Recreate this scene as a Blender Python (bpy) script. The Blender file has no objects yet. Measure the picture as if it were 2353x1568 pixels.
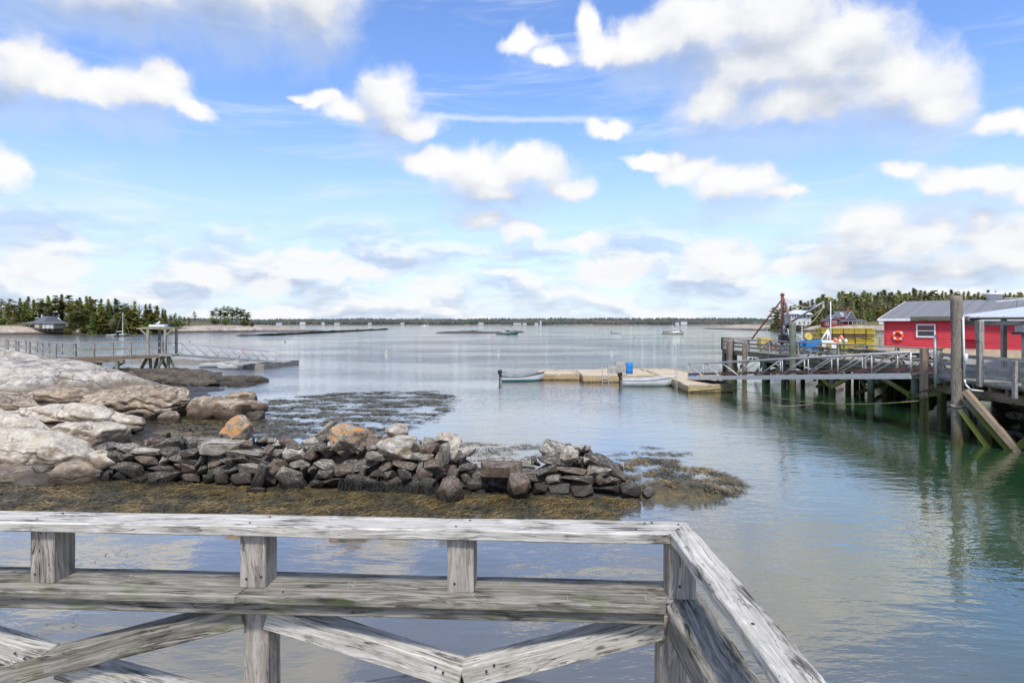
import bpy, bmesh, math, random
from mathutils import Vector, Matrix, noise as mn
R = math.radians
scene = bpy.context.scene
col = scene.collection

# ---------------------------------------------------------------- camera
FPX, HU, HV, CAMZ = 1400.0, 1176.0, 742.0, 4.8      # focal length in picture units, principal column, horizon row, eye height
cam = bpy.data.cameras.new('camera')
cam.sensor_width = 36.0
cam.lens = FPX / 2352.0 * 36.0
cam.shift_y = -42.0 / 2352.0
cam.clip_start, cam.clip_end = 0.1, 20000.0
cam_o = bpy.data.objects.new('camera', cam)
cam_o.location = (0, 0, CAMZ)
cam_o.rotation_euler = (R(90), 0, 0)
col.objects.link(cam_o)
scene.camera = cam_o

# ---------------------------------------------------------------- colour management
scene.view_settings.view_transform = 'Standard'
scene.view_settings.look = 'None'
scene.view_settings.exposure = 0.22
scene.view_settings.gamma = 1.0
scene.view_settings.use_curve_mapping = False
scene.cycles.max_bounces = 5
scene.cycles.diffuse_bounces = 2
scene.cycles.glossy_bounces = 3
scene.cycles.transparent_max_bounces = 8
scene.cycles.use_denoising = True
scene.cycles.caustics_reflective = False
scene.cycles.caustics_refractive = False

SUN_EL, SUN_AZ = R(57), R(182)                        # azimuth measured from +Y towards +X

# ---------------------------------------------------------------- tiny node language
class G:
    """builds shader nodes from python expressions"""
    def __init__(s, nt): s.nt = nt
    def new(s, t, **k):
        n = s.nt.nodes.new(t)
        for a, b in k.items(): setattr(n, a, b)
        return n
    def put(s, sock, v):
        if isinstance(v, V): s.nt.links.new(v.s, sock)
        elif isinstance(v, bpy.types.NodeSocket): s.nt.links.new(v, sock)
        elif v is not None: sock.default_value = v
    def m(s, op, a, b=None, c=None, clamp=False):
        n = s.new('ShaderNodeMath', operation=op, use_clamp=clamp)
        for i, x in enumerate((a, b, c)):
            if x is not None: s.put(n.inputs[i], x)
        return V(s, n.outputs[0])
    def vm(s, op, a, b=None, c=None, out=0):
        n = s.new('ShaderNodeVectorMath', operation=op)
        for i, x in enumerate((a, b, c)):
            if x is not None: s.put(n.inputs[i], x)
        return V(s, n.outputs[out])
    def length(s, a): return s.vm('LENGTH', a, out=1)
    def scale(s, a, f):
        n = s.new('ShaderNodeVectorMath', operation='SCALE'); s.put(n.inputs[0], a); s.put(n.inputs[3], f)
        return V(s, n.outputs[0])
    def vmul(s, a, t): return s.vm('MULTIPLY', a, t)
    def sep(s, a):
        n = s.new('ShaderNodeSeparateXYZ'); s.put(n.inputs[0], a); return [V(s, o) for o in n.outputs]
    def comb(s, x=0.0, y=0.0, z=0.0):
        n = s.new('ShaderNodeCombineXYZ')
        for i, q in enumerate((x, y, z)): s.put(n.inputs[i], q)
        return V(s, n.outputs[0])
    def noise(s, vec, scale=5.0, detail=4.0, rough=0.55, dist=0.0, color=False, lac=2.0):
        n = s.new('ShaderNodeTexNoise'); s.put(n.inputs['Vector'], vec)
        s.put(n.inputs['Scale'], scale); n.inputs['Detail'].default_value = detail
        n.inputs['Roughness'].default_value = rough; n.inputs['Distortion'].default_value = dist
        n.inputs['Lacunarity'].default_value = lac
        return V(s, n.outputs['Color' if color else 'Fac'])
    def voronoi(s, vec, scale=5.0, feature='F1', out='Distance', rand=1.0):
        n = s.new('ShaderNodeTexVoronoi', feature=feature); s.put(n.inputs['Vector'], vec)
        n.inputs['Scale'].default_value = scale; n.inputs['Randomness'].default_value = rand
        return V(s, n.outputs[out])
    def wave(s, vec, scale=5.0, dist=2.0, detail=2.0, dscale=1.0, dr='X', typ='BANDS'):
        n = s.new('ShaderNodeTexWave', wave_type=typ); s.put(n.inputs['Vector'], vec)
        if typ == 'BANDS': n.bands_direction = dr
        n.inputs['Scale'].default_value = scale; n.inputs['Distortion'].default_value = dist
        n.inputs['Detail'].default_value = detail; n.inputs['Detail Scale'].default_value = dscale
        return V(s, n.outputs['Fac'])
    def step(s, x, a, b, lo=0.0, hi=1.0, smooth=True):
        n = s.new('ShaderNodeMapRange', interpolation_type='SMOOTHSTEP' if smooth else 'LINEAR'); n.clamp = True
        s.put(n.inputs[0], x); s.put(n.inputs[1], a); s.put(n.inputs[2], b); s.put(n.inputs[3], lo); s.put(n.inputs[4], hi)
        return V(s, n.outputs[0])
    def mix(s, f, a, b, blend='MIX'):
        n = s.new('ShaderNodeMix', data_type='RGBA', blend_type=blend); n.clamp_factor = True
        s.put(n.inputs[0], f)
        for i, q in ((6, a), (7, b)):
            if isinstance(q, tuple) and len(q) == 3: q = q + (1.0,)
            s.put(n.inputs[i], q)
        return V(s, n.outputs[2])
    def ramp(s, x, stops, interp='LINEAR'):
        n = s.new('ShaderNodeValToRGB'); s.put(n.inputs[0], x); e = n.color_ramp.elements; n.color_ramp.interpolation = interp
        while len(e) > 1: e.remove(e[-1])
        for i, (p, c) in enumerate(stops):
            q = e[0] if i == 0 else e.new(p)
            q.position = p; q.color = tuple(c) + (1.0,)
        return V(s, n.outputs[0])
    def obj(s): return V(s, s.new('ShaderNodeTexCoord').outputs['Object'])
    def pos(s): return V(s, s.new('ShaderNodeNewGeometry').outputs['Position'])
    def nrm(s): return V(s, s.new('ShaderNodeNewGeometry').outputs['Normal'])
    def rnd(s): return V(s, s.new('ShaderNodeObjectInfo').outputs['Random'])
    def bump(s, h, strength=0.5, dist=0.02, normal=None):
        n = s.new('ShaderNodeBump'); s.put(n.inputs['Height'], h); n.inputs['Strength'].default_value = strength
        n.inputs['Distance'].default_value = dist
        if normal is not None: s.put(n.inputs['Normal'], normal)
        return V(s, n.outputs[0])
class V:
    def __init__(s, g, sock): s.g, s.s = g, sock
    def __add__(s, o): return s.g.m('ADD', s, o)
    __radd__ = __add__
    def __mul__(s, o): return s.g.m('MULTIPLY', s, o)
    __rmul__ = __mul__
    def __sub__(s, o): return s.g.m('SUBTRACT', s, o)
    def __rsub__(s, o): return s.g.m('SUBTRACT', o, s)
    def __truediv__(s, o): return s.g.m('DIVIDE', s, o)
    def max(s, o): return s.g.m('MAXIMUM', s, o)
    def min(s, o): return s.g.m('MINIMUM', s, o)
    def pow(s, o): return s.g.m('POWER', s, o)
    def clamp(s): return s.g.m('ADD', s, 0.0, clamp=True)

# ---------------------------------------------------------------- sky: Nishita air with a partly clouded deck
def azel(u, v):
    a = math.atan((u - HU) / FPX)
    return a, math.atan((HV - v) / math.hypot(FPX, u - HU))
# lobes of the larger clouds (centre column, centre row, half width, half height)
LOBES = [
 # long grey-bottomed cloud running out of the top of the picture
 (300, -60, 240, 110), (520, -45, 220, 128), (720, -40, 150, 138), (130, -80, 200, 90),
 # stepped cloud on the left
 (40, 130, 105, 95), (130, 175, 110, 70), (-60, 150, 90, 90), (250, 205, 120, 48), (350, 200, 105, 62), (430, 238, 80, 24), (380,165,60,40),
 # hooked cloud
 (895, 230, 92, 82), (935, 280, 105, 36), (800, 258, 75, 32), (735, 222, 55, 20), (700, 215, 40, 10),
 # thin curl
 (1200, 88, 70, 26), (1265, 120, 45, 24),
 # great cloud
 (1480, 90, 120, 60), (1600, 60, 150, 90), (1760, 40, 190, 120), (1900, 140, 200, 140), (1730, 160, 190, 90), (2060, 190, 170, 105),
 (2150, 225, 100, 75), (1820, 250, 260, 62), (1640, 235, 120, 70), (1390, 110, 80, 40), (1350, 60, 40, 50), (1950, 70, 130, 70),
 # mid row
 (985, 375, 95, 42), (1100, 400, 140, 62), (1210, 385, 110, 62), (1290, 430, 80, 34), (1130, 440, 130, 34),
 (1500, 365, 90, 24), (1590, 385, 90, 42), (1690, 420, 120, 52), (1780, 452, 90, 26), (1565, 350, 40, 26),
 (2075, 395, 72, 30), (2170, 415, 100, 45), (2270, 415, 90, 48), (2360, 440, 80, 35),
 (2300, 262, 90, 36), (2400, 265, 90, 45),
 (20, 385, 75, 50), (-60, 390, 80, 50),
 (1110, 510, 75, 34), (1200, 535, 75, 30), (1400, 285, 60, 26), (1340, 560, 70, 20),
 # lower right
 (2000, 540, 120, 75), (2120, 560, 120, 65), (2290, 560, 110, 65), (2250, 515, 60, 30), (1650, 590, 110, 50), (1810, 605, 70, 28), (1930, 600, 120, 40),
 (2350, 600, 120, 50), (2100, 640, 220, 40),
 # lower left greys
 (110, 600, 120, 44), (470, 630, 90, 36), (620, 640, 70, 30), (820, 620, 110, 30), (1410, 620, 110, 36), (1000, 650, 90, 26), (720,585,90,22),
]
def density_group():
    ng = bpy.data.node_groups.new('cloud_density', 'ShaderNodeTree')
    ng.interface.new_socket('P', in_out='INPUT', socket_type='NodeSocketVector')
    ng.interface.new_socket('D', in_out='OUTPUT', socket_type='NodeSocketFloat')
    ng.interface.new_socket('Above', in_out='OUTPUT', socket_type='NodeSocketFloat')
    g = G(ng)
    p = V(g, g.new('NodeGroupInput').outputs[0])
    w1 = g.noise(p, 7.0, 3.0, 0.5, color=True)
    q = g.vm('ADD', p, g.scale(g.vm('SUBTRACT', w1, (.5, .5, .5)), 0.070))
    w2 = g.noise(q, 26.0, 5.0, 0.55, color=True)
    q = g.vm('ADD', q, g.scale(g.vm('SUBTRACT', w2, (.5, .5, .5)), 0.030))
    az, el, _ = g.sep(p)
    outside = (g.step(g.m('ABSOLUTE', az), 0.74, 0.9)).max(g.step(el, 0.50, 0.62))
    # the deck beyond the picture: cells of the same size, seen everywhere outside the frame
    gen = (0.60 - g.noise(p, 3.2, 3.0, 0.5)) * 9.0 + 0.2 + (1.0 - outside) * 20.0
    f = (g.noise(q, 30.0, 4.0, 0.58) - 0.5) * 0.62
    out = g.new('NodeGroupOutput')
    for k_, off in enumerate((None, (0.010, 0.044, 0.0))):
        acc = None
        for (u, v, ru, rv) in LOBES:
            if off and ru * rv < 4200: continue
            a, e = azel(u, v)
            ia = 1.0 / (ru / FPX * (math.cos(a) ** 2)); ie = 1.0 / (rv / FPX * math.cos(a))
            oa, oe = (off[0], off[1]) if off else (0, 0)
            L = g.length(g.vm('MULTIPLY_ADD', q, (ia, ie, 0.0), ((oa - a) * ia, (oe - e) * ie, 0.0)))
            acc = L if acc is None else (acc.min(L) if off else g.m('SMOOTH_MIN', acc, L, 0.4))
        acc = acc.min(gen)
        g.put(out.inputs[k_], (1.0 - acc) + f)
    return ng

world = bpy.data.worlds.new('World')
scene.world = world
world.use_nodes = True
wn = world.node_tree; wn.nodes.clear()
g = G(wn)
SKY_K = 0.10
sky = g.new('ShaderNodeTexSky', sky_type='NISHITA', sun_disc=False)
sky.sun_elevation = SUN_EL; sky.sun_rotation = SUN_AZ
sky.altitude = 0; sky.air_density = 1.0; sky.dust_density = 0.6; sky.ozone_density = 2.0
direction = V(g, g.new('ShaderNodeTexCoord').outputs['Generated'])
dx, dy, dz = g.sep(direction)
az = g.m('ARCTAN2', dx, dy)
el = g.m('ARCSINE', dz)
p = g.comb(az, el, 0.0)
dg = density_group()
dn = g.new('ShaderNodeGroup'); dn.node_tree = dg; g.put(dn.inputs[0], p)
d0, d1 = V(g, dn.outputs[0]), V(g, dn.outputs[1])
vary = g.noise(p, 6.0, 2.0)
mask = g.step(d0, g.step(d0 - d1, -0.3, 0.5, -0.22, -0.10), g.step(d0 - d1, -0.4, 0.45, 0.95, 0.48) * g.step(vary, 0.3, 0.7, 0.75, 1.25))
under = g.step(d1, -0.05, 0.75) * (1.0 - mask) * 0.5
billow = g.noise(g.vmul(p, (1.0, 1.5, 1.0)), 20.0, 4.0, 0.55) - 0.5
lit = ((d0 - d1) * 0.55 + 0.44 + billow * 0.62).clamp()
k = 1.0 / SKY_K
C = lambda r, gg, b: (r * k, gg * k, b * k, 1.0)
ccol = g.ramp(lit, [(0.0, (0.42, 0.49, 0.62)), (0.25, (0.60, 0.66, 0.77)), (0.50, (0.82, 0.85, 0.905)), (0.70, (0.96, 0.965, 0.98)), (0.9, (1.02, 1.02, 1.02))])
ccol = g.vmul(ccol, (k * 0.84, k * 0.84, k * 0.845))
# air, brightened towards the horizon by haze
air = g.vmul(V(g, sky.outputs[0]), (1.50, 1.72, 2.20))
hz = g.step(el, 0.0, 0.42, 1.0, 0.0)
air = g.mix(hz.pow(1.6) * 0.72, air, C(0.635, 0.71, 0.82))
# high thin streaks
cir = g.noise(g.vmul(p, (1.0, 6.5, 1.0)), 3.0, 4.0, 0.62, dist=0.7)
cirm = g.step(cir, 0.50, 0.78) * g.step(el, 0.04, 0.16) * 0.55
air = g.mix(cirm, air, C(0.74, 0.80, 0.86))
# one straight bright streak
sa, se = azel(1160, 274); 
st = g.m('ABSOLUTE', el - se + (az - sa) * 0.02 + (g.noise(p, 30.0, 3.0) - 0.5) * 0.01)
stm = g.step(st, 0.0, 0.0075, 1.0, 0.0) * g.step(g.m('ABSOLUTE', az - sa - 0.03), 0.10, 0.21, 1.0, 0.0)
air = g.mix(stm * 0.5, air, C(0.79, 0.83, 0.86))
# low deck of small flat clouds along the horizon
lowv = g.vm('ADD', g.comb(az * 1.0, el * 3.4, 0.0), g.scale(g.vm('SUBTRACT', g.noise(p, 14.0, 3.0, color=True), (.5, .5, .5)), 0.09))
lw = g.noise(lowv, 6.5, 4.0, 0.52)
lw2 = g.noise(g.vm('ADD', lowv, (0.012, 0.055, 0.0)), 6.5, 3.0, 0.52)
lowm = g.step(lw, 0.38, 0.58) * g.step(el, 0.09, 0.19, 1.0, 0.0)
lowl = ((lw - lw2) * 4.2 + 0.46).clamp()
lowc = g.ramp(lowl, [(0.12, (0.50, 0.59, 0.76)), (0.45, (0.68, 0.75, 0.87)), (0.66, (0.86, 0.90, 0.96)), (0.85, (1.0, 1.0, 1.0))])
lowc = g.vmul(lowc, (k * .84, k * .84, k * .84))
sky1 = g.mix(lowm * 0.85, air, lowc)
# distance veil over the lower clouds
veil = g.step(el, 0.05, 0.28, 0.55, 0.0)
sky1 = g.mix(under * g.step(el, 0.02, 0.10), sky1, C(0.50, 0.605, 0.76))
ccol2 = g.mix(veil * 1.15, ccol, g.vmul(g.ramp((lit + (lowl - 0.5) * 0.5).clamp(), [(0.2, (0.56, 0.64, 0.79)), (0.5, (0.76, 0.82, 0.91)), (0.85, (0.97, 0.98, 1.0))]), (k * .83, k * .83, k * .83)))
sky2 = g.mix(mask * g.step(el, -0.01, 0.03), sky1, ccol2)
bg = g.new('ShaderNodeBackground'); g.put(bg.inputs[0], sky2); bg.inputs[1].default_value = SKY_K
wo = g.new('ShaderNodeOutputWorld'); wn.links.new(bg.outputs[0], wo.inputs[0])
world.cycles.sampling_method = 'MANUAL'
world.cycles.sample_map_resolution = 512

sun = bpy.data.lights.new('sun', 'SUN')
sun.energy = 3.4; sun.angle = R(7); sun.color = (1.0, 0.955, 0.89)
sun_o = bpy.data.objects.new('sun', sun)
sv = Vector((math.sin(SUN_AZ) * math.cos(SUN_EL), math.cos(SUN_AZ) * math.cos(SUN_EL), math.sin(SUN_EL)))
sun_o.rotation_euler = sv.to_track_quat('Z', 'Y').to_euler()
sun_o.location = sv * 50
col.objects.link(sun_o)
# ---------------------------------------------------------------- helpers
def W(u, v, z=0.0):
    """point at height z seen in column u, row v of the photograph"""
    d = (CAMZ - z) * FPX / (v - HV)
    return Vector(((u - HU) * d / FPX, d, z))
def P(u, v, d): return Vector(((u - HU) * d / FPX, d, CAMZ - (v - HV) * d / FPX))
def ZR(v, d): return CAMZ - (v - HV) * d / FPX
def XR(u, d): return (u - HU) * d / FPX

def tag(o, label, cat=None, group=None, kind=None):
    if label: o['label'] = label
    if cat: o['category'] = cat
    if group: o['group'] = group
    if kind: o['kind'] = kind
    return o
def link(name, me, mat=None, parent=None, M=None):
    o = bpy.data.objects.new(name, me); col.objects.link(o)
    if mat is not None and me is not None and not me.materials: me.materials.append(mat)
    if M is not None: o.matrix_world = M
    if parent is not None: attach(o, parent)
    return o
ROOTM = {}
def attach(o, parent):
    o.parent = parent
    o.matrix_parent_inverse = ROOTM.get(parent.name, Matrix.Identity(4)).inverted()
def thing(name, loc, label, cat, group=None):
    o = bpy.data.objects.new(name, None); col.objects.link(o); o.location = loc; o.empty_display_size = 0.2
    ROOTM[o.name] = Matrix.Translation(Vector(loc))
    return tag(o, label, cat, group)
def structure(o): o['kind'] = 'structure'; return o
def mesh_of(bm, name='mesh', smooth=False):
    me = bpy.data.meshes.new(name); bm.to_mesh(me); bm.free()
    if smooth:
        for p_ in me.polygons: p_.use_smooth = True
    return me
def pydata(name, v, f, smooth=False):
    me = bpy.data.meshes.new(name); me.from_pydata(v, [], f); me.update()
    if smooth: me.polygons.foreach_set('use_smooth', [True] * len(me.polygons))
    return me
def frame(p0, p1, roll=0.0):
    """matrix with X along p0->p1, Z as upright as can be, origin midway"""
    p0, p1 = Vector(p0), Vector(p1); x = (p1 - p0).normalized()
    up = Vector((0, 0, 1)) if abs(x.z) < 0.97 else Vector((0, 1, 0))
    y = up.cross(x).normalized(); z = x.cross(y)
    M = Matrix((x, y, z)).transposed().to_4x4()
    return Matrix.Translation((p0 + p1) / 2) @ M @ Matrix.Rotation(roll, 4, 'X')
def box_bm(bm, sx, sy, sz, M=None, bevel=0.0):
    r = bmesh.ops.create_cube(bm, size=1.0, matrix=(M or Matrix.Identity(4)) @ Matrix.Diagonal((sx, sy, sz, 1)))
    if bevel > 0:
        es = list({e for v_ in r['verts'] for e in v_.link_edges})
        bmesh.ops.bevel(bm, geom=es, offset=bevel, segments=1, affect='EDGES')
    return r
def beam(name, p0, p1, w, h, mat, parent=None, bevel=None, roll=0.0, wob=0.0, seed=0):
    """sawn timber from p0 to p1: w across, h upright"""
    L = (Vector(p1) - Vector(p0)).length
    bm = bmesh.new(); box_bm(bm, L, w, h, bevel=min(w, h) * 0.08 if bevel is None else bevel)
    if wob:
        bmesh.ops.subdivide_edges(bm, edges=[e for e in bm.edges if abs((e.verts[0].co - e.verts[1].co).x) > L * .5], cuts=max(3, int(L / .06)), use_grid_fill=True)
        for v_ in bm.verts:
            n = mn.noise_vector(Vector((v_.co.x * 2.3 + seed * 7.1, v_.co.y * 9, v_.co.z * 9)))
            n2 = mn.noise_vector(Vector((v_.co.x * 11 + seed * 3.1, v_.co.y * 20, v_.co.z * 20)))
            v_.co.y += (n.y + n2.y * .5) * wob; v_.co.z += (n.z + n2.z * .5) * wob
    return link(name, mesh_of(bm, name), mat, parent, frame(p0, p1, roll))
def tube_bm(bm, p0, p1, r0, r1=None, n=8, caps=True):
    p0, p1 = Vector(p0), Vector(p1); r1 = r0 if r1 is None else r1
    L = (p1 - p0).length
    M = Matrix.Translation((p0 + p1) / 2) @ (p1 - p0).to_track_quat('Z', 'Y').to_matrix().to_4x4()
    return bmesh.ops.create_cone(bm, cap_ends=caps, segments=n, radius1=r0, radius2=r1, depth=L, matrix=M)
def tube(name, p0, p1, r, mat, parent=None, r1=None, n=10):
    bm = bmesh.new(); L = (Vector(p1) - Vector(p0)).length
    tube_bm(bm, (0, 0, -L / 2), (0, 0, L / 2), r, r1, n)
    me = mesh_of(bm, name, True)
    for p_ in me.polygons:
        if len(p_.vertices) > 4: p_.use_smooth = False
    M = Matrix.Translation((Vector(p0) + Vector(p1)) / 2) @ (Vector(p1) - Vector(p0)).to_track_quat('Z', 'Y').to_matrix().to_4x4()
    return link(name, me, mat, parent, M)
def pile(name, p0, p1, r, mat, parent=None, seed=0, r1=None, n=14, rough=0.06):
    """round timber with knots and an uneven surface"""
    L = (Vector(p1) - Vector(p0)).length; r1 = r if r1 is None else r1
    m = max(6, int(L / 0.22)); vs, fs = [], []
    for i in range(m + 1):
        t = i / m
        for j in range(n):
            a = 2 * math.pi * j / n; rr = r + (r1 - r) * t
            q = Vector((math.cos(a) * 1.7, math.sin(a) * 1.7, t * L * 1.1 + seed * 9.3))
            rr *= 1 + rough * mn.noise(q) + rough * .7 * mn.noise(q * 2.7)
            vs.append((math.cos(a) * rr, math.sin(a) * rr, -L / 2 + t * L + (mn.noise(q * 3) * .05 if i == m else 0)))
    for i in range(m):
        for j in range(n):
            fs.append((i * n + j, i * n + (j + 1) % n, (i + 1) * n + (j + 1) % n, (i + 1) * n + j))
    fs.append(tuple(m * n + j for j in range(n))); fs.append(tuple(reversed(range(n))))
    me = pydata(name, vs, fs, True); me.polygons[-1].use_smooth = False; me.polygons[-2].use_smooth = False
    M = Matrix.Translation((Vector(p0) + Vector(p1)) / 2) @ (Vector(p1) - Vector(p0)).to_track_quat('Z', 'Y').to_matrix().to_4x4()
    return link(name, me, mat, parent, M)
def rope_mesh(pts, r, n=5):
    cu = [Vector(q) for q in pts]; vs, fs = [], []
    for i, c in enumerate(cu):
        t = (cu[min(i + 1, len(cu) - 1)] - cu[max(i - 1, 0)]).normalized()
        s = t.cross(Vector((0.13, 0.07, 1))).normalized(); b = s.cross(t)
        for j in range(n):
            a = 2 * math.pi * j / n; vs.append(c + (s * math.cos(a) + b * math.sin(a)) * r)
    for i in range(len(cu) - 1):
        for j in range(n): fs.append((i * n + j, i * n + (j + 1) % n, (i + 1) * n + (j + 1) % n, (i + 1) * n + j))
    return pydata('rope', vs, fs, True)
def sagline(a, b, sag, n=14):
    a, b = Vector(a), Vector(b)
    return [a.lerp(b, i / n) - Vector((0, 0, sag * 4 * (i / n) * (1 - i / n))) for i in range(n + 1)]
def lathe_bm(bm, prof, n=16, M=None):
    M = M or Matrix.Identity(4); rings = []
    for (r, z) in prof:
        rings.append([bm.verts.new(M @ Vector((math.cos(2 * math.pi * j / n) * r, math.sin(2 * math.pi * j / n) * r, z))) for j in range(n)])
    for a, b in zip(rings, rings[1:]):
        for j in range(n): bm.faces.new((a[j], a[(j + 1) % n], b[(j + 1) % n], b[j]))
    bm.faces.new(list(reversed(rings[0]))); bm.faces.new(rings[-1])
def bmobj(name, fn, mat, parent=None, M=None, smooth=False):
    bm = bmesh.new(); fn(bm); return link(name, mesh_of(bm, name, smooth), mat, parent, M)
def copy_tree(root, loc, rz=None, label=None):
    """copy of a thing with its parts and sub-parts"""
    c = root.copy(); col.objects.link(c); c.location = loc
    if rz is not None: c.rotation_euler = (0, 0, rz)
    if label: c['label'] = label
    for ch in root.children:
        k_ = ch.copy(); col.objects.link(k_); k_.parent = c
        for s_ in ch.children:
            q_ = s_.copy(); col.objects.link(q_); q_.parent = k_
    return c

# ---------------------------------------------------------------- materials
MATS = {}
def material(name, fn):
    m = bpy.data.materials.new(name); m.use_nodes = True; nt = m.node_tree; nt.nodes.clear(); gg = G(nt)
    b = nt.nodes.new('ShaderNodeBsdfPrincipled'); o = nt.nodes.new('ShaderNodeOutputMaterial')
    nt.links.new(b.outputs[0], o.inputs[0])
    r = fn(gg, b)
    if isinstance(r, bpy.types.NodeSocket): nt.links.new(r, o.inputs[0])
    MATS[name] = m
    return m
def setp(gg, b, color=None, rough=None, normal=None, metal=None, spec=None):
    if color is not None:
        if isinstance(color, tuple) and len(color) == 3: color = color + (1.0,)
        gg.put(b.inputs['Base Color'], color)
    if rough is not None: gg.put(b.inputs['Roughness'], rough)
    if normal is not None: gg.put(b.inputs['Normal'], normal)
    if metal is not None: gg.put(b.inputs['Metallic'], metal)
    if spec is not None: gg.put(b.inputs['Specular IOR Level'], spec)
def paint(name, c, rough=0.55, var=0.12, scale=3.0, metal=0.0, bump=0.0):
    def fn(gg, b):
        v_ = gg.vm('ADD', gg.obj(), gg.scale((1.0, 1.0, 1.0), gg.rnd() * 17.0)); n = gg.noise(v_, scale, 5.0, 0.6)
        cc = gg.mix(gg.step(n, 0.3, 0.75), tuple(x * (1 - var) for x in c), tuple(min(1, x * (1 + var)) for x in c))
        cc = gg.mix(gg.step(gg.noise(v_, scale * 6, 3.0), .58, .8) * .25, cc, tuple(x * .55 for x in c))
        setp(gg, b, cc, rough, metal=metal)
        if bump: setp(gg, b, normal=gg.bump(gg.noise(v_, scale * 10, 4.0), bump, 0.01))
    return material(name, fn)

def wood(name, light, mid, dark, stain=0.5, green=0.0, wet=None, fine=1.0, grain=1.0, mossz=None, bump=0.5):
    """weathered timber; grain runs along the object's X axis (Z for piles through the 'z' flag in the name)"""
    alongz = name.endswith('_z')
    def fn(gg, b):
        o = gg.vm('ADD', gg.obj(), gg.scale((3.1, 5.7, 2.3), gg.rnd() * 13.0))
        if alongz: x, y, z = gg.sep(o); o = gg.comb(z, x, y)
        st = gg.vmul(o, (1.9 * fine, 44.0 * fine, 44.0 * fine))
        warp = gg.scale(gg.vm('SUBTRACT', gg.noise(gg.vmul(o, (1.2, 6, 6)), 1.5, 2.0, color=True), (.5, .5, .5)), 6.0)
        st = gg.vm('ADD', st, warp)
        g1 = gg.noise(st, 1.0, 6.0, 0.62)
        g2 = gg.noise(gg.vmul(st, (0.35, 3.2, 3.2)), 1.0, 4.0, 0.6)
        g3 = gg.noise(gg.vmul(o, (2.0, 7.0, 7.0)), 1.3 * fine, 5.0, 0.6)
        cc = gg.mix(gg.step(g1, 0.36, 0.66), mid, light)
        cc = gg.mix(gg.step(g2, 0.53, 0.72) * (0.62 * grain), cc, dark)
        cc = gg.mix(gg.step(g3, 0.50, 0.66) * gg.step(g1, 0.62, 0.38) * stain, cc, tuple(x * .8 for x in dark))
        kn = gg.voronoi(gg.vmul(o, (2.0, 5.0, 5.0)), 0.75 * fine)
        cc = gg.mix(gg.step(kn, 0.045, 0.085, 0.85, 0.0), cc, dark)
        ck = gg.noise(gg.vmul(st, (0.16, 1.1, 1.1)), 1.0, 2.0, .4)
        ckm = gg.step(gg.m('ABSOLUTE', ck - 0.5), 0.0, 0.013, 1.0, 0.0) * gg.step(g3, .47, .56)
        cc = gg.mix(ckm * 0.9, cc, tuple(x * .35 for x in dark))
        if green: cc = gg.mix(gg.step(gg.noise(o, 3.5 * fine, 4.0), 0.52, 0.66) * green, cc, (0.14, 0.17, 0.05))
        if mossz:
            z0, z1, cm = mossz
            pz = gg.sep(gg.pos())[2] + (gg.noise(o, 6.0, 3.0) - 0.5) * 0.35
            cc = gg.mix(gg.step(pz, z0, z1, 0.92, 0.0), cc, gg.mix(gg.noise(o, 9.0, 3.0), cm, tuple(x * .3 for x in cm)))
        h = g1 * 0.5 + g2 * 0.9 - ckm * 1.2
        setp(gg, b, cc, 0.82, gg.bump(h, bump, 0.006 / fine), spec=0.25)
    return material(name, fn)

wood('rail_wood', (0.64, 0.60, 0.535), (0.40, 0.37, 0.315), (0.06, 0.056, 0.048), stain=0.9, green=0.18, bump=0.9, fine=1.7)
wood('rail_wood_dark', (0.34, 0.312, 0.262), (0.15, 0.137, 0.108), (0.035, 0.033, 0.026), stain=0.9, green=0.35, bump=0.9, fine=1.5)
wood('post_wood_z', (0.46, 0.41, 0.355), (0.255, 0.22, 0.182), (0.05, 0.045, 0.04), stain=0.5, bump=0.7)
wood('grey_wood', (0.46, 0.43, 0.385), (0.27, 0.25, 0.215), (0.06, 0.055, 0.045), stain=0.6, green=0.25, fine=0.35)
wood('brown_wood', (0.30, 0.235, 0.165), (0.19, 0.14, 0.095), (0.06, 0.045, 0.03), stain=0.6, green=0.2, fine=0.35)
wood('float_wood', (0.60, 0.44, 0.245), (0.45, 0.31, 0.16), (0.12, 0.08, 0.045), stain=0.6, fine=0.25, mossz=(0.03, 0.16, (0.09, 0.075, 0.04)))
wood('float_deck', (0.62, 0.52, 0.37), (0.50, 0.41, 0.28), (0.15, 0.12, 0.085), stain=0.4, fine=0.25)
wood('red_plank', (0.23, 0.11, 0.085), (0.16, 0.075, 0.06), (0.06, 0.03, 0.025), stain=0.5, fine=0.3)
wood('pier_timber', (0.34, 0.305, 0.24), (0.22, 0.195, 0.145), (0.05, 0.045, 0.03), stain=0.7, green=0.5, fine=0.3, mossz=(1.0, 1.7, (0.22, 0.24, 0.035)))
wood('pale_timber', (0.42, 0.33, 0.23), (0.30, 0.225, 0.15), (0.10, 0.075, 0.05), stain=0.4, fine=0.3)
wood('pile_green_z', (0.24, 0.27, 0.20), (0.15, 0.17, 0.12), (0.05, 0.05, 0.035), stain=0.7, fine=0.3, mossz=(0.35, 1.0, (0.11, 0.12, 0.03)))
wood('pile_brown_z', (0.33, 0.28, 0.22), (0.21, 0.17, 0.13), (0.05, 0.042, 0.035), stain=0.8, fine=0.3, mossz=(0.0, 1.3, (0.13, 0.115, 0.05)))
wood('pile_square_z', (0.38, 0.29, 0.215), (0.27, 0.195, 0.14), (0.08, 0.055, 0.04), stain=0.5, fine=0.3, mossz=(1.3, 1.9, (0.10, 0.115, 0.03)))
wood('moss_timber', (0.40, 0.385, 0.24), (0.29, 0.275, 0.16), (0.12, 0.11, 0.06), stain=0.4, fine=0.25)
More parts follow.
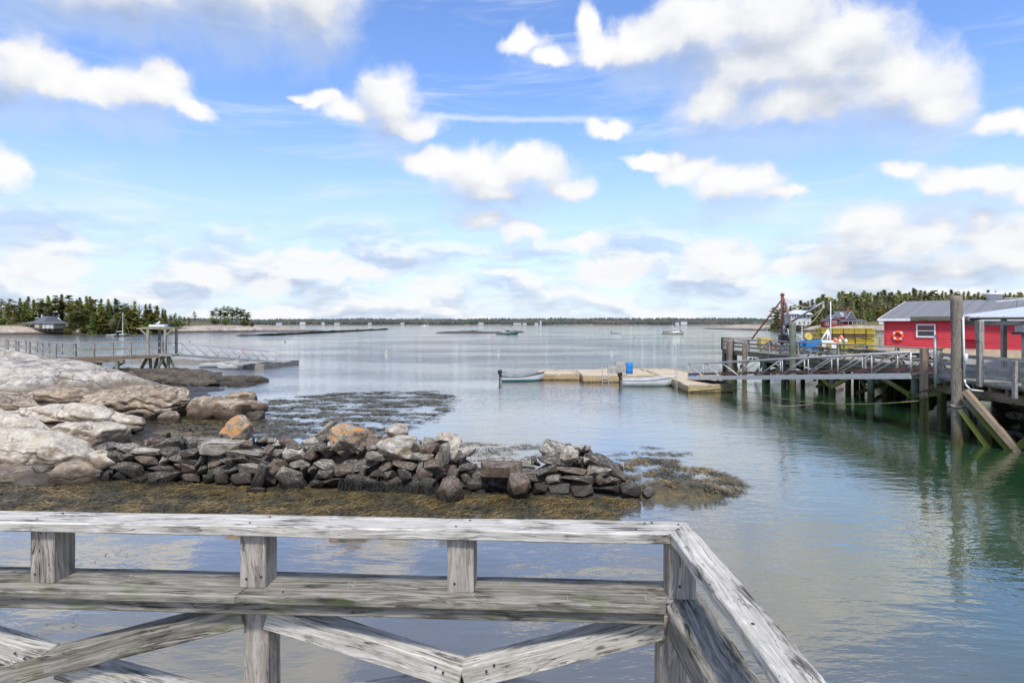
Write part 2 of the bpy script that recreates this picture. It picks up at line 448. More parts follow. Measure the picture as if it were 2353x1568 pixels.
wood('copper_leg', (0.30, 0.33, 0.235), (0.22, 0.245, 0.165), (0.09, 0.10, 0.07), stain=0.4, fine=0.25)
wood('trunk_bark_z', (0.17, 0.14, 0.11), (0.11, 0.09, 0.07), (0.04, 0.03, 0.025), fine=0.2)

paint('white_paint', (0.78, 0.78, 0.76)); paint('red_clapboard', (0.68, 0.050, 0.064), 0.55, 0.14, .9)
paint('red_trim', (0.50, 0.022, 0.036), 0.5, 0.05); paint('tan_board', (0.62, 0.49, 0.33), 0.7, 0.12, 2.0)
paint('galvanised', (0.56, 0.545, 0.515), 0.45, 0.12, 6.0, 0.35); paint('aluminium', (0.66, 0.66, 0.66), 0.45, 0.1, 4.0, 0.35)
paint('rust', (0.20, 0.085, 0.06), 0.85, 0.35, 4.0); paint('black_plastic', (0.02, 0.02, 0.022), 0.4, 0.3)
paint('blue_drum', (0.012, 0.20, 0.55), 0.4, 0.12); paint('orange_ring', (0.80, 0.13, 0.03), 0.5, 0.1)
paint('yellow_plastic', (0.60, 0.45, 0.09), 0.5, 0.1); paint('green_hull', (0.01, 0.12, 0.075), 0.35, 0.1)
paint('cream_paint', (0.62, 0.55, 0.38), 0.5, 0.12); paint('dark_hull', (0.02, 0.025, 0.04), 0.35, 0.1)
paint('rope_yellow', (0.55, 0.47, 0.16), 0.8); paint('rope_tan', (0.50, 0.42, 0.30), 0.85); paint('rope_dark', (0.10, 0.06, 0.045), 0.9)
paint('crate_grey', (0.42, 0.40, 0.37), 0.7, 0.25, 8.0); paint('house_red', (0.27, 0.035, 0.03), 0.7, 0.12, 1.0)
paint('house_grey', (0.60, 0.585, 0.54), 0.8, 0.1, 1.0); paint('house_roof', (0.11, 0.115, 0.13), 0.85, 0.12, 1.0); paint('house_white', (0.60, 0.60, 0.58), 0.7, 0.08, 1.0)
paint('brick_chimney', (0.33, 0.10, 0.06), 0.85, 0.2, 3.0); paint('metal_roof', (0.62, 0.64, 0.66), 0.45, 0.07, 1.0, 0.2)
paint('nail_head', (0.06, 0.05, 0.045), 0.6, 0.3, 40.0, 0.3); paint('sail_cover', (0.05, 0.09, 0.25), 0.7)
paint('gull_white', (0.80, 0.79, 0.77), 0.8); paint('gull_grey', (0.16, 0.17, 0.18), 0.8); paint('beak', (0.65, 0.40, 0.05), 0.5)
paint('trap_yellow', (0.62, 0.47, 0.05), 0.5, 0.15, 8.0); paint('trap_brown', (0.20, 0.12, 0.06), 0.6, 0.2, 8.0); paint('trap_olive', (0.36, 0.30, 0.06), 0.6, 0.2, 8.0)
paint('trap_net', (0.14, 0.12, 0.06), 0.9, 0.3, 12.0); paint('flag_red', (0.45, 0.03, 0.05), 0.8); paint('grey_metal', (0.23, 0.25, 0.27), 0.5, 0.1, 3.0, 0.4)
paint('teal_paint', (0.05, 0.30, 0.25), 0.4, 0.1)
def _tealhull(gg, b):
    z_ = gg.sep(gg.obj())[2]; setp(gg, b, gg.mix(gg.step(z_, .25, .27), (0.05, 0.34, 0.28), (0.74, 0.74, 0.72)), .45)
material('teal_hull', _tealhull)
def _glass(gg, b): setp(gg, b, (0.03, 0.035, 0.04), 0.06, spec=0.7)
material('window_glass', _glass)
def _shingle(gg, b):
    o = gg.obj(); n = gg.noise(gg.vmul(o, (1.0, 1.0, 1.0)), 0.7, 4.0); f = gg.noise(gg.vmul(o, (3.0, 14.0, 14.0)), 1.2, 4.0)
    s = gg.noise(gg.vmul(o, (5.0, 0.35, 0.35)), 1.0, 3.0)
    c = gg.ramp(f, [(0.3, (0.14, 0.142, 0.15)), (0.7, (0.29, 0.29, 0.305))])
    c = gg.mix(gg.step(s, .5, .72) * .45, c, (0.06, 0.062, 0.065)); c = gg.mix(gg.step(n, .58, .72) * .25, c, (0.26, 0.26, 0.27))
    setp(gg, b, c, 0.9, gg.bump(f, .4, .02), spec=.2)
material('asphalt_shingle', _shingle)

def rockmat(name, base, light, dark,  lichen=(0.55, 0.55, 0.52), lic=0.4, orange=0.0, wetz=None, scale=1.0, crack=0.6, warm=None, strata=0.5, soil=None, flank=None):
    def fn(gg, b):
        o = gg.vm('ADD', gg.obj(), gg.scale((7.3, 3.1, 9.7), gg.rnd() * 11.0))
        n1 = gg.noise(o, 1.1 * scale, 6.0, 0.62); n2 = gg.noise(o, 5.0 * scale, 6.0, 0.65); n3 = gg.noise(o, 24.0 * scale, 5.0, 0.7)
        so = gg.vm('ADD', gg.vmul(o, (0.7, 0.9, 5.0)), gg.scale(gg.vm('SUBTRACT', gg.noise(o, 0.9 * scale, 3.0, color=True), (.5, .5, .5)), 2.2))
        sn = gg.noise(so, 1.5 * scale, 5.0, 0.6)
        cc = gg.mix(gg.step(n1, 0.36, 0.64), dark, base); cc = gg.mix(gg.step(n2, 0.48, 0.68) * 0.8, cc, light)
        cc = gg.mix(gg.step(sn, 0.52, 0.66) * strata, cc, tuple(x * .6 for x in dark))
        if warm: cc = gg.mix(gg.step(gg.noise(o, 1.7 * scale, 4.0), .5, .66) * .7, cc, warm)
        cc = gg.mix(gg.step(n3, 0.55, 0.75) * 0.5, cc, tuple(x * .45 for x in base))
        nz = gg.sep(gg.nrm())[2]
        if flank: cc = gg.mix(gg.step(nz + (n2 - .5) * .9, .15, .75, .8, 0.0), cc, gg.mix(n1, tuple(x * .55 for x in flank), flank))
        if lic:
            lm = gg.step(gg.noise(o, 3.6 * scale, 6.0, 0.7), 0.50, 0.58) * gg.step(nz, -0.1, 0.6) * lic
            cc = gg.mix(lm, cc, lichen)
            sp = gg.step(gg.noise(o, 15.0 * scale, 3.0, .6), 0.62, 0.67) * lic
            cc = gg.mix(sp, cc, tuple(min(1, x * 1.15) for x in lichen))
        if orange:
            om = gg.step(gg.noise(o, 2.6 * scale, 5.0, 0.65), 0.44, 0.58) * gg.step(nz, -0.2, 0.5) * orange
            cc = gg.mix(om, cc, gg.mix(gg.noise(o, 14 * scale, 3.0), (0.50, 0.16, 0.008), (0.62, 0.30, 0.05)))
        cw = gg.vm('ADD', o, gg.scale(gg.vm('SUBTRACT', gg.noise(o, 2.0 * scale, 4.0, color=True), (.5, .5, .5)), 0.55 / scale))
        ck = gg.voronoi(gg.vmul(cw, (0.55, 0.8, 1.3)), 1.0 * scale, 'DISTANCE_TO_EDGE')
        cm = gg.step(ck, 0.0, 0.022, 1.0, 0.0) * gg.step(n1, .50, .62) * crack * .7
        cc = gg.mix(cm * .85, cc, (0.02, 0.018, 0.015))
        jw = gg.vm('ADD', gg.vmul(o, (.18, .35, 1.25)), gg.scale(gg.vm('SUBTRACT', gg.noise(o, .8 * scale, 3.0, color=True), (.5, .5, .5)), .55 / scale))
        jn = gg.noise(jw, 1.0 * scale, 1.0, .4); jm = gg.step(gg.m('ABSOLUTE', jn - .5), 0.0, .011, 1.0, 0.0) * crack
        cc = gg.mix(jm * .8, cc, (0.025, 0.02, 0.016))
        rough = 0.9
        if soil:
            pz = gg.sep(gg.pos())[2] + (gg.noise(gg.pos(), .12, 4.0) - .5) * 1.6
            cc = gg.mix(gg.step(pz, soil, soil + .5), cc, gg.mix(n2, (0.10, 0.10, 0.045), (0.17, 0.135, 0.07)))
        if wetz:
            z0, z1, wc = wetz
            pz = gg.sep(gg.pos())[2] + (gg.noise(gg.pos(), 1.3, 4.0) - .5) * .7
            wm = gg.step(pz, z0, z1, 1.0, 0.0)
            cc = gg.mix(wm * .88, cc, gg.mix(n2, wc, tuple(x * .4 for x in wc))); rough = 0.9 - wm * 0.45
        h = n1 * .6 + n2 * .35 + n3 * .12 + sn * .4 - cm * .5 - jm * .45
        setp(gg, b, cc, rough, gg.bump(h, 0.85, 0.07 / scale), spec=0.3)
    return material(name, fn)
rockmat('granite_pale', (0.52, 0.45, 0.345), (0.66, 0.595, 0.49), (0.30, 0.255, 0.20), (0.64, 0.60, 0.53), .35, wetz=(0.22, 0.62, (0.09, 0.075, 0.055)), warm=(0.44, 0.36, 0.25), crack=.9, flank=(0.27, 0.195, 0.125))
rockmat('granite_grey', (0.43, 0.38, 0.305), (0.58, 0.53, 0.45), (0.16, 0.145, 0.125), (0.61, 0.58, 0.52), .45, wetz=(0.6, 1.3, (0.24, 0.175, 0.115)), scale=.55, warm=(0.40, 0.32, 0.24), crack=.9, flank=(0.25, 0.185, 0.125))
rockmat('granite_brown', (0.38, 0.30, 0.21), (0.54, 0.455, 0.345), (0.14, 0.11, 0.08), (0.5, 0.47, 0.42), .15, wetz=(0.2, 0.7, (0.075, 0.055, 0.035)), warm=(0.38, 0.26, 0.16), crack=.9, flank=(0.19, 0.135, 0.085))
rockmat('reef_rock', (0.12, 0.095, 0.07), (0.20, 0.155, 0.11), (0.045, 0.036, 0.027), lic=0, wetz=(0.1, 0.5, (0.035, 0.03, 0.02)))
rockmat('island_rock', (0.42, 0.355, 0.285), (0.55, 0.49, 0.42), (0.22, 0.17, 0.125), lic=.2, wetz=(0.5, 1.3, (0.035, 0.028, 0.022)), scale=.16, warm=(0.46, 0.33, 0.22), strata=.4, soil=3.3)
WET = (0.12, 0.62, (0.026, 0.021, 0.016))
rockmat('stone_dark', (0.072, 0.061, 0.048), (0.15, 0.128, 0.10), (0.028, 0.024, 0.019), (0.50, 0.47, 0.40), .36, wetz=WET, scale=2.6, crack=.3)
rockmat('stone_brown', (0.145, 0.10, 0.066), (0.25, 0.182, 0.125), (0.055, 0.042, 0.034), (0.45, 0.44, 0.40), .25, wetz=WET, scale=2.6, crack=.3)
rockmat('stone_grey', (0.20, 0.172, 0.13), (0.38, 0.33, 0.26), (0.07, 0.065, 0.06), (0.58, 0.54, 0.46), .5, wetz=WET, scale=2.6, crack=.3)
rockmat('stone_pale', (0.40, 0.36, 0.30), (0.56, 0.52, 0.46), (0.18, 0.145, 0.105), (0.6, 0.58, 0.53), .4, wetz=WET, scale=2.2, crack=.4, warm=(0.45, 0.32, 0.18))
rockmat('stone_lichen', (0.34, 0.28, 0.21), (0.50, 0.44, 0.36), (0.15, 0.12, 0.085), lic=.2, orange=.8, wetz=WET, scale=1.9, crack=.4)
def _mud(gg, b):
    o = gg.pos(); n = gg.noise(o, 1.2, 6.0, .6); n2 = gg.noise(gg.vmul(o, (3.0, 6.0, 3.0)), 2.0, 6.0, .65)
    c = gg.ramp(n2, [(0.3, (0.022, 0.018, 0.010)), (0.5, (0.085, 0.066, 0.024)), (0.72, (0.19, 0.135, 0.04))])
    c = gg.mix(gg.step(n, .45, .62) * .7, c, (0.055, 0.048, 0.025))
    setp(gg, b, c, 0.45, gg.bump(n2, .9, .08))
material('weed_ground', _mud)
def _weed(name, a, bb, c3):
    def fn(gg, b):
        o = gg.pos(); n = gg.noise(o, 2.2, 5.0, .6); r = gg.noise(o, 40.0, 2.0)
        c = gg.mix(gg.step(n, .38, .62), a, bb); c = gg.mix(gg.step(r, .5, .7), c, c3)
        setp(gg, b, c, 0.42, spec=.5)
    return material(name, fn)
_weed('weed_olive', (0.10, 0.078, 0.032), (0.17, 0.13, 0.056), (0.05, 0.042, 0.022))
_weed('weed_gold', (0.20, 0.135, 0.045), (0.31, 0.215, 0.085), (0.11, 0.08, 0.035))
_weed('weed_dark', (0.045, 0.040, 0.024), (0.10, 0.086, 0.048), (0.18, 0.15, 0.085))
_weed('weed_black', (0.012, 0.012, 0.010), (0.03, 0.026, 0.018), (0.045, 0.038, 0.02))
def _seabed(gg, b):
    o = gg.pos(); n = gg.noise(o, 0.8, 6.0, .6); n2 = gg.noise(o, 4.0, 5.0, .65)
    c = gg.ramp(n, [(0.35, (0.05, 0.06, 0.045)), (0.55, (0.11, 0.115, 0.075)), (0.7, (0.17, 0.14, 0.06))])
    c = gg.mix(gg.step(n2, .5, .7) * .5, c, (0.03, 0.03, 0.015)); setp(gg, b, c, .9)
material('seabed', _seabed)

def _water(gg, b):
    nt = gg.nt
    o = gg.pos(); x, y, z = gg.sep(o)
    warp = gg.scale(gg.vm('SUBTRACT', gg.noise(o, 0.05, 2.0, color=True), (.5, .5, .5)), 6.0)
    o2 = gg.vm('ADD', o, warp)
    calm = gg.step(gg.noise(gg.vmul(o, (0.5, 1.0, 1.0)), 0.045, 3.0, .55), .40, .60)             # cat's paws and slicks
    offshore = gg.step(y, 22.0, 70.0)
    a = gg.noise(gg.vmul(o2, (0.55, 1.0, 1.0)), 0.85, 2.0, .5)                                      # long low swell
    c = gg.noise(gg.vmul(o2, (0.7, 1.5, 1.0)), 2.6, 3.0, .55)                                      # wind ripples
    d = gg.noise(gg.vmul(o2, (0.9, 1.7, 1.0)), 8.0, 2.0, .5)
    amp = (offshore * 0.76 + 0.15) * (calm * 0.75 + 0.35)
    h = a * 0.024 + c * 0.115 * amp + d * 0.013 * amp
    n = gg.new('ShaderNodeBump'); gg.put(n.inputs['Height'], h); n.inputs['Strength'].default_value = 1.0; n.inputs['Distance'].default_value = 1.0
    N = V(gg, n.outputs[0])
    lw = gg.new('ShaderNodeLayerWeight'); lw.inputs['Blend'].default_value = 0.5; gg.put(lw.inputs['Normal'], N)
    fac = gg.ramp(V(gg, lw.outputs['Facing']), [(0.0, (.08,) * 3), (0.45, (.16,) * 3), (0.6, (.27,) * 3), (0.75, (.52,) * 3), (0.9, (.80,) * 3), (1.0, (.90,) * 3)])
    gl = gg.new('ShaderNodeBsdfGlossy'); gg.put(gl.inputs['Roughness'], gg.step(y, 30.0, 300.0, 0.014, 0.06)); gl.inputs['Color'].default_value = (1.0, .955, .89, 1); gg.put(gl.inputs['Normal'], N)
    df = gg.new('ShaderNodeBsdfDiffuse'); gg.put(df.inputs['Color'], gg.mix(gg.step(x + (gg.noise(o, .2, 2.0) - .5) * 5.0 - gg.step(y, 20.0, 40.0) * 2.0, 1.0, 13.0), (0.185, 0.172, 0.145), (0.030, 0.100, 0.040)))
    tr = gg.new('ShaderNodeBsdfTransparent'); tr.inputs['Color'].default_value = (0.62, 0.75, 0.62, 1)
    body = gg.new('ShaderNodeMixShader'); body.inputs[0].default_value = 0.35
    nt.links.new(df.outputs[0], body.inputs[1]); nt.links.new(tr.outputs[0], body.inputs[2])
    mx = gg.new('ShaderNodeMixShader'); gg.put(mx.inputs[0], fac)
    nt.links.new(body.outputs[0], mx.inputs[1]); nt.links.new(gl.outputs[0], mx.inputs[2])
    return mx.outputs[0]
material('sea_water', _water)
M_ = MATS
rnd = random.Random(11)

# ---------------------------------------------------------------- water and sea bed
def grid_mesh(xs, ys, zf, smooth=True):
    vs = [(x, y, zf(x, y)) for y in ys for x in xs]; nx = len(xs)
    fs = [(j * nx + i, j * nx + i + 1, (j + 1) * nx + i + 1, (j + 1) * nx + i) for j in range(len(ys) - 1) for i in range(nx - 1)]
    return pydata('grid', vs, fs, smooth)
water = structure(link('water', grid_mesh([-6000, 6000], [-60, 9000], lambda x, y: 0.0), M_['sea_water']))
tag(water, 'rippled grey-blue harbour water reflecting clouds and piers')
def bedz(x, y):
    base = -0.55 - 0.05 * max(0, y - 12) - 0.10 * max(0, x - 3) - 0.12 * max(0, 8 - y)
    if x < -8: base += 0.05 * (-8 - x)
    return max(-7.0, base + 0.16 * mn.noise(Vector((x * .5, y * .5, 3))))
bed = structure(link('sea_bed', grid_mesh([-70 + i * 1.5 for i in range(84)] + [80, 300, 6000], [-60, -20, -6] + [i * 1.5 for i in range(50)] + [100, 400, 9000], bedz), M_['seabed']))
tag(bed, 'dim green and brown sea bed under the shallow water')
# ---------------------------------------------------------------- rocks of the left shore
def shape_rock(name, c, r, mat, seed, rz=0.0, sub=5, power=2.6, lump=0.16, fine=0.05, strata=0.0, tilt=(0, 0), parent=None, skew=None, cut=0, under=0.4):
    if cut == 0 and sub > 3: cut = 9
    """weathered ledge boulder: superellipsoid, lumps, bedding steps and chips"""
    bm = bmesh.new(); bmesh.ops.create_icosphere(bm, subdivisions=sub, radius=1.0)
    rr = random.Random(seed); off = Vector((rr.uniform(-50, 50), rr.uniform(-50, 50), rr.uniform(-50, 50)))
    planes = []
    for _ in range(cut):
        n = Vector((rr.gauss(0, 1), rr.gauss(0, 1), rr.gauss(0, .6))).normalized(); planes.append((n, rr.uniform(.70, .93)))
    mx = max(r); ax = Vector(r)
    for v_ in bm.verts:
        p_ = v_.co.copy()
        k_ = (abs(p_.x) ** power + abs(p_.y) ** power + abs(p_.z) ** power) ** (-1.0 / power)
        p_ = p_ * k_
        for n, dd in planes:
            e = p_.dot(n) - dd
            if e > 0: p_ -= n * e * .9
        q = Vector((p_.x * ax.x, p_.y * ax.y, p_.z * ax.z))
        s1 = mn.fractal(q * (1.1 / mx * 1.6) + off, 1.0, 2.0, 4)
        s2 = mn.fractal(q * (5.5 / mx) + off * 1.7, 1.0, 2.0, 4)
        nrm = Vector((p_.x / ax.x, p_.y / ax.y, p_.z / ax.z)).normalized()
        mn_r = min(r)
        q += nrm * (s1 * lump * .8 + s2 * fine * 1.9) * (mn_r * .7 + mx * .18)
        if strata:
            w = q.z * 2.2 / mn_r + s1 * 1.2 + q.x * .25 / mn_r; fr = w - math.floor(w)
            q += Vector((nrm.x, nrm.y, 0)) * (-(abs(fr - .5) ** 3) * 8 * strata * mn_r * .3)
        cr = abs(mn.noise(q * (2.1 / mx) + off * .3))
        if cr < .035: q -= nrm * (.035 - cr) / .035 * mn_r * .07
        if skew: q.z *= 1.0 + skew * (q.x / ax.x)
        if q.z < -ax.z * under: q.z = -ax.z * under + (q.z + ax.z * under) * .3
        v_.co = q
    M = Matrix.Translation(Vector(c)) @ Matrix.Rotation(rz, 4, 'Z') @ Matrix.Rotation(tilt[0], 4, 'Y') @ Matrix.Rotation(tilt[1], 4, 'X')
    return link(name, mesh_of(bm, name, True), M_[mat], parent, M)
def ledge(c, r, mat, seed, label, **k_):
    return tag(shape_rock('ledge_rock', c, r, mat, seed, **k_), label, 'rock', 'ledge rocks on the left shore')
# (centre, half sizes)
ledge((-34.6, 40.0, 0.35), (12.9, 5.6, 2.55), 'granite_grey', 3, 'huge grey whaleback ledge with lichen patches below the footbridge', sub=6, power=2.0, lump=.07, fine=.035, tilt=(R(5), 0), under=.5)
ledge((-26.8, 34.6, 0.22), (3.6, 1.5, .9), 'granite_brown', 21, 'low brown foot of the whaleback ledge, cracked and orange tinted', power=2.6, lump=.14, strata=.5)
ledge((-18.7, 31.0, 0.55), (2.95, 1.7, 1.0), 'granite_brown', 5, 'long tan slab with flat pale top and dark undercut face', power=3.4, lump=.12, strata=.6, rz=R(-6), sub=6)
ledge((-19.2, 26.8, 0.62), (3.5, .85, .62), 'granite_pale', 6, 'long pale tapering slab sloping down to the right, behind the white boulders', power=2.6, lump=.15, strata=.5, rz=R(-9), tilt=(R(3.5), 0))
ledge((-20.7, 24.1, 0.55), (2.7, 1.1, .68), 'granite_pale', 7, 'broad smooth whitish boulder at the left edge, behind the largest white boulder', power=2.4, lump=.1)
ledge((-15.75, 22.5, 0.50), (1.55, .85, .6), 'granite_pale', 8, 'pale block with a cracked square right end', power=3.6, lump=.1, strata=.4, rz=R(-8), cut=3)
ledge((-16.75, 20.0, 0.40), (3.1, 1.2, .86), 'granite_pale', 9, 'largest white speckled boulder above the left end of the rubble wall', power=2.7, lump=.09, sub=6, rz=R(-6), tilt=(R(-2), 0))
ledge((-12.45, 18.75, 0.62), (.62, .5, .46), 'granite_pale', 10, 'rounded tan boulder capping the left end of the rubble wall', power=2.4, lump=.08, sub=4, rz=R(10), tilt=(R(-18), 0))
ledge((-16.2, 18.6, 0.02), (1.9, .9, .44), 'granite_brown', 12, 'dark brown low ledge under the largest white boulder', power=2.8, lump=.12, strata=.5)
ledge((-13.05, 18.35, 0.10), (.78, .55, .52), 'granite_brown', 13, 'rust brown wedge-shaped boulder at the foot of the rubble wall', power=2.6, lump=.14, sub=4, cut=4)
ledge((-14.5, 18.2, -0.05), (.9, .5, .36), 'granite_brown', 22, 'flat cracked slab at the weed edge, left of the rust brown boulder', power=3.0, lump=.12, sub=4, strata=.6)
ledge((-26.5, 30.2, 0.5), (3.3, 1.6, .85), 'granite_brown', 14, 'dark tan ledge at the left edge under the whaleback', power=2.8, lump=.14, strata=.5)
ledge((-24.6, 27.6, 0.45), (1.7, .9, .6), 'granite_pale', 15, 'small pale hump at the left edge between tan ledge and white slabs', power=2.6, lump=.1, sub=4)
# broken blocks at the seaward end of the long tan slab
for i, (x, y, z, a, b_, c_, lab) in enumerate([
    (-15.2, 30.6, .32, .95, .8, .80, 'square brown block next to the end of the long tan slab'),
    (-13.9, 30.2, .30, .85, .7, .72, 'brown split block between two other shore blocks'),
    (-16.6, 29.5, .10, .6, .5, .45, 'small orange-brown rock in weed under the long tan slab'),
    (-14.3, 32.2, .62, .75, .6, .55, 'grey-brown block perched behind the split blocks'),
    (-13.3, 31.6, .42, .6, .5, .45, 'rounded brown rock at the seaward tip of the blocks'),
    (-12.9, 30.3, .05, .55, .5, .42, 'low dark rock at the seaward tip, awash')]):
    ledge((x, y, z), (a, b_, c_), 'granite_brown' if i != 5 else 'reef_rock', 40 + i, lab, sub=4, power=3.4, lump=.12, cut=5, rz=R(rnd.uniform(-30, 30)))
# brown reef under the pier tower
for i, (x, y, z, a, b_, c_, lab) in enumerate([
    (-30.0, 52.0, .15, 5.4, 2.6, .75, 'dark brown reef under the legs of the pier tower'),
    (-27.2, 48.8, .15, 3.2, 1.2, .55, 'tan layered reef slab in front of the pier tower'),
    (-24.6, 46.5, .05, 2.2, .8, .55, 'curved weedy reef slab sloping into the water'),
    (-22.6, 50.0, .05, 2.6, 1.1, .42, 'low dark reef end reaching out to the right'),
    (-21.5, 47.3, .0, 1.7, .6, .30, 'thin tan slab awash at the tip of the reef')]):
    ledge((x, y, z), (a, b_, c_), 'reef_rock', 60 + i, lab, sub=5, power=2.6, lump=.16, strata=.7)
# rock floor that joins the ledges
def shorez(x, y):
    d = (-13.4 - (y - 18) * .14) - x
    e = min(d * .10, .55) if d > 0 else d * .3
    if y < 18.0: e -= (18.0 - y) * .22
    if y > 33: e -= (y - 33) * .03
    return e - .12 + .28 * mn.fractal(Vector((x * .35, y * .35, 1)), 1, 2, 4)
sg = structure(link('shore_ground', grid_mesh([-60 + i * .5 for i in range(104)], [14 + i * .5 for i in range(82)], shorez), M_['reef_rock']))
tag(sg, 'dark weedy rock floor between the shore ledges')

# ---------------------------------------------------------------- rubble wall
def stone_mesh(seed, flat=False, rough=.018):
    rr = random.Random(seed); bm = bmesh.new()
    n = rr.randint(7, 10); pw = rr.uniform(5.0, 12.0)
    for _ in range(n * 2):
        p_ = Vector((rr.uniform(-1, 1), rr.uniform(-1, 1), rr.uniform(-1, 1)))
        k_ = (abs(p_.x) ** pw + abs(p_.y) ** pw + abs(p_.z) ** pw) ** (-1 / pw); bm.verts.new(p_ * k_ * .5 * rr.uniform(.82, 1.0))
    h = bmesh.ops.convex_hull(bm, input=bm.verts)
    bmesh.ops.delete(bm, geom=[e for e in h['geom_interior'] if isinstance(e, bmesh.types.BMVert)], context='VERTS')
    bmesh.ops.dissolve_limit(bm, angle_limit=R(14), verts=bm.verts, edges=bm.edges)
    bmesh.ops.bevel(bm, geom=list(bm.edges), offset=.022, segments=1, affect='EDGES')
    bmesh.ops.triangulate(bm, faces=[f for f in bm.faces if len(f.verts) > 4])
    for v_ in bm.verts: v_.co += mn.noise_vector(v_.co * 3 + Vector((seed, 0, 0))) * rough
    return mesh_of(bm, 'stone')
def crag_mesh(seed):
    rr = random.Random(seed); bm = bmesh.new(); bmesh.ops.create_icosphere(bm, subdivisions=4, radius=.5)
    pl = [(Vector((rr.gauss(0, 1), rr.gauss(0, 1), rr.gauss(0, 1))).normalized(), rr.uniform(.34, .44)) for _ in range(16)]
    for v_ in bm.verts:
        p_ = v_.co.copy()
        for n, d in pl:
            e = p_.dot(n) - d
            if e > 0: p_ -= n * e
        p_ += v_.co.normalized() * mn.fractal(v_.co * 3.2 + Vector((seed * 3.7, 0, 0)), 1, 2, 5) * .05
        v_.co = p_
    return mesh_of(bm, 'boulder', False)
LIB = {}
for mname in ('stone_dark', 'stone_brown', 'stone_grey', 'stone_pale'):
    LIB[mname] = []
    for i in range(12):
        me = stone_mesh(100 + i * 3); me.materials.append(M_[mname]); LIB[mname].append(me)
# line of the wall on the ground
def wall_line(t):
    a, b_ = Vector((-12.6, 18.35, 0)), Vector((3.35, 16.75, 0)); return a.lerp(b_, t)
def wall_top(u):
    k_ = [(150, .95), (260, 1.06), (380, 1.02), (520, 1.22), (620, 1.12), (720, 1.30), (830, 1.20), (920, 1.18), (1000, 1.20), (1060, 1.05), (1120, .52), (1160, .62), (1230, .70), (1290, 1.15), (1370, 1.05), (1440, .45), (1480, .2)]
    for (a, za), (b_, zb) in zip(k_, k_[1:]):
        if a <= u <= b_: return za + (zb - za) * (u - a) / (b_ - a)
    return .9 if u < 150 else .1
wallroot = thing('rubble_wall', (-4.6, 17.6, 0), 'dry-laid wall of dark rubble stones crossing the shallows', 'wall')
def place_stone(pos, size, mname, rot, me=None, name='stone', label=None):
    me = me or rnd.choice(LIB[mname])
    M = Matrix.Translation(pos) @ Matrix.Rotation(rot[2], 4, 'Z') @ Matrix.Rotation(rot[1], 4, 'Y') @ Matrix.Rotation(rot[0], 4, 'X') @ Matrix.Diagonal((size[0], size[1], size[2], 1))
    o = link(name, me, None, wallroot, M)
    if label: o['label'] = label
    return o
def pickmat(z, top):
    r_ = rnd.random()
    if z < .3: return 'stone_dark' if r_ < .75 else 'stone_brown'
    if z < top * .62: return 'stone_dark' if r_ < .45 else ('stone_brown' if r_ < .82 else 'stone_grey')
    return 'stone_grey' if r_ < .34 else ('stone_dark' if r_ < .62 else ('stone_brown' if r_ < .84 else 'stone_pale'))
x0, x1 = -12.6, 3.35
z = -.10; course = 0
nst = 0
while z < 1.15:
    hh = rnd.uniform(.17, .28); x = x0 + rnd.uniform(-.3, .1)
    while x < x1:
        w_ = rnd.choice((.24, .36, .5, .62, .8, 1.02)) * rnd.uniform(.9, 1.12); xc = x + w_ / 2
        t = (xc - x0) / (x1 - x0); base = wall_line(min(1, max(0, t)))
        u = HU + xc * FPX / base.y; top = wall_top(u)
        if z + hh * .65 < top and u < 1460:
            h2 = hh * rnd.uniform(.75, 1.35)
            place_stone(Vector((xc, base.y + .12 * z / .25 + rnd.uniform(-.09, .12), z + h2 / 2 + rnd.uniform(-.02, .02))), (w_ * 1.16, rnd.uniform(.42, .66), h2 * 1.22), pickmat(z, top),
                        (R(rnd.uniform(-12, 12)), R(rnd.gauss(0, 9)), R(rnd.uniform(-20, 20))))
            nst += 1
        x += w_
    z += hh * .93; course += 1
# tumbled stones over the top and back of the wall
for i in range(125):
    u = rnd.uniform(230, 1060) if i < 100 else rnd.uniform(1120, 1420); t = (u - 150) / 1300.0
    xx = x0 + t * (x1 - x0); b_ = wall_line(t); top = wall_top(u); bk = rnd.uniform(.35, 2.3 if u < 720 else 1.3)
    zz = top - .12 - max(0, bk - .9) * .42 + rnd.uniform(-.03, .14)
    s_ = rnd.choice((.36, .46, .58, .72, .95)) * rnd.uniform(.85, 1.1)
    place_stone(Vector((xx, b_.y + bk + .3, max(.1, zz))), (s_, s_ * rnd.uniform(.6, .95), s_ * rnd.uniform(.34, .6)), rnd.choice(('stone_grey', 'stone_grey', 'stone_dark', 'stone_brown', 'stone_pale')),
                (R(rnd.uniform(-24, 24)), R(rnd.uniform(-30, 30)), R(rnd.uniform(0, 360))))
# packed core so that no light shows through the joints
def corez(i, j):
    t = i / 60.0; x = x0 + .25 + t * (x1 - x0 - .6); u = HU + x * FPX / 17.5; top = max(.12, wall_top(u) - .30)
    b_ = wall_line(t); prof = [(.42, -.5), (.52, top * .5), (.75, top * .95), (1.2, top), (1.7, top * .8), (2.3, -.1), (2.5, -.5)][j]
    return (x, b_.y + prof[0] + .05 * mn.noise(Vector((x * 2, j, 0))), prof[1] + .06 * mn.noise(Vector((x * 2, j, 5))))
vs = [corez(i, j) for i in range(61) for j in range(7)]
fs = [(i * 7 + j, i * 7 + j + 1, (i + 1) * 7 + j + 1, (i + 1) * 7 + j) for i in range(60) for j in range(6)]
link('rubble_core', pydata('core', vs, fs), M_['reef_rock'], wallroot)
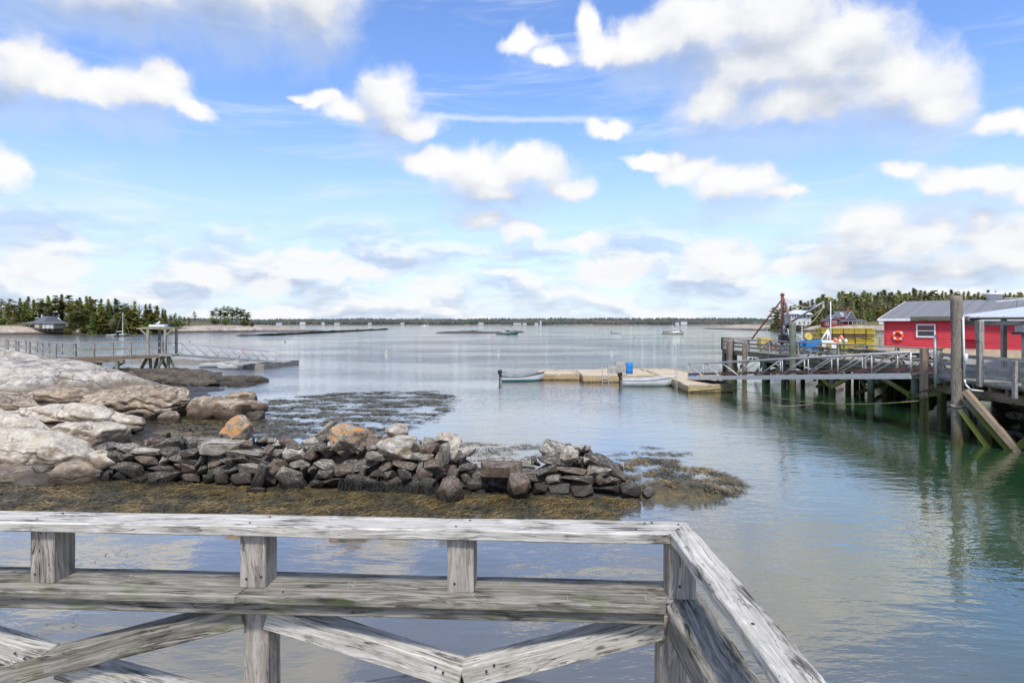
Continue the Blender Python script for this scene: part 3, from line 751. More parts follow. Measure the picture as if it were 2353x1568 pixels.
# boulders one can pick out, resting on the wall
def boulder(c, s_, mat, seed, rot, label, name='boulder', mesh=None):
    me = mesh or crag_mesh(seed); me.materials.clear(); me.materials.append(M_[mat])
    M = Matrix.Translation(c) @ Matrix.Rotation(R(rot[2]), 4, 'Z') @ Matrix.Rotation(R(rot[1]), 4, 'Y') @ Matrix.Rotation(R(rot[0]), 4, 'X') @ Matrix.Diagonal((s_[0], s_[1], s_[2], 1))
    return tag(link(name, me, None, None, M), label, 'boulder', 'boulders on the rubble wall')
boulder((-8.55, 19.0, 1.46), (1.12, .9, .95), 'stone_lichen', 7, (0, -8, 10), 'grey boulder with an orange lichen cap, left of the two tallest on the wall')
boulder((-4.85, 18.1, 1.40), (1.32, 1.0, 1.02), 'stone_lichen', 8, (0, 6, 30), 'pale pyramid boulder with an orange lichen peak, middle of the wall')
boulder((-3.25, 17.85, 1.22), (1.40, 1.0, .80), 'stone_pale', 9, (0, 4, 0), 'cream block-shaped boulder right of the orange-peaked one')
boulder((-3.55, 18.9, 1.45), (.85, .6, .5), 'stone_pale', 10, (0, 5, 40), 'small pale boulder behind the cream block-shaped one')
boulder((-5.75, 18.8, 1.45), (.95, .6, .46), 'stone_grey', 11, (10, -34, 15), 'tilted grey slab leaning up behind the orange-peaked boulder', mesh=stone_mesh(515))
boulder((-8.75, 18.4, 1.08), (1.45, .9, .46), 'stone_pale', 12, (0, -4, 0), 'tan flat boulder under the orange-capped grey boulder', mesh=stone_mesh(530))
boulder((1.63, 17.25, 1.08), (.62, .55, .50), 'stone_pale', 13, (0, 4, 20), 'white-patched stone crowning the right hump of the wall')
boulder((2.66, 17.15, .80), (1.55, .55, .36), 'stone_dark', 14, (14, 30, -8), 'long dark slab leaning down the right end of the wall', mesh=stone_mesh(540))
boulder((-7.15, 17.35, .42), (.36, .34, .88), 'stone_dark', 15, (0, 18, 0), 'narrow dark slab standing against the wall front', mesh=stone_mesh(545))
boulder((-7.15, 17.1, .10), (.55, .42, .32), 'stone_brown', 16, (0, 4, 10), 'squat brown stone at the foot of the standing slab', mesh=stone_mesh(550))
boulder((-1.66, 16.35, .26), (.80, .6, .85), 'stone_brown', 17, (0, 10, 30), 'weed-hung brown rock standing out in front of the wall')
boulder((-1.95, 17.35, 1.02), (.34, .4, .92), 'stone_grey', 18, (0, 8, 10), 'upright grey slab on the wall right of the cream boulder', mesh=stone_mesh(555))
boulder((-.30, 16.95, .78), (1.30, .8, .50), 'stone_brown', 19, (0, 3, -5), 'angular brown block alone in the dip of the wall', mesh=stone_mesh(561))
boulder((.18, 16.5, .44), (.62, .55, .62), 'stone_brown', 20, (0, 7, 8), 'squarish brown block below the dip of the wall', mesh=stone_mesh(565))
boulder((3.75, 16.75, .13), (.40, .40, .38), 'stone_pale', 23, (0, 0, 0), 'lone round tan cobble in weed at the right end of the wall')

# ---------------------------------------------------------------- seaweed
def in_poly(x, y, poly):
    c = False; j = len(poly) - 1
    for i in range(len(poly)):
        (xi, yi), (xj, yj) = poly[i], poly[j]
        if (yi > y) != (yj > y) and x < (xj - xi) * (y - yi) / (yj - yi) + xi: c = not c
        j = i
    return c
def frond(vs, fs, p_, ang, L, w, lift, rr):
    """one blade of weed lying along ang, four segments, slightly arched"""
    d = Vector((math.cos(ang), math.sin(ang), 0)); s_ = Vector((-d.y, d.x, 0)); n0 = len(vs); bend = rr.uniform(-.5, .5)
    for i in range(4):
        t = i / 3.0; ww = w * (1 - .85 * t ** 2) * (.7 if i == 0 else 1); c = p_ + d * L * t + s_ * bend * L * t * t + Vector((0, 0, lift * math.sin(math.pi * t) - .01 * t))
        vs.append(c + s_ * ww / 2 + Vector((0, 0, rr.uniform(-.3, .3) * w))); vs.append(c - s_ * ww / 2)
    for i in range(3): fs.append((n0 + 2 * i, n0 + 2 * i + 1, n0 + 2 * i + 3, n0 + 2 * i + 2))
def weed_bed(name, poly, count, mats, zf, ang, spread, L, w, lift, label, seed, thr=0.0, ns=.6, aniso=(1, 1), clump=1, edge=0.0):
    rr = random.Random(seed); xs = [q[0] for q in poly]; ys = [q[1] for q in poly]; vs, fs, mi = [], [], []; tries = 0
    while len(mi) < count and tries < count * 12:
        tries += 1; x, y = rr.uniform(min(xs), max(xs)), rr.uniform(min(ys), max(ys))
        if not in_poly(x, y, poly): continue
        nv = mn.fractal(Vector((x * ns * aniso[0], y * ns * aniso[1], seed)), 1, 2, 3)
        if nv < thr + rr.uniform(-.04, .04): continue
        pv_ = mn.fractal(Vector((x * 1.1, y * 2.0, seed + 40)), 1, 2, 3) + rr.uniform(-.16, .16)
        m_ = min(len(mats) - 1, 0 if pv_ < -.08 else 1 if pv_ < .14 else 2)
        for _ in range(clump):
            z_ = zf(x, y); n0 = len(fs)
            frond(vs, fs, Vector((x + rr.uniform(-.1, .1), y + rr.uniform(-.1, .1), z_)), ang + rr.gauss(0, spread), L * rr.uniform(.5, 1.4), w * rr.uniform(.5, 1.4), lift * rr.uniform(.2, 1.2), rr)
            mi.extend([m_] * (len(fs) - n0))
    me = pydata(name, vs, fs, True)
    for m_ in mats: me.materials.append(M_[m_])
    me.polygons.foreach_set('material_index', mi[:len(me.polygons)])
    return tag(link(name, me), label, 'seaweed', None, 'stuff')
def xy(u, v): q = W(u, v); return (q.x, q.y)
# weed-covered shelf in front of the wall
shelf_poly = [xy(-60, 1100), xy(200, 1108), xy(600, 1122), xy(1000, 1145), xy(1380, 1140), xy(1470, 1150), xy(1455, 1180), xy(1250, 1195), xy(900, 1200), xy(400, 1205), xy(-60, 1200)]
def shelfz(x, y):
    edge_y = 14.95 + .012 * (x + 12) ; f = (y - edge_y) / 1.2
    f += 1.1 * mn.fractal(Vector((x * .8, y * .8, 17)), 1, 2, 3); e = min(1, max(-3, f)); r_ = (3.0 - x) / 2.0 + 1.2 * mn.fractal(Vector((x * .7, y * 1.1, 27)), 1, 2, 3); e = max(-3, min(e, r_))
    return .07 * e + .05 * mn.fractal(Vector((x * .9, y * 1.3, 7)), 1, 2, 3) - .01
shelf = structure(link('weed_shelf', grid_mesh([-24 + i * .2 for i in range(145)], [13.2 + i * .2 for i in range(30)], shelfz), M_['weed_ground']))
tag(shelf, 'low shelf of rockweed-covered ground in front of the wall')
weed_bed('rockweed', shelf_poly, 42000, ['weed_dark', 'weed_olive', 'weed_gold'], lambda x, y: max(.010, shelfz(x, y) + .012), R(208), .42, .28, .022, .05,
         'matted olive and golden rockweed draped over the shelf before the wall', 4, thr=-.45, ns=.9)
# floating weed field beyond the wall
weed_bed('floating_weed', [xy(595, 960), xy(600, 918), xy(760, 903), xy(980, 897), xy(1040, 908), xy(1020, 945), xy(960, 975), xy(860, 1000), xy(640, 1010), xy(480, 1000), xy(420, 985)], 9500, ['weed_dark', 'weed_olive', 'weed_dark'],
         lambda x, y: .012, R(8), .40, .55, .075, .05, 'dark broken weed field floating between shore blocks and open water', 9, thr=.06, ns=.85, aniso=(.55, 1.6))
weed_bed('floating_weed', [xy(400, 985), xy(440, 1000), xy(620, 1012), xy(700, 1000), xy(600, 960), xy(480, 955), xy(330, 962)], 5000, ['weed_olive', 'weed_dark'],
         lambda x, y: .03, R(10), .4, .4, .05, .05, 'olive weed bed lapping the rocks behind the rubble wall', 12, thr=-.12, ns=.7, aniso=(.7, 1.3))
weed_bed('floating_weed', [xy(1000, 1050), xy(1060, 1015), xy(1240, 1020), xy(1300, 1040), xy(1180, 1062), xy(1080, 1070)], 2600, ['weed_olive', 'weed_gold', 'weed_dark'],
         lambda x, y: .010, R(10), .9, .22, .025, .03, 'thin golden weed floating behind the dip of the wall', 15, thr=.05, ns=.9, aniso=(.7, 1.4))
def endz(x, y):
    c = ((x - 4.5) / 1.7) ** 2 + ((y - 17.2) / .72) ** 2 + .5 * mn.fractal(Vector((x * 1.1, y * 1.1, 12)), 1, 2, 3)
    return .34 * max(0, 1 - c) ** .7 + .05 * mn.fractal(Vector((x * 2, y * 2, 2)), 1, 2, 3) - .6 * max(0, c - .8)
mound = tag(link('weed_mound', grid_mesh([2.2 + i * .12 for i in range(46)], [15.8 + i * .12 for i in range(22)], lambda x, y: endz(x, y) - .06), M_['weed_ground']), 'brown mound of wet rockweed at the right end of the wall', 'seaweed')
weed_bed('rockweed', [xy(1400, 1090), xy(1460, 1050), xy(1560, 1058), xy(1680, 1095), xy(1735, 1135), xy(1640, 1142), xy(1500, 1138), xy(1420, 1128)], 9000, ['weed_dark', 'weed_olive', 'weed_gold'],
         lambda x, y: max(.012, endz(x, y) - .03), R(-35), .7, .26, .03, .06, 'dark fringed rockweed trailing out from the right end of the wall', 22, thr=-.08, ns=1.1)
weed_bed('floating_weed', [xy(1380, 1050), xy(1480, 1025), xy(1580, 1040), xy(1600, 1062), xy(1450, 1068)], 900, ['weed_dark', 'weed_olive'],
         lambda x, y: .010, R(5), .6, .25, .03, .03, 'scattered weed scraps afloat beyond the mound', 25, thr=.10, ns=1.0, aniso=(.6, 1.5))
weed_bed('sunken_weed', [xy(760, 1500), xy(900, 1490), xy(960, 1540), xy(940, 1620), xy(760, 1620)], 1500, ['weed_gold', 'weed_olive'],
         lambda x, y: -.25, R(60), 1.2, .14, .03, .05, 'golden weed clump under water below the railing', 31, thr=-.05, ns=1.4)
weed_bed('drift_weed', [xy(200, 1560), xy(130, 1600), xy(60, 1490), xy(90, 1255), xy(300, 1250), xy(330, 1290), xy(200, 1300)], 160, ['weed_gold', 'weed_olive'],
         lambda x, y: .010, R(25), .8, .10, .02, .02, 'few scraps of golden weed adrift under the railing', 33, thr=.16, ns=1.6)
# weed hanging from the wall foot
hang_v, hang_f, rr = [], [], random.Random(5)
for u0_, u1_, zt in ((780, 900, .55), (900, 985, .42), (640, 700, .30), (985, 1060, .55), (300, 420, .28)):
    for _ in range(260):
        u = rr.uniform(u0_, u1_); q = W(u, 1128); x = q.x; b_ = wall_line((x - x0) / (x1 - x0))
        cl_ = .5 + .5 * mn.noise(Vector((u * .06, 0, 0))); z_ = zt * rr.uniform(.25, 1.0) * (.4 + .8 * cl_); n0 = len(hang_v); L = rr.uniform(.06, .30); w = rr.uniform(.008, .022); dx_ = rr.uniform(-.05, .05)
        yy = b_.y - .30 - rr.uniform(0, .05) - (.25 if u0_ == 985 else 0)
        for k_ in range(4):
            t = k_ / 3; hang_v += [(x + dx_ * t - w / 2, yy - .06 * t, z_ - L * t), (x + dx_ * t + w / 2, yy - .06 * t - .01, z_ - L * t)]
        for k_ in range(3): hang_f.append((n0 + 2 * k_, n0 + 2 * k_ + 1, n0 + 2 * k_ + 3, n0 + 2 * k_ + 2))
tag(link('hanging_weed', pydata('hang', hang_v, hang_f, True), M_['weed_black']), 'black weed fringes hanging from the foot of the wall', 'seaweed', None, 'stuff')

# ---------------------------------------------------------------- railing in the foreground
rail = thing('deck_railing', (0, 2.4, 3.2), 'weathered grey timber railing with wide plank in the foreground', 'railing')
def RY(x): return 2.346 - .0534 * x            # line of the front edge of the cap on the ground plan
CZ = 4.0
def wedge(name, pts, z0, z1, mat, seed, wob=.0035, cuts=60):
    """plank from a four-cornered plan (mitred ends), with a worn surface"""
    a, b_, c_, d_ = [Vector((q[0], q[1], 0)) for q in pts]          # a-b near edge, d-c far edge
    bm = bmesh.new(); L = (b_ - a).length; n = max(8, int(L / .035)); m = 8; ring = []
    ctr = (a + b_ + c_ + d_) / 4; ctr.z = (z0 + z1) / 2; ex = (b_ - a).normalized()
    M = Matrix.Translation(ctr) @ Matrix((ex, Vector((-ex.y, ex.x, 0)), Vector((0, 0, 1)))).transposed().to_4x4(); Mi = M.inverted()
    e = .0045
    for i in range(n + 1):
        t = i / n; p_, q_ = a.lerp(b_, t), d_.lerp(c_, t); dv = (q_ - p_).normalized(); wd = (q_ - p_).length; sec = []
        for (s_, z_) in [(0, z0 + e), (0, (z0 + z1) / 2), (0, z1 - e), (e, z1)] + [(wd * k_ / 6, z1) for k_ in range(1, 6)] + [(wd - e, z1), (wd, z1 - e), (wd, z0 + e), (wd - e, z0), (e, z0)]:
            v_ = p_ + dv * s_; v_.z = z_
            nn = mn.noise_vector(Vector((v_.x * 1.7 + seed, v_.y * 14, v_.z * 14))); n2 = mn.noise_vector(Vector((v_.x * 9 + seed, v_.y * 40, v_.z * 40)))
            v_ += (nn * 1.0 + n2 * .45) * wob
            sec.append(bm.verts.new(Mi @ v_))
        ring.append(sec)
    k_ = len(ring[0])
    for r0_, r1_ in zip(ring, ring[1:]):
        for j in range(k_): bm.faces.new((r0_[j], r1_[j], r1_[(j + 1) % k_], r0_[(j + 1) % k_]))
    bm.faces.new(ring[0]); bm.faces.new(list(reversed(ring[-1])))
    bmesh.ops.recalc_face_normals(bm, faces=bm.faces)
    return link(name, mesh_of(bm, name), mat, rail, M)
# cap: two lengths on the front, one on the right
gap = .002
wedge('cap_plank', [(-3.4, RY(-3.4)), (.600, RY(.600) - .0), (.702, RY(.702) + .147), (-3.4, RY(-3.4) + .147)], CZ - .041, CZ, M_['rail_wood'], 1.0)
wedge('cap_plank', [(.704 + .0, RY(.704) + .146), (.704, .30), (.603, .30), (.603, RY(.603) - .002)][::-1][:0] or [(.603, .30), (.603, RY(.603) + .0), (.706, RY(.706) + .147), (.706, .30)], CZ - .0415, CZ + .001, M_['rail_wood'], 9.0)
# wide plank below it
PZ = 3.745
wedge('seat_plank', [(-3.4, RY(-3.4) - .046), (-1.075, RY(-1.075) - .046), (-1.03, RY(-1.03) + .19), (-3.4, RY(-3.4) + .19)], PZ - .031, PZ, M_['rail_wood_dark'], 21.0)
wedge('seat_plank', [(-1.071, RY(-1.071) - .046), (.572, RY(.572) - .046), (.640, RY(.64) + .19), (-1.026, RY(-1.026) + .19)], PZ - .031, PZ + .001, M_['rail_wood_dark'], 33.0)
wedge('seat_plank', [(.577, .30), (.577, RY(.577) - .046), (.735, RY(.72) + .19), (.735, .30)], PZ - .032, PZ - .001, M_['rail_wood_dark'], 41.0)
# beams under the wide plank
beam('lower_rail', (-3.4, RY(-3.4) + .03, 3.688), (.575, RY(.575) + .03, 3.688), .10, .050, M_['rail_wood_dark'], rail, .004, wob=.002, seed=4)
beam('lower_rail', (.635, .30, 3.664), (.635, RY(.635) - .03, 3.664), .09, .098, M_['rail_wood_dark'], rail, .004, wob=.002, seed=5)
def post(xc, yf, z0, z1, w=.104, d=.115, seed=0):
    M = Matrix.Translation((xc, yf + d / 2, (z0 + z1) / 2)) @ Matrix.Rotation(R(-3), 4, 'Z')
    bm = bmesh.new(); box_bm(bm, w, d, z1 - z0, bevel=.004)
    bmesh.ops.subdivide_edges(bm, edges=[e for e in bm.edges if abs((e.verts[0].co - e.verts[1].co).z) > .1], cuts=10, use_grid_fill=True)
    for v_ in bm.verts:
        n = mn.noise_vector(Vector((v_.co.x * 20 + seed, v_.co.y * 20, v_.co.z * 4))); v_.co.x += n.x * .0018; v_.co.y += n.y * .0018
    return link('post', mesh_of(bm, 'post'), M_['post_wood_z'], rail, M)
for i, xc in enumerate((-1.908, -1.033, -.199)):
    post(xc, RY(xc) + .030, PZ - .002, CZ - .039, seed=i * 3)
post(.655, RY(.655) + .016, PZ - .002, CZ - .040, seed=17)
post(-1.025, RY(-1.025) + .045, 3.16, 3.665, seed=23); post(.628, RY(.628) + .05, 3.16, 3.665, seed=29); post(-2.78, RY(-2.78) + .045, 3.16, 3.665, seed=24)
# diagonal braces (X in each bay)
def brace(xa, za, xb, zb, off, seed, w=.095, h=.088, name='brace'):
    return beam(name, (xa, RY(xa) + off, za), (xb, RY(xb) + off, zb), w, h, M_['rail_wood'] if seed % 2 else M_['rail_wood_dark'], rail, .004, wob=.002, seed=seed)
cxr, czr = -.195, 3.405
brace(-.98, 3.625, cxr - .005, czr, .075, 51); brace(.585, 3.625, cxr + .005, czr, .075, 53)
brace(cxr, czr - .05, .60, 3.20, .10, 55); brace(cxr, czr - .05, -.99, 3.20, .105, 57)
cxl = -1.90
brace(-1.075, 3.630, cxl - .3, 3.325, .070, 60); brace(-2.75, 3.625, cxl - .02, czr + .005, .078, 61); brace(cxl + .02, czr - .03, -1.10, 3.20, .11, 63)
# nail heads
nm = bmesh.new(); bmesh.ops.create_cone(nm, cap_ends=True, segments=8, radius1=.0055, radius2=.0045, depth=.003); nail_me = mesh_of(nm, 'nail'); nail_me.materials.append(M_['nail_head'])
def nail(p_, rot=None): link('nail', nail_me, None, rail, Matrix.Translation(p_) @ (rot or Matrix.Identity(4)))
for xc in (-1.94, -1.05, -.22, .48): 
    nail((xc, RY(xc) + .04, CZ + .0015)); nail((xc + .05, RY(xc) + .115, CZ + .0015))
nail((.56, RY(.56) + .125, CZ + .0015)); nail((.66, RY(.6) + .105, CZ + .002)); nail((.645, RY(.6) + .05, CZ + .002)); nail((.64, 1.62, CZ + .002)); nail((-.90, RY(-.9) + .0, PZ + .0015))
rx = Matrix.Rotation(R(90), 4, 'X')
for xc in (-1.94, -1.06, -.225): nail((xc, RY(xc) + .029, PZ + .035), rx)
nail((-1.00, RY(-1) + .029, PZ + .045), rx); nail((.64, RY(.64) + .014, PZ + .05), rx)

for (xa, za) in ((-.30, 3.455), (-.27, 3.435), (-.10, 3.445), (-.07, 3.47), (-2.02, 3.46), (-1.98, 3.44)):
    nail((xa, RY(xa) + .022, za), rx)
# scratched marks left on the wide plank
sm_ = bmesh.new(); rs_ = random.Random(8)
for _ in range(22):
    xa = rs_.choice((-1.55, -.75, -.65, -.1, .1, .42)) + rs_.gauss(0, .14); ya = RY(xa) + rs_.uniform(-.02, .16); an_ = rs_.gauss(1.9, .45); L = rs_.uniform(.03, .11)
    box_bm(sm_, L, rs_.uniform(.001, .002), .0012, Matrix.Translation((xa, ya, PZ + .0022)) @ Matrix.Rotation(an_, 4, 'Z'))
sc_ = link('scratches', mesh_of(sm_, 'scratches'), paint('bare_wood', (0.44, 0.405, 0.34), .9), rail); sc_['kind'] = 'stuff'

# deck of the landing the railing belongs to
landing = thing('timber_landing', (-1.4, 1.2, 3.15), 'plank landing behind the foreground railing', 'deck')
for i in range(14):
    xx = -3.35 + i * .29
    beam('plank', (xx, -1.5, 3.14), (xx, RY(xx) + .12, 3.14), .28, .04, M_['grey_wood'], landing)
for xx in (-2.78, -1.02, .62): pile('support_post', (xx, RY(xx) + .1, -1.2), (xx, RY(xx) + .1, 3.118), .11, M_['pile_brown_z'], landing, seed=xx)
# ---------------------------------------------------------------- trees
def leafmat(name, a, b_, c3):
    def fn(gg, b):
        r_ = gg.rnd(); o = gg.obj(); n = gg.noise(o, .55, 4.0, .6); n2 = gg.noise(o, 3.0, 3.0)
        c = gg.mix(gg.step(n, .38, .62), a, b_); c = gg.mix(gg.step(n2, .45, .7) * .6, c, c3)
        hsv = gg.new('ShaderNodeHueSaturation'); gg.put(hsv.inputs['Color'], c); gg.put(hsv.inputs['Hue'], r_ * .05 + .475); gg.put(hsv.inputs['Value'], r_ * .7 + .7)
        df = gg.new('ShaderNodeBsdfDiffuse'); tl_ = gg.new('ShaderNodeBsdfTranslucent'); mx = gg.new('ShaderNodeMixShader'); mx.inputs[0].default_value = .42
        for n_ in (df, tl_): gg.put(n_.inputs['Color'], hsv.outputs[0])
        gg.nt.links.new(df.outputs[0], mx.inputs[1]); gg.nt.links.new(tl_.outputs[0], mx.inputs[2])
        return mx.outputs[0]
    return material(name, fn)
leafmat('needle_dark', (0.186, 0.23, 0.079), (0.306, 0.35, 0.12), (0.372, 0.383, 0.154))
leafmat('needle_olive', (0.306, 0.329, 0.099), (0.459, 0.449, 0.143), (0.547, 0.493, 0.175))
leafmat('leaf_yellow', (0.28, 0.27, 0.07), (0.40, 0.36, 0.09), (0.20, 0.21, 0.06))
leafmat('twig_grey', (0.263, 0.219, 0.175), (0.385, 0.333, 0.28), (0.175, 0.149, 0.123))
leafmat('hill_needle', (0.329, 0.339, 0.154), (0.514, 0.493, 0.251), (0.613, 0.569, 0.329))
def clump(vs, fs, c, s_, rr, flat=.5):
    """three crossed ragged sprays"""
    for _ in range(2):
        a = rr.uniform(0, 6.283); d = Vector((math.cos(a), math.sin(a), rr.uniform(-.35, .15))).normalized(); n = Vector((rr.gauss(0, flat), rr.gauss(0, flat), 1)).normalized()
        e = d.cross(n).normalized(); k_ = len(vs); w = s_ * rr.uniform(.35, .6)
        vs += [c - d * s_ * .6, c + e * w * rr.uniform(.7, 1.1), c + d * s_ * rr.uniform(.7, 1.1), c - e * w * rr.uniform(.7, 1.1)]
        fs.append((k_, k_ + 1, k_ + 2, k_ + 3))
def tree_meshes(kind, seed, h):
    rr = random.Random(seed); vs, fs = [], []; bm = bmesh.new()
    lean = Vector((rr.uniform(-.03, .03), rr.uniform(-.03, .03), 0)) * h
    r0_ = h * rr.uniform(.014, .02)
    tube_bm(bm, (0, 0, -.8), (lean.x * .5, lean.y * .5, h * .5), r0_, r0_ * .7, 6, False); tube_bm(bm, (lean.x * .5, lean.y * .5, h * .5), (lean.x, lean.y, h * .97), r0_ * .7, r0_ * .15, 6, False)
    def ax(t): return Vector((lean.x * t, lean.y * t, h * t))
    if kind == 'spruce':
        Rm = h * rr.uniform(.15, .2); t = rr.uniform(.06, .16)
        while t < .985:
            rad = Rm * (1 - t) ** .75 * rr.uniform(.75, 1.12) + .12
            nb = rr.randint(5, 7)
            for k_ in range(nb):
                a = rr.uniform(0, 6.283); L = rad * rr.uniform(.65, 1.15); d = Vector((math.cos(a), math.sin(a), -.22 if t < .75 else .15))
                if rr.random() < .35 and t < .8: tube_bm(bm, ax(t), ax(t) + d * L * .8, .05, .02, 3, False)
                m_ = max(2, int(L / .55))
                for j in range(m_):
                    f = (j + rr.uniform(.3, 1)) / m_; clump(vs, fs, ax(t) + d * L * f + Vector((rr.gauss(0, .15), rr.gauss(0, .15), rr.gauss(0, .12))), rr.uniform(.75, 1.35) * (1 - .45 * t), rr)
            t += rr.uniform(.028, .042) * 12 / h
    elif kind == 'pine':
        t = rr.uniform(.16, .36)
        while t < 1.0:
            prof = math.sin(min(1, (t - .2) / .8) * math.pi * .86 + .3); nb = rr.randint(2, 4)
            for k_ in range(nb):
                a = rr.uniform(0, 6.283); L = h * .23 * prof * rr.uniform(.35, 1.2); d = Vector((math.cos(a), math.sin(a), rr.uniform(.05, .35)))
                tube_bm(bm, ax(t), ax(t) + d * L, .09, .03, 3, False)
                for j in range(int(10 + L * 6)):
                    f = rr.uniform(.3, 1.05); q = ax(t) + d * L * f + Vector((rr.gauss(0, .16) * L, rr.gauss(0, .16) * L, rr.gauss(.12, .12)))
                    clump(vs, fs, q, rr.uniform(.5, 1.0), rr, .3)
            t += rr.uniform(.05, .10)
    elif kind == 'bush':
        for k_ in range(240):
            u_ = Vector((rr.gauss(0, 1), rr.gauss(0, 1), rr.gauss(0, 1))).normalized() * rr.uniform(.55, 1) ** .5
            u_ *= 1 + .3 * mn.noise(u_ * 2 + Vector((seed, 0, 0)))
            clump(vs, fs, Vector((u_.x * h * .36, u_.y * h * .36, h * .56 + u_.z * h * .44)), rr.uniform(.45, .9), rr, .9)
    else:   # bare broadleaf
        for k_ in range(16):
            t = rr.uniform(.2, .7); a = rr.uniform(0, 6.283); p_ = ax(t); d = Vector((math.cos(a) * .55, math.sin(a) * .55, 1)).normalized(); L = h * rr.uniform(.2, .4)
            tube_bm(bm, p_, p_ + d * L, .09, .03, 3, False)
            for j in range(7):
                q = p_ + d * L * rr.uniform(.3, 1); e = Vector((rr.gauss(0, 1), rr.gauss(0, 1), rr.uniform(.3, 1.4))).normalized(); s_ = Vector((rr.gauss(0, 1), rr.gauss(0, 1), 0)).normalized() * .035
                l2 = rr.uniform(.7, 1.7); i0 = len(vs); vs += [q - s_, q + s_, q + e * l2]; fs.append((i0, i0 + 1, i0 + 2))
                for _ in range(3):
                    q2 = q + e * l2 * rr.uniform(.3, .9); e2 = (e + Vector((rr.gauss(0, .7), rr.gauss(0, .7), rr.gauss(0, .4)))).normalized(); i0 = len(vs); vs += [q2 - s_ * .7, q2 + s_ * .7, q2 + e2 * rr.uniform(.4, .9)]; fs.append((i0, i0 + 1, i0 + 2))
    return mesh_of(bm, 'trunk', True), pydata('crown', vs, fs)
TREES = {}
def tree_lib(kind, n, h, mat, key, bark='trunk_bark_z'):
    out = []
    for i in range(n):
        t_, c_ = tree_meshes(kind, 900 + i * 7 + len(TREES) * 100, h); t_.materials.append(M_[bark]); c_.materials.append(M_[mat]); out.append((t_, c_, h))
    TREES[key] = out
tree_lib('spruce', 6, 14, 'needle_dark', 'spruce'); tree_lib('spruce', 4, 13, 'needle_olive', 'spruce_olive'); tree_lib('pine', 6, 13, 'needle_dark', 'pine'); tree_lib('pine', 3, 12, 'leaf_yellow', 'pine_yellow')
tree_lib('bush', 4, 6, 'leaf_yellow', 'bush'); tree_lib('bush', 4, 5, 'needle_dark', 'bush_dark'); tree_lib('bare', 4, 10, 'twig_grey', 'bare'); tree_lib('spruce', 6, 14, 'hill_needle', 'hill_spruce'); tree_lib('pine', 3, 13, 'hill_needle', 'hill_pine')
trnd = random.Random(77)
hill_sky = [(1745, 738), (1765, 728), (1780, 700), (1792, 712), (1806, 694), (1822, 700), (1839, 688), (1855, 694), (1872, 686), (1894, 676), (1905, 686), (1920, 676), (1932, 667), (1960, 667), (2000, 668), (2040, 666), (2080, 668), (2110, 664), (2150, 669), (2200, 668), (2250, 671), (2300, 668), (2360, 671), (2420, 671)]
def hsv_(u):
    for (a, va), (b_, vb) in zip(hill_sky, hill_sky[1:]):
        if a <= u <= b_: return va + (vb - va) * (u - a) / (b_ - a)
    return 672
skyline = [(-30, 688), (0, 690), (22, 686), (45, 684), (67, 676), (90, 684), (112, 679), (137, 673), (160, 680), (180, 681), (209, 677), (232, 683), (252, 686), (265, 684), (290, 694), (313, 689), (339, 694), (356, 700), (374, 706)]
def sky_v(u):
    for (a, va), (b_, vb) in zip(skyline, skyline[1:]):
        if a <= u <= b_: return va + (vb - va) * (u - a) / (b_ - a)
    return 706
def place_phrase(u, v):
    if u < 470:
        w_ = 'left of the cottage' if u < 50 else 'behind the cottage' if u < 140 else 'right of the cottage' if u < 200 else 'left of the sailboat mast' if u < 268 else 'right of the sailboat mast' if u < 325 else 'beside the pier tower'
        return w_
    if u < 600: return 'left half' if u < 532 else 'right half'
    return 'left of the red house' if u < 1885 else 'above the red house' if u < 1985 else 'left of the shed roof' if u < 2050 else 'above the left shed roof' if u < 2150 else 'by the tall pile top' if u < 2230 else 'above the roof vent' if u < 2300 else 'at the right edge'
def plant(key, loc, height, name, label, group, cat='tree', i=None):
    uu = HU + loc[0] * FPX / loc[1]; vt = HV - (loc[2] + height - CAMZ) * FPX / loc[1]
    ref = sky_v(uu) if uu < 470 else hsv_(uu) if uu > 1500 else 708
    label += ', ' + place_phrase(uu, vt) + (', skyline' if vt < ref + 7 else ', halfway down' if vt < ref + 22 else ', low')
    t_, c_, h = TREES[key][trnd.randrange(len(TREES[key])) if i is None else i]; s_ = height / h
    r_ = bpy.data.objects.new(name, None); col.objects.link(r_); r_.empty_display_size = .3; r_.location = loc; r_.rotation_euler = (0, 0, trnd.uniform(0, 6.283)); r_.scale = ((s_ * trnd.uniform(1.05, 1.45),) * 2 + (s_,))
    tag(r_, label, cat, group)
    for nm, me in (('trunk', t_), ('crown', c_)):
        o = bpy.data.objects.new(nm, me); col.objects.link(o); o.parent = r_
    return r_

# ---------------------------------------------------------------- left island
def isl_front(x):
    k_ = [(-330, 238), (-209, 249), (-162, 303), (-138, 333), (-112, 372), (-95, 420)]
    for (a, ya), (b_, yb) in zip(k_, k_[1:]):
        if a <= x <= b_: return ya + (yb - ya) * (x - a) / (b_ - a)
    return 238 if x < -330 else 480
def islz(x, y):
    d = y - isl_front(x); n = mn.fractal(Vector((x * .06, y * .06, 0)), 1, 2, 5); n2 = mn.fractal(Vector((x * .35, y * .2, 4)), 1, 2, 3)
    top = 2.6 + (1.0 if x < -170 else .2); 
    if x > -175: top -= (x + 175) * .022
    if x > -140: top -= (x + 140) * .12
    e = -1.0 + min(1.0, max(-.5, d / 9.0)) * (top + 1.0)
    if d > 9: e += min(2.2 if x < -175 else max(0, 2.2 - (x + 175) * .06), (d - 9) * .035)
    if d > 60 or x > -140: e -= max(0, d - (60 if x < -140 else 25)) * .08
    return e + n * .5 + n2 * .28
island = structure(link('island', grid_mesh([-330 + i * 2 for i in range(120)], [234 + i * 2 for i in range(115)], islz), M_['island_rock']))
tag(island, 'wooded island with bare tan rock shore on the left')
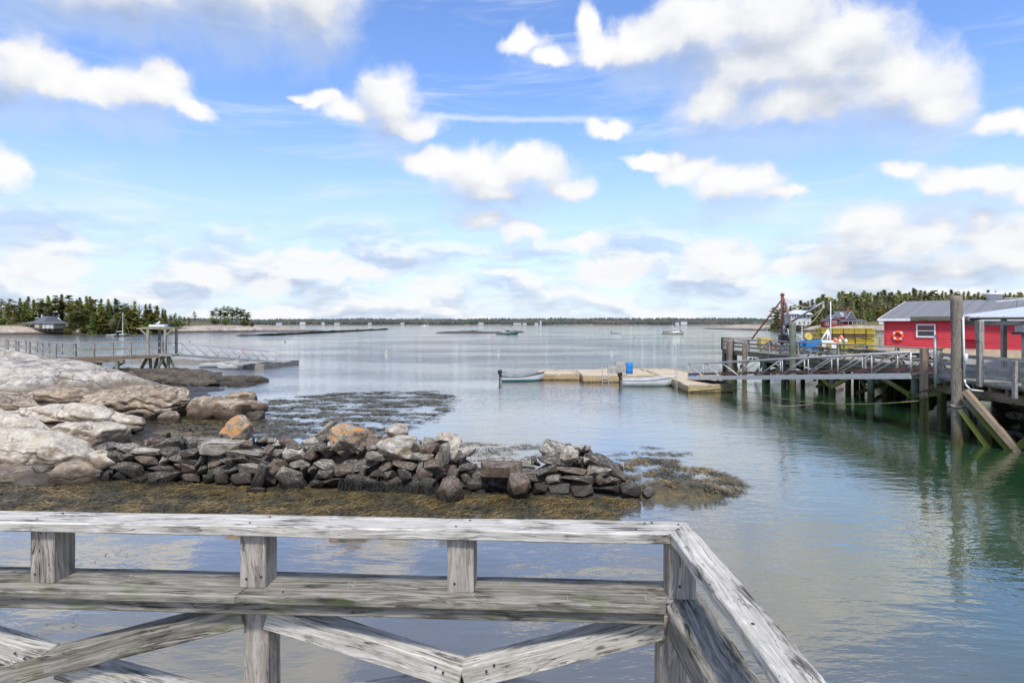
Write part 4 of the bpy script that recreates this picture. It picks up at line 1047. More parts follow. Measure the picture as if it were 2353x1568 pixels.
def tree_row(spec, key_pick, group, base_fn, label_of):
    for (u, v, d) in spec:
        key = key_pick(u, v); x = XR(u, d); z0_ = base_fn(x, d); h = ZR(v, d) - z0_
        if h < 2: h = 2
        plant(key, (x, d, z0_), h, *label_of(key, u), group)
names = {'spruce': ('spruce_tree', 'dark spruce in the island wood'), 'spruce_olive': ('spruce_tree', 'olive green spruce in the island wood'), 'pine': ('pine_tree', 'tiered dark pine in the island wood'),
         'pine_yellow': ('pine_tree', 'yellow-green pine in the island wood'), 'bush': ('shrub', 'yellow-green shrub under the island wood'), 'bush_dark': ('shrub', 'dark green bush under the island wood'), 'bare': ('bare_tree', 'bare grey tree in the island wood')}
row = [(u + trnd.uniform(-5, 5), v + trnd.uniform(-2, 3), 292 + trnd.uniform(-6, 14)) for u, v in skyline]
tree_row(row, lambda u, v: trnd.choice(('spruce', 'spruce', 'pine', 'pine', 'spruce_olive')), 'trees of the island wood', islz, lambda k_, u: names[k_])
for j, (dd, dv, n) in enumerate(((286, 7, 34), (280, 17, 32), (275, 28, 28), (271, 40, 20))):
    for i in range(n):
        u = -30 + (i + trnd.uniform(.1, .9)) * 420 / n
        d = dd + max(0, (u - 230)) * .12 + trnd.uniform(-3, 3)
        if 35 < u < 160 and d < 281: continue
        tree_row([(u, sky_v(u) + dv + trnd.uniform(-6, 9), d)], lambda u_, v_: trnd.choice(('spruce', 'pine', 'spruce_olive', 'spruce_olive', 'pine_yellow' if trnd.random() < .6 else 'bare')), 'trees of the island wood', islz, lambda k_, u_: names[k_])
for i in range(30):
    u = trnd.uniform(-30, 440)
    if 40 < u < 150: continue
    d = 266 + max(0, u - 150) * .16 + trnd.uniform(-2, 4); x = XR(u, d); k_ = trnd.choice(('bush', 'bush_dark', 'bush_dark', 'bare'))
    plant(k_, (x, d, islz(x, d) - .2), trnd.uniform(2.0, 4.5), *names[k_], 'trees of the island wood')
# yellow pines beside the cottage
for (u, v, d) in ((38, 716, 268), (100, 694, 284), (122, 700, 283), (168, 696, 284), (163, 722, 270), (350, 720, 288)): tree_row([(u, v, d)], lambda a, b_: 'pine_yellow', 'trees of the island wood', islz, lambda k_, u_: names[k_])
# thinner trees to the right
for (u, v, d, k_) in ((392, 722, 318, 'pine'), (402, 719, 322, 'pine'), (413, 724, 318, 'pine'), (424, 726, 322, 'pine'), (433, 727, 320, 'pine'), (405, 738, 312, 'bush_dark'), (420, 736, 313, 'bush_dark')):
    x = XR(u, d); z0_ = islz(x, d); plant(k_, (x, d, z0_), ZR(v, d) - z0_, 'pine_tree' if k_ == 'pine' else 'shrub', 'low wind-bent pine past the island wood' if k_ == 'pine' else 'dark bush under the wind-bent pines', 'wind-bent trees on the island')
x = XR(447, 345); plant('pine', (x, 345, islz(x, 345)), 6.2, 'pine_tree', 'single tiny pine alone between two groves', 'wind-bent trees on the island')
for (u, v, d) in ((487, 713, 352), (497, 707, 356), (506, 709, 352), (515, 704, 357), (524, 703, 355), (533, 705, 358), (543, 706, 355), (552, 708, 357), (561, 711, 356), (570, 716, 355)):
    x = XR(u, d); z0_ = islz(x, d); plant('pine', (x, d, z0_), ZR(v, d) - z0_, 'pine_tree', 'flat-topped pine in the small grove at the tip of the island', 'small grove at the tip of the island')
for i in range(16):
    u = trnd.uniform(482, 580); d = trnd.uniform(346, 356); x = XR(u, d); plant('bush_dark' if i % 3 else 'bare', (x, d, islz(x, d) - .3), trnd.uniform(2.2, 4.2), 'shrub' if i % 3 else 'bare_tree', 'dark undergrowth bush in the small grove' if i % 3 else 'bare grey sapling in the small grove', 'small grove at the tip of the island')

# ---------------------------------------------------------------- houses
def prism_roof(bm, x0_, x1_, y0_, y1_, z0_, z1_, ov=.4, along='X', hip=0.0):
    """gable (or hipped) roof over a rectangle"""
    if along == 'X':
        ym = (y0_ + y1_) / 2; pts = [(x0_ - ov, y0_ - ov, z0_), (x1_ + ov, y0_ - ov, z0_), (x1_ + ov, y1_ + ov, z0_), (x0_ - ov, y1_ + ov, z0_), (x0_ - ov + hip, ym, z1_), (x1_ + ov - hip, ym, z1_)]
        F = [(0, 1, 5, 4), (2, 3, 4, 5), (1, 2, 5), (3, 0, 4), (3, 2, 1, 0)]
    else:
        xm = (x0_ + x1_) / 2; pts = [(x0_ - ov, y0_ - ov, z0_), (x1_ + ov, y0_ - ov, z0_), (x1_ + ov, y1_ + ov, z0_), (x0_ - ov, y1_ + ov, z0_), (xm, y0_ - ov + hip, z1_), (xm, y1_ + ov - hip, z1_)]
        F = [(1, 2, 5, 4), (3, 0, 4, 5), (0, 1, 4), (2, 3, 5), (3, 2, 1, 0)]
    v_ = [bm.verts.new(p_) for p_ in pts]
    for f in F: bm.faces.new([v_[i] for i in f])
def bx(name, c, s_, mat, parent, bevel=0.0, rz=0.0):
    bm = bmesh.new(); box_bm(bm, *s_, bevel=bevel); return link(name, mesh_of(bm, name), mat, parent, Matrix.Translation(c) @ Matrix.Rotation(rz, 4, 'Z'))
def window(parent, c, w, h, ry=0.0, frame_mat='white_paint', mull=True):
    """window in a wall facing -Y (rotated by ry about Z)"""
    M = Matrix.Translation(c) @ Matrix.Rotation(ry, 4, 'Z'); bm = bmesh.new()
    t = max(.06, w * .09)
    for (a, b_, x, z_) in ((w, t, 0, h / 2 - t / 2), (w, t, 0, -h / 2 + t / 2), (t, h - 2 * t, -w / 2 + t / 2, 0), (t, h - 2 * t, w / 2 - t / 2, 0)): box_bm(bm, a, .09, b_, Matrix.Translation((x, -.02, z_)))
    if mull: box_bm(bm, w - 2 * t, .06, t * .6, Matrix.Translation((0, -.015, 0)))
    f = link('window', mesh_of(bm, 'window'), M_[frame_mat], parent, M)
    bm = bmesh.new(); box_bm(bm, w - 1.8 * t, .03, h - 1.8 * t, Matrix.Translation((0, .0, 0))); g_ = link('pane', mesh_of(bm, 'pane'), M_['window_glass'], None, M); attach_sub(g_, f)
    return f
def attach_sub(o, part):
    o.parent = part; o.matrix_parent_inverse = Matrix.Identity(4); o.matrix_basis = Matrix.Identity(4)
# shingled cottage on the island (its own axes; front faces the water)
cd = 262.0; cx = XR(92, cd); cz = ZR(755.5, cd)
cot = thing('cottage', (cx, cd, cz), 'grey shingled cottage with wrap-around porch on the island rocks', 'house')
def at(x, y, z_): return Vector((cx + x, cd + y, cz + z_))
bx('wall', at(.8, 4, 1.45), (9.4, 7, 2.1), M_['house_grey'], cot); bx('porch_floor', at(0, 3, .28), (14.6, 9.5, .25), M_['grey_wood'], cot)
for k_, x in enumerate((-6, -4, -2, 0, 2, 4, 6)): bx('footing', at(x, -.9, -.25), (.35, .35, 1.0), M_['grey_wood'], cot)
def _pr(bm):
    v0 = [(-7.6, -2.2, 2.35), (7.6, -2.2, 2.35), (7.6, 8, 2.35), (-7.6, 8, 2.35), (-4.4, 1.2, 3.25), (5.2, 1.2, 3.25), (5.2, 7, 3.25), (-4.4, 7, 3.25)]
    v_ = [bm.verts.new(p_) for p_ in v0]
    for f in ((0, 1, 5, 4), (1, 2, 6, 5), (2, 3, 7, 6), (3, 0, 4, 7), (4, 5, 6, 7), (3, 2, 1, 0)): bm.faces.new([v_[i] for i in f])
bmobj('porch_roof', _pr, M_['house_roof'], cot, Matrix.Translation((cx, cd, cz)))
def _gab(bm):
    v_ = [bm.verts.new(p_) for p_ in ((.9, 1.1, 3.0), (4.7, 1.1, 3.0), (2.8, 1.1, 5.3), (.9, 6.8, 3.0), (4.7, 6.8, 3.0), (2.8, 6.8, 5.3))]
    for f in ((0, 1, 2), (5, 4, 3), (0, 3, 4, 1)): bm.faces.new([v_[i] for i in f])
bmobj('gable', _gab, M_['house_grey'], cot, Matrix.Translation((cx, cd, cz)))
def _mr(bm): prism_roof(bm, -3.6, 4.3, 1.4, 6.8, 3.2, 5.55, .2, 'X', hip=1.6); prism_roof(bm, .9, 4.7, 1.2, 4.0, 3.1, 5.5, .25, 'Y')
bmobj('roof', _mr, M_['house_roof'], cot, Matrix.Translation((cx, cd, cz)))
bx('chimney', at(-2.2, 4, 5.6), (.5, .5, 1.3), M_['house_white'], cot)
for x in (-7.2, -5.2, -3, -.8, 1.4, 3.6, 5.6, 7.2): bx('porch_post', at(x, -1.9, 1.35), (.16, .16, 2.0), M_['grey_wood'], cot)
bx('boarded_bay', at(-.1, -1.7, 1.5), (2.0, .1, 1.7), M_['tan_board'], cot); bx('screen', at(4.6, -1.7, 1.3), (4.6, .1, 1.8), M_['house_grey'], cot)
window(cot, at(2.8, 1.02, 4.0), .9, 1.1); window(cot, at(-2.6, .44, 1.6), 1.8, 1.4); window(cot, at(2.2, -1.78, 1.6), .7, 1.2)
# ---------------------------------------------------------------- footbridge and pier tower on the left
fb = thing('footbridge', (-34, 50, 0), 'grey timber footbridge with rails leading to the pier tower', 'bridge')
A_, B_, C_ = Vector((-52.0, 60.5, 2.12)), Vector((-36.0, 48.0, 2.12)), Vector((-29.9, 52.6, 2.15))
def fspan(a, b_, n, near=True):
    d = (b_ - a); s_ = Vector((-d.y, d.x, 0)).normalized(); 
    if s_.y < 0: s_ = -s_
    wd = 1.45
    beam('deck_boards', a + s_ * wd / 2 - Vector((0, 0, .04)), b_ + s_ * wd / 2 - Vector((0, 0, .04)), wd, .07, M_['grey_wood'], fb)
    for k_ in (0, 1):
        o_ = s_ * (wd - .1) * k_ + s_ * .05
        beam('stringer', a + o_ - Vector((0, 0, .21)), b_ + o_ - Vector((0, 0, .21)), .10, .26, M_['brown_wood'], fb)
        beam('top_rail', a + o_ + Vector((0, 0, 1.06)), b_ + o_ + Vector((0, 0, 1.06)), .15, .06, M_['grey_wood'], fb)
        beam('mid_rail', a + o_ + Vector((0, 0, .52)), b_ + o_ + Vector((0, 0, .52)), .05, .13, M_['grey_wood'], fb)
        for i in range(n + 1):
            q = a.lerp(b_, i / n) + o_; beam('rail_post', q - Vector((0, 0, .2)), q + Vector((0, 0, 1.03)), .12 if i else .2, .12, M_['grey_wood'], fb)
fspan(A_, B_, 6); fspan(B_ + Vector((.02, 0, 0)), C_, 6)
# trestle part way along
tp = B_.lerp(C_, .42); tn = Vector((-(C_ - B_).y, (C_ - B_).x, 0)).normalized()
trs = thing('trestle', (tp.x, tp.y, 0), 'green-legged timber trestle with crossed braces under the footbridge', 'trestle')
def tl(s_, z_): return Vector((tp.x - 1.15 + s_, tp.y + .3, z_))
beam('cross_beam', tl(-.9, 1.72), tl(2.6, 1.72), .3, .16, M_['brown_wood'], trs)
for s_ in (.0, 2.05): beam('leg', tl(s_, .2), tl(s_, 1.64), .26, .26, M_['copper_leg'], trs)
beam('brace', tl(-.7, 1.62), tl(2.15, .3), .06, .18, M_['brown_wood'], trs); beam('brace', tl(2.5, 1.62) + Vector((0, .35, 0)), tl(.3, .35) + Vector((0, .35, 0)), .06, .18, M_['brown_wood'], trs)
tp2 = B_.lerp(C_, .08); trs2 = thing('trestle', (tp2.x, tp2.y, 0), 'low crib of stacked timbers where the footbridge meets the whaleback', 'trestle')
for k_ in range(3): beam('crib_timber', (tp2.x - .9 + .3 * k_, tp2.y - .1, 1.68 - .2 * k_), (tp2.x + 2.6 - .5 * k_, tp2.y + 1.3, 1.68 - .2 * k_), .3, .19, M_['brown_wood'], trs2)
# tower
tw = thing('pier_tower', (-30.0, 53, 0), 'square timber hoist tower on splayed green legs at the footbridge end', 'tower')
TX, TY = (-31.35, -29.85), (52.5, 54.2)
beam('platform', (-31.9, 53.3, 2.02), (-29.2, 53.3, 2.02), 2.0, .14, M_['grey_wood'], tw)
for x in TX:
    for y in TY: beam('post', (x, y, 2.0), (x, y, 4.25), .19, .19, M_['grey_wood'], tw)
beam('top_beam', (-32.3, 52.5, 4.34), (-29.0, 52.5, 4.34), .2, .12, M_['moss_timber'], tw); beam('top_beam', (-32.3, 54.2, 4.34), (-29.0, 54.2, 4.34), .2, .12, M_['moss_timber'], tw); beam('top_platform', (-31.9, 53.35, 4.46), (-29.4, 53.35, 4.46), 1.9, .06, M_['moss_timber'], tw)
for s_, x in ((-1, -31.35), (1, -29.85)): beam('knee_brace', (x, 52.45, 3.7), (x + s_ * .62, 52.45, 4.24), .09, .11, M_['moss_timber'], tw)
for (xa, xb, y) in ((-31.4, -32.4, 52.6), (-31.3, -31.25, 52.7), (-31.2, -30.35, 54.0), (-30.0, -31.05, 52.6), (-29.85, -29.85, 52.9), (-29.75, -29.05, 52.8), (-31.4, -31.9, 54.1)): beam('leg', (xa, y, 1.95), (xb, y + .1, .25), .2, .2, M_['copper_leg'], tw)
hb = thing('hoist_box', (-30.6, 53.0, 4.49), 'low white box with a blue back on top of the pier tower', 'box')
bx('tray', (-30.62, 52.75, 4.585), (1.35, .5, .18), M_['white_paint'], hb, .01); bx('back', (-30.35, 53.1, 4.62), (.95, .06, .26), M_['sail_cover'], hb)
# gull
def gull():
    bm = bmesh.new(); bmesh.ops.create_icosphere(bm, subdivisions=3, radius=1.0)
    for v_ in bm.verts:
        p_ = v_.co.copy(); t = p_.x; v_.co = Vector((p_.x * .23, p_.y * .085 * (1 - .35 * max(0, -t)), p_.z * .085 * (1 - .5 * max(0, -t)) + .05 * max(0, t) - .02 * t))
    body = mesh_of(bm, 'body', True); g_ = thing('seagull', (-30.72, 52.75, 4.675), 'white gull with dark wings resting on the tower box', 'bird')
    base = Matrix.Translation((-30.72, 52.75, 4.78)); link('body', body, M_['gull_white'], g_, base)
    def hd(bm): bmesh.ops.create_icosphere(bm, subdivisions=2, radius=.062, matrix=Matrix.Translation((.21, 0, .14))); tube_bm(bm, (.13, 0, .04), (.2, 0, .13), .06, .05, 8)
    bmobj('head', hd, M_['gull_white'], g_, base, True)
    def bk(bm): tube_bm(bm, (.25, 0, .135), (.33, 0, .12), .014, .004, 6)
    bmobj('beak', bk, M_['beak'], g_, base)
    def wg(bm):
        for s_ in (-1, 1):
            v_ = [bm.verts.new(p_) for p_ in ((.12, s_ * .075, .05), (-.05, s_ * .095, .065), (-.34, s_ * .04, .0), (-.1, s_ * .09, -.03), (.1, s_ * .09, -.0))]; bm.faces.new(v_)
    w_ = bmobj('wings', wg, M_['gull_grey'], g_, base); w_.modifiers.new('t', 'SOLIDIFY').thickness = .02
gull()
# gangway down to the float
def truss_gangway(name, a, b_, wd, hgt, n, label, mat, deckmat, sidebar, r_=.03, flip=.5, plate=.22):
    a, b_ = Vector(a), Vector(b_); root = thing(name, b_, label, 'gangway'); d = b_ - a; s_ = Vector((-d.y, d.x, 0)).normalized(); up = Vector((0, 0, 1))
    for k_ in (-1, 1):
        o_ = s_ * wd / 2 * k_
        beam('side_beam', a + o_, b_ + o_, .07, plate, mat, root); tube('handrail', a + o_ + up * hgt, b_ + o_ + up * hgt, r_ * 1.2, mat, root, n=8)
        if sidebar: tube('mid_bar', a + o_ + up * hgt * .5, b_ + o_ + up * hgt * .5, r_ * .6, mat, root, n=6)
        for i in range(n + 1):
            q = a.lerp(b_, i / n) + o_; tube('upright', q + up * plate * .4, q + up * hgt, r_, mat, root, n=8)
            if i < n:
                q2 = a.lerp(b_, (i + 1) / n) + o_
                if i / n < flip: tube('diagonal', q + up * hgt, q2 + up * plate * .5, r_ * .9, mat, root, n=6)
                else: tube('diagonal', q + up * plate * .5, q2 + up * hgt, r_ * .9, mat, root, n=6)
    beam('walkway', a + up * .06, b_ + up * .06, wd - .1, .05, deckmat, root)
    return root
truss_gangway('gangway', (-29.6, 53.4, 2.05), (-27.0, 68.6, .52), 1.1, 1.05, 9, 'thin aluminium gangway sloping from pier tower to the left float', M_['aluminium'], M_['grey_wood'], True, .022, 1.0, .16)
def float_dock(name, pts, z0_, z1_, label, mat_side, mat_top, group, planks=True):
    """wooden float: deck, skirt boards and edge kerb"""
    c = sum((Vector((q[0], q[1], 0)) for q in pts), Vector()) / len(pts); root = thing(name, c, label, 'float', group)
    def dk(bm):
        v_ = [bm.verts.new((q[0], q[1], z1_)) for q in pts]; w_ = [bm.verts.new((q[0], q[1], z1_ - .06)) for q in pts]
        bm.faces.new(v_); bm.faces.new(list(reversed(w_)))
        for i in range(len(pts)): bm.faces.new((w_[i], w_[(i + 1) % len(pts)], v_[(i + 1) % len(pts)], v_[i]))
    bmobj('deck', dk, mat_top, root)
    n = len(pts)
    for i in range(n):
        a, b_ = Vector((*pts[i], 0)), Vector((*pts[(i + 1) % n], 0)); d = (b_ - a).normalized(); inn = Vector((-d.y, d.x, 0)) * .05
        rows = 2; hh = (z1_ - .065 - z0_) / rows
        for k_ in range(rows):
            zc = z0_ + hh * (k_ + .5); beam('skirt_board', a + inn + d * .01 + Vector((0, 0, zc)), b_ + inn - d * .01 + Vector((0, 0, zc)), .08 + .012 * k_, hh - .012, mat_side, root)
        L = (b_ - a).length; k_ = max(1, int(L / 1.6))
        for j in range(k_):
            if rnd.random() < .2: continue
            q0, q1 = a.lerp(b_, (j + .06) / k_) + inn * 1.6, a.lerp(b_, (j + .94) / k_) + inn * 1.6; beam('kerb', q0 + Vector((0, 0, z1_ + .05)), q1 + Vector((0, 0, z1_ + .05)), .12, .09, mat_top, root)
    return root
LF = 'floats of the left landing'
float_dock('dock_float', [(-31.2, 64.6), (-26.2, 64.4), (-24.9, 71.3), (-30.5, 71.3)], -.1, .42, 'low grey float at the foot of the left gangway', M_['grey_wood'], M_['grey_wood'], LF)
float_dock('dock_float', [(-46.5, 74.0), (-31.0, 71.6), (-30.7, 74.4), (-46.5, 77)], -.1, .40, 'long grey float lying behind the left dinghies', M_['grey_wood'], M_['grey_wood'], LF)

# ---------------------------------------------------------------- boats
def hull_mesh(L, B, D, sheer=.25, flare=.12, transom=.85, fine=1.0, thick=.04, ns=16, open_=True, keel=.12):
    """hull with bow at +X; open skiff when open_ is true"""
    def sec(t, inner):
        b_ = B / 2 * (transom + (1 - transom) * min(1, t / .35)) if t < .35 else B / 2 * max(0.0, 1 - ((t - .35) / .65) ** (2.2 * fine)) ** .8
        s_ = D + sheer * max(0, (t - .25) / .75) ** 2; k0 = keel * 0 + (D * .55) * max(0, (t - .72) / .28) ** 2.4
        x = t * L + (.06 * L * (max(0, t - .7) / .3))
        th = thick if inner else 0
        pts = []
        for j in range(7):
            f = j / 6.0; yy = (b_ - th) * (1 - flare * (1 - f)) * (math.sin(min(1, .18 + f) * math.pi / 2) ** .7) if j else 0.0
            zz = (k0 + th * 1.5) + (s_ - k0 - th * 1.5) * (f ** 1.5)
            if b_ - th <= 0: yy = 0
            pts.append((x - (th if t > .9 else -th if t < .05 else 0) * 1.0 - (1 - f) * .07 * L * max(0, (t - .75) / .25), max(0, yy), zz))
        return pts
    vs, fs = [], []
    def shell(inner):
        base = len(vs)
        for i in range(ns + 1):
            p_ = sec(min(.999, i / ns), inner)
            for (x, y, z_) in reversed(p_): vs.append((x, -y, z_))
            for (x, y, z_) in p_[1:]: vs.append((x, y, z_))
        m_ = 13
        for i in range(ns):
            for j in range(m_ - 1):
                q = (base + i * m_ + j, base + i * m_ + j + 1, base + (i + 1) * m_ + j + 1, base + (i + 1) * m_ + j); fs.append(q if not inner else q[::-1])
        fs.append(tuple(base + j for j in range(m_)) if inner else tuple(base + j for j in reversed(range(m_))))
        return base, m_
    b0, m_ = shell(False)
    if open_:
        b1, _ = shell(True)
        for i in range(ns):
            for j in (0, m_ - 1):
                q = (b0 + i * m_ + j, b0 + (i + 1) * m_ + j, b1 + (i + 1) * m_ + j, b1 + i * m_ + j); fs.append(q if j else q[::-1])
    else:
        for i in range(ns): fs.append((b0 + i * m_, b0 + i * m_ + m_ - 1, b0 + (i + 1) * m_ + m_ - 1, b0 + (i + 1) * m_)[::-1])
    me = pydata('hull', vs, fs, True)
    return me, sec
def set_sub(o, part_root_matrix): pass
def place(root_name, loc, rz, label, cat, group, parts):
    """thing with parts given in local coordinates: (name, mesh, material)"""
    r_ = bpy.data.objects.new(root_name, None); col.objects.link(r_); r_.location = loc; r_.rotation_euler = (0, 0, rz); r_.empty_display_size = .3
    tag(r_, label, cat, group)
    for (nm, me, mat) in parts:
        o = bpy.data.objects.new(nm, me); col.objects.link(o); o.parent = r_
        if mat and not me.materials: me.materials.append(M_[mat])
    return r_
def bmm(fn, smooth=False):
    bm = bmesh.new(); fn(bm); return mesh_of(bm, 'part', smooth)
def skiff_parts(L, B, D, hullmat, motor=True, stripe=None, sheer=.28):
    me, sec = hull_mesh(L, B, D, sheer)
    parts = [('hull', me, hullmat)]
    def gw(bm):
        prev = None
        for i in range(17):
            p_ = sec(min(.995, i / 16), False)[-1]
            for s_ in (-1, 1):
                pass
        for s_ in (-1, 1):
            for i in range(16):
                a = Vector(sec(min(.995, i / 16), False)[-1]); b_ = Vector(sec(min(.995, (i + 1) / 16), False)[-1]); a.y *= s_; b_.y *= s_
                if (b_ - a).length > 1e-4: tube_bm(bm, a, b_, .028, .028, 5)
    parts.append(('gunwale', bmm(gw), stripe or hullmat))
    for t in (.22, .5, .72):
        p_ = sec(t, True); w = p_[5][1] * 2; x = p_[5][0]
        parts.append(('thwart', bmm(lambda bm: box_bm(bm, .26, w, .035, Matrix.Translation((x, 0, D * .72)), .008)), 'white_paint'))
    if motor:
        def cowl(bm): box_bm(bm, .36, .24, .34, Matrix.Translation((-.14, 0, D + .36)) @ Matrix.Rotation(R(-8), 4, 'Y'), .07); box_bm(bm, .22, .16, .14, Matrix.Translation((-.12, 0, D + .13)), .03)
        def leg(bm): box_bm(bm, .12, .07, .75, Matrix.Translation((-.15, 0, D - .25)), .02); box_bm(bm, .16, .2, .16, Matrix.Translation((-.02, 0, D + .02)), .02)
        def tiller(bm): tube_bm(bm, (0, 0, D + .28), (.42, .05, D + .33), .02, .022, 6)
        parts += [('motor_cowl', bmm(cowl), 'black_plastic'), ('motor_leg', bmm(leg), 'black_plastic'), ('tiller', bmm(tiller), 'black_plastic')]
    return parts
SK = 'open boats at the floats'
place('skiff', (XR(1428, 46.9), 46.9, -.12), R(-3), 'plain white skiff with black outboard moored in the float corner', 'boat', SK, skiff_parts(3.95, 1.5, .62, 'white_paint'))
place('skiff', (XR(1152, 50.6), 50.6, -.12), R(4), 'white skiff with dark rim and green bottom at the float end, bow to the float', 'boat', SK, skiff_parts(3.4, 1.35, .52, 'teal_hull', True, 'dark_hull', .34))
place('dinghy', (-34.0, 66.6, -.08), R(9), 'longer white dinghy, bow raised, left of the left float', 'boat', SK, skiff_parts(3.8, 1.35, .42, 'white_paint', False, None, .4))
place('dinghy', (-28.3, 64.1, -.08), R(186), 'short white dinghy tied against the corner of the left float', 'boat', SK, skiff_parts(2.6, 1.2, .42, 'white_paint', False, None, .25))
place('dinghy', (XR(1405, 283), 283, -.1), R(4), 'small white work skiff moored in mid harbour', 'boat', 'boats moored in the harbour', skiff_parts(4.2, 1.6, .7, 'white_paint', True, None, .3))
def lobster_boat(L, loc, rz, hullmat, cabmat, label, gear=False, group='boats moored in the harbour'):
    me, sec = hull_mesh(L, L * .32, L * .085, L * .085, .15, .88, 1.15, .05, 18, False); s_ = L / 9.2
    def bxs(*specs):
        def fn(bm):
            for (c, z_) in specs: box_bm(bm, *[q * s_ for q in z_], Matrix.Translation(Vector(c) * s_), .03 * s_)
        return bmm(fn)
    D = .085 * 9.2
    parts = [('hull', me, hullmat), ('rub_rail', bmm(lambda bm: [tube_bm(bm, Vector((sec(i / 18, False)[-1][0], k_ * sec(i / 18, False)[-1][1], sec(i / 18, False)[-1][2])), Vector((sec((i + .99) / 18, False)[-1][0], k_ * sec((i + .99) / 18, False)[-1][1], sec((i + .99) / 18, False)[-1][2])), .05 * s_, .05 * s_, 5) for i in range(17) for k_ in (-1, 1)]), cabmat),
             ('trunk_cabin', bxs(((6.5, 0, D + .35), (1.9, 1.7, .6))), cabmat), ('wheelhouse', bxs(((5.0, 0, D + .75), (1.5, 2.1, 1.5)), ((4.95, 0, D + 1.58), (2.9, 2.3, .1)), ((3.75, 1.0, D + .8), (.1, .1, 1.5)), ((3.75, -1.0, D + .8), (.1, .1, 1.5))), cabmat),
             ('windshield', bxs(((5.76, 0, D + 1.12), (.04, 1.8, .5))), 'window_glass'), ('side_window', bxs(((5.0, -1.06, D + 1.1), (.9, .04, .45))), 'window_glass'), ('side_window', bxs(((5.0, 1.06, D + 1.1), (.9, .04, .45))), 'window_glass'),
             ('mast', bmm(lambda bm: [tube_bm(bm, (4.6 * s_, 0, (D + 1.6) * s_), (4.6 * s_, 0, (D + 4.2) * s_), .05 * s_, .03 * s_, 6), tube_bm(bm, (4.6 * s_, -.6 * s_, (D + 2.5) * s_), (4.6 * s_, .6 * s_, (D + 2.5) * s_), .03 * s_, .03 * s_, 5), tube_bm(bm, (4.6 * s_, 0, (D + 2.2) * s_), (2.9 * s_, 0, (D + 3.0) * s_), .04 * s_, .04 * s_, 5)]), 'white_paint'),
             ('radar', bxs(((5.2, 0, D + 1.8), (.6, .6, .25))), 'white_paint')]
    if gear:
        parts += [('deck_gear', bxs(((1.4, 0, D + .35), (1.6, 1.8, .7)), ((2.9, .3, D + .2), (.8, 1.0, .5))), 'trap_brown'), ('bow_winch', bxs(((8.2, 0, D + .7), (.5, .6, .6))), 'black_plastic'), ('stern_rack', bxs(((.9, 0, D + .9), (.9, 2.0, .1)), ((1.3, .9, D + .5), (.08, .08, .9)), ((1.3, -.9, D + .5), (.08, .08, .9))), 'cream_paint')]
    return place('lobster_boat', loc, rz, label, 'boat', group, parts)
lobster_boat(8.9, (XR(1141, 258), 258, -.35), R(-6), 'green_hull', 'grey_metal', 'green-hulled lobster boat in front of the low dark reef')
lobster_boat(9.6, (XR(1521, 270), 270, -.30), R(5), 'cream_paint', 'white_paint', 'cream fishing boat laden with deck gear, right of the harbour middle', True)
def sloop(L, loc, rz, hullmat, label, mh, cover='sail_cover', jib=False):
    me, sec = hull_mesh(L, L * .3, L * .11, L * .04, .2, .7, .9, .05, 14, False); D = L * .11
    def cab(bm): box_bm(bm, L * .34, L * .19, L * .06, Matrix.Translation((L * .52, 0, D + L * .03)), .05)
    def mast(bm): tube_bm(bm, (L * .55, 0, D), (L * .55, 0, D + mh), .11, .07, 8)
    def boom(bm): tube_bm(bm, (L * .54, 0, D + 1.3), (L * .12, 0, D + 1.25), .13, .10, 8)
    def stay(bm):
        for q in ((L * 1.02, 0, D + .2), (0, 0, D)): tube_bm(bm, q, (L * .55, 0, D + mh), .025, .025, 4)
    return place('sailboat', loc, rz, label, 'boat', 'boats moored in the harbour', [('hull', me, hullmat), ('cabin', bmm(cab), 'white_paint'), ('mast', bmm(mast), 'white_paint'), ('boom', bmm(boom), cover), ('stay', bmm(stay), 'galvanised')] + ([('furled_jib', bmm(lambda bm: tube_bm(bm, (L * 1.0, 0, D + .5), (L * .58, 0, D + mh * .9), .16, .08, 6)), 'white_paint')] if jib else []))
sloop(5.6, (XR(264, 232), 232, -.25), R(-3), 'dark_hull', 'dark-hulled sailboat with bare mast moored before the island', 8.6, 'white_paint')
sloop(11.5, (XR(966, 900), 900, -.3), R(3), 'white_paint', 'white sailboat with bare mast far out against the distant shore', 13.5, 'white_paint', True)
place('rowboat', (XR(245, 238), 238, -.05), R(2), 'pale tender floating behind the dark sailboat', 'boat', 'boats moored in the harbour', skiff_parts(3.6, 1.2, .4, 'white_paint', False))

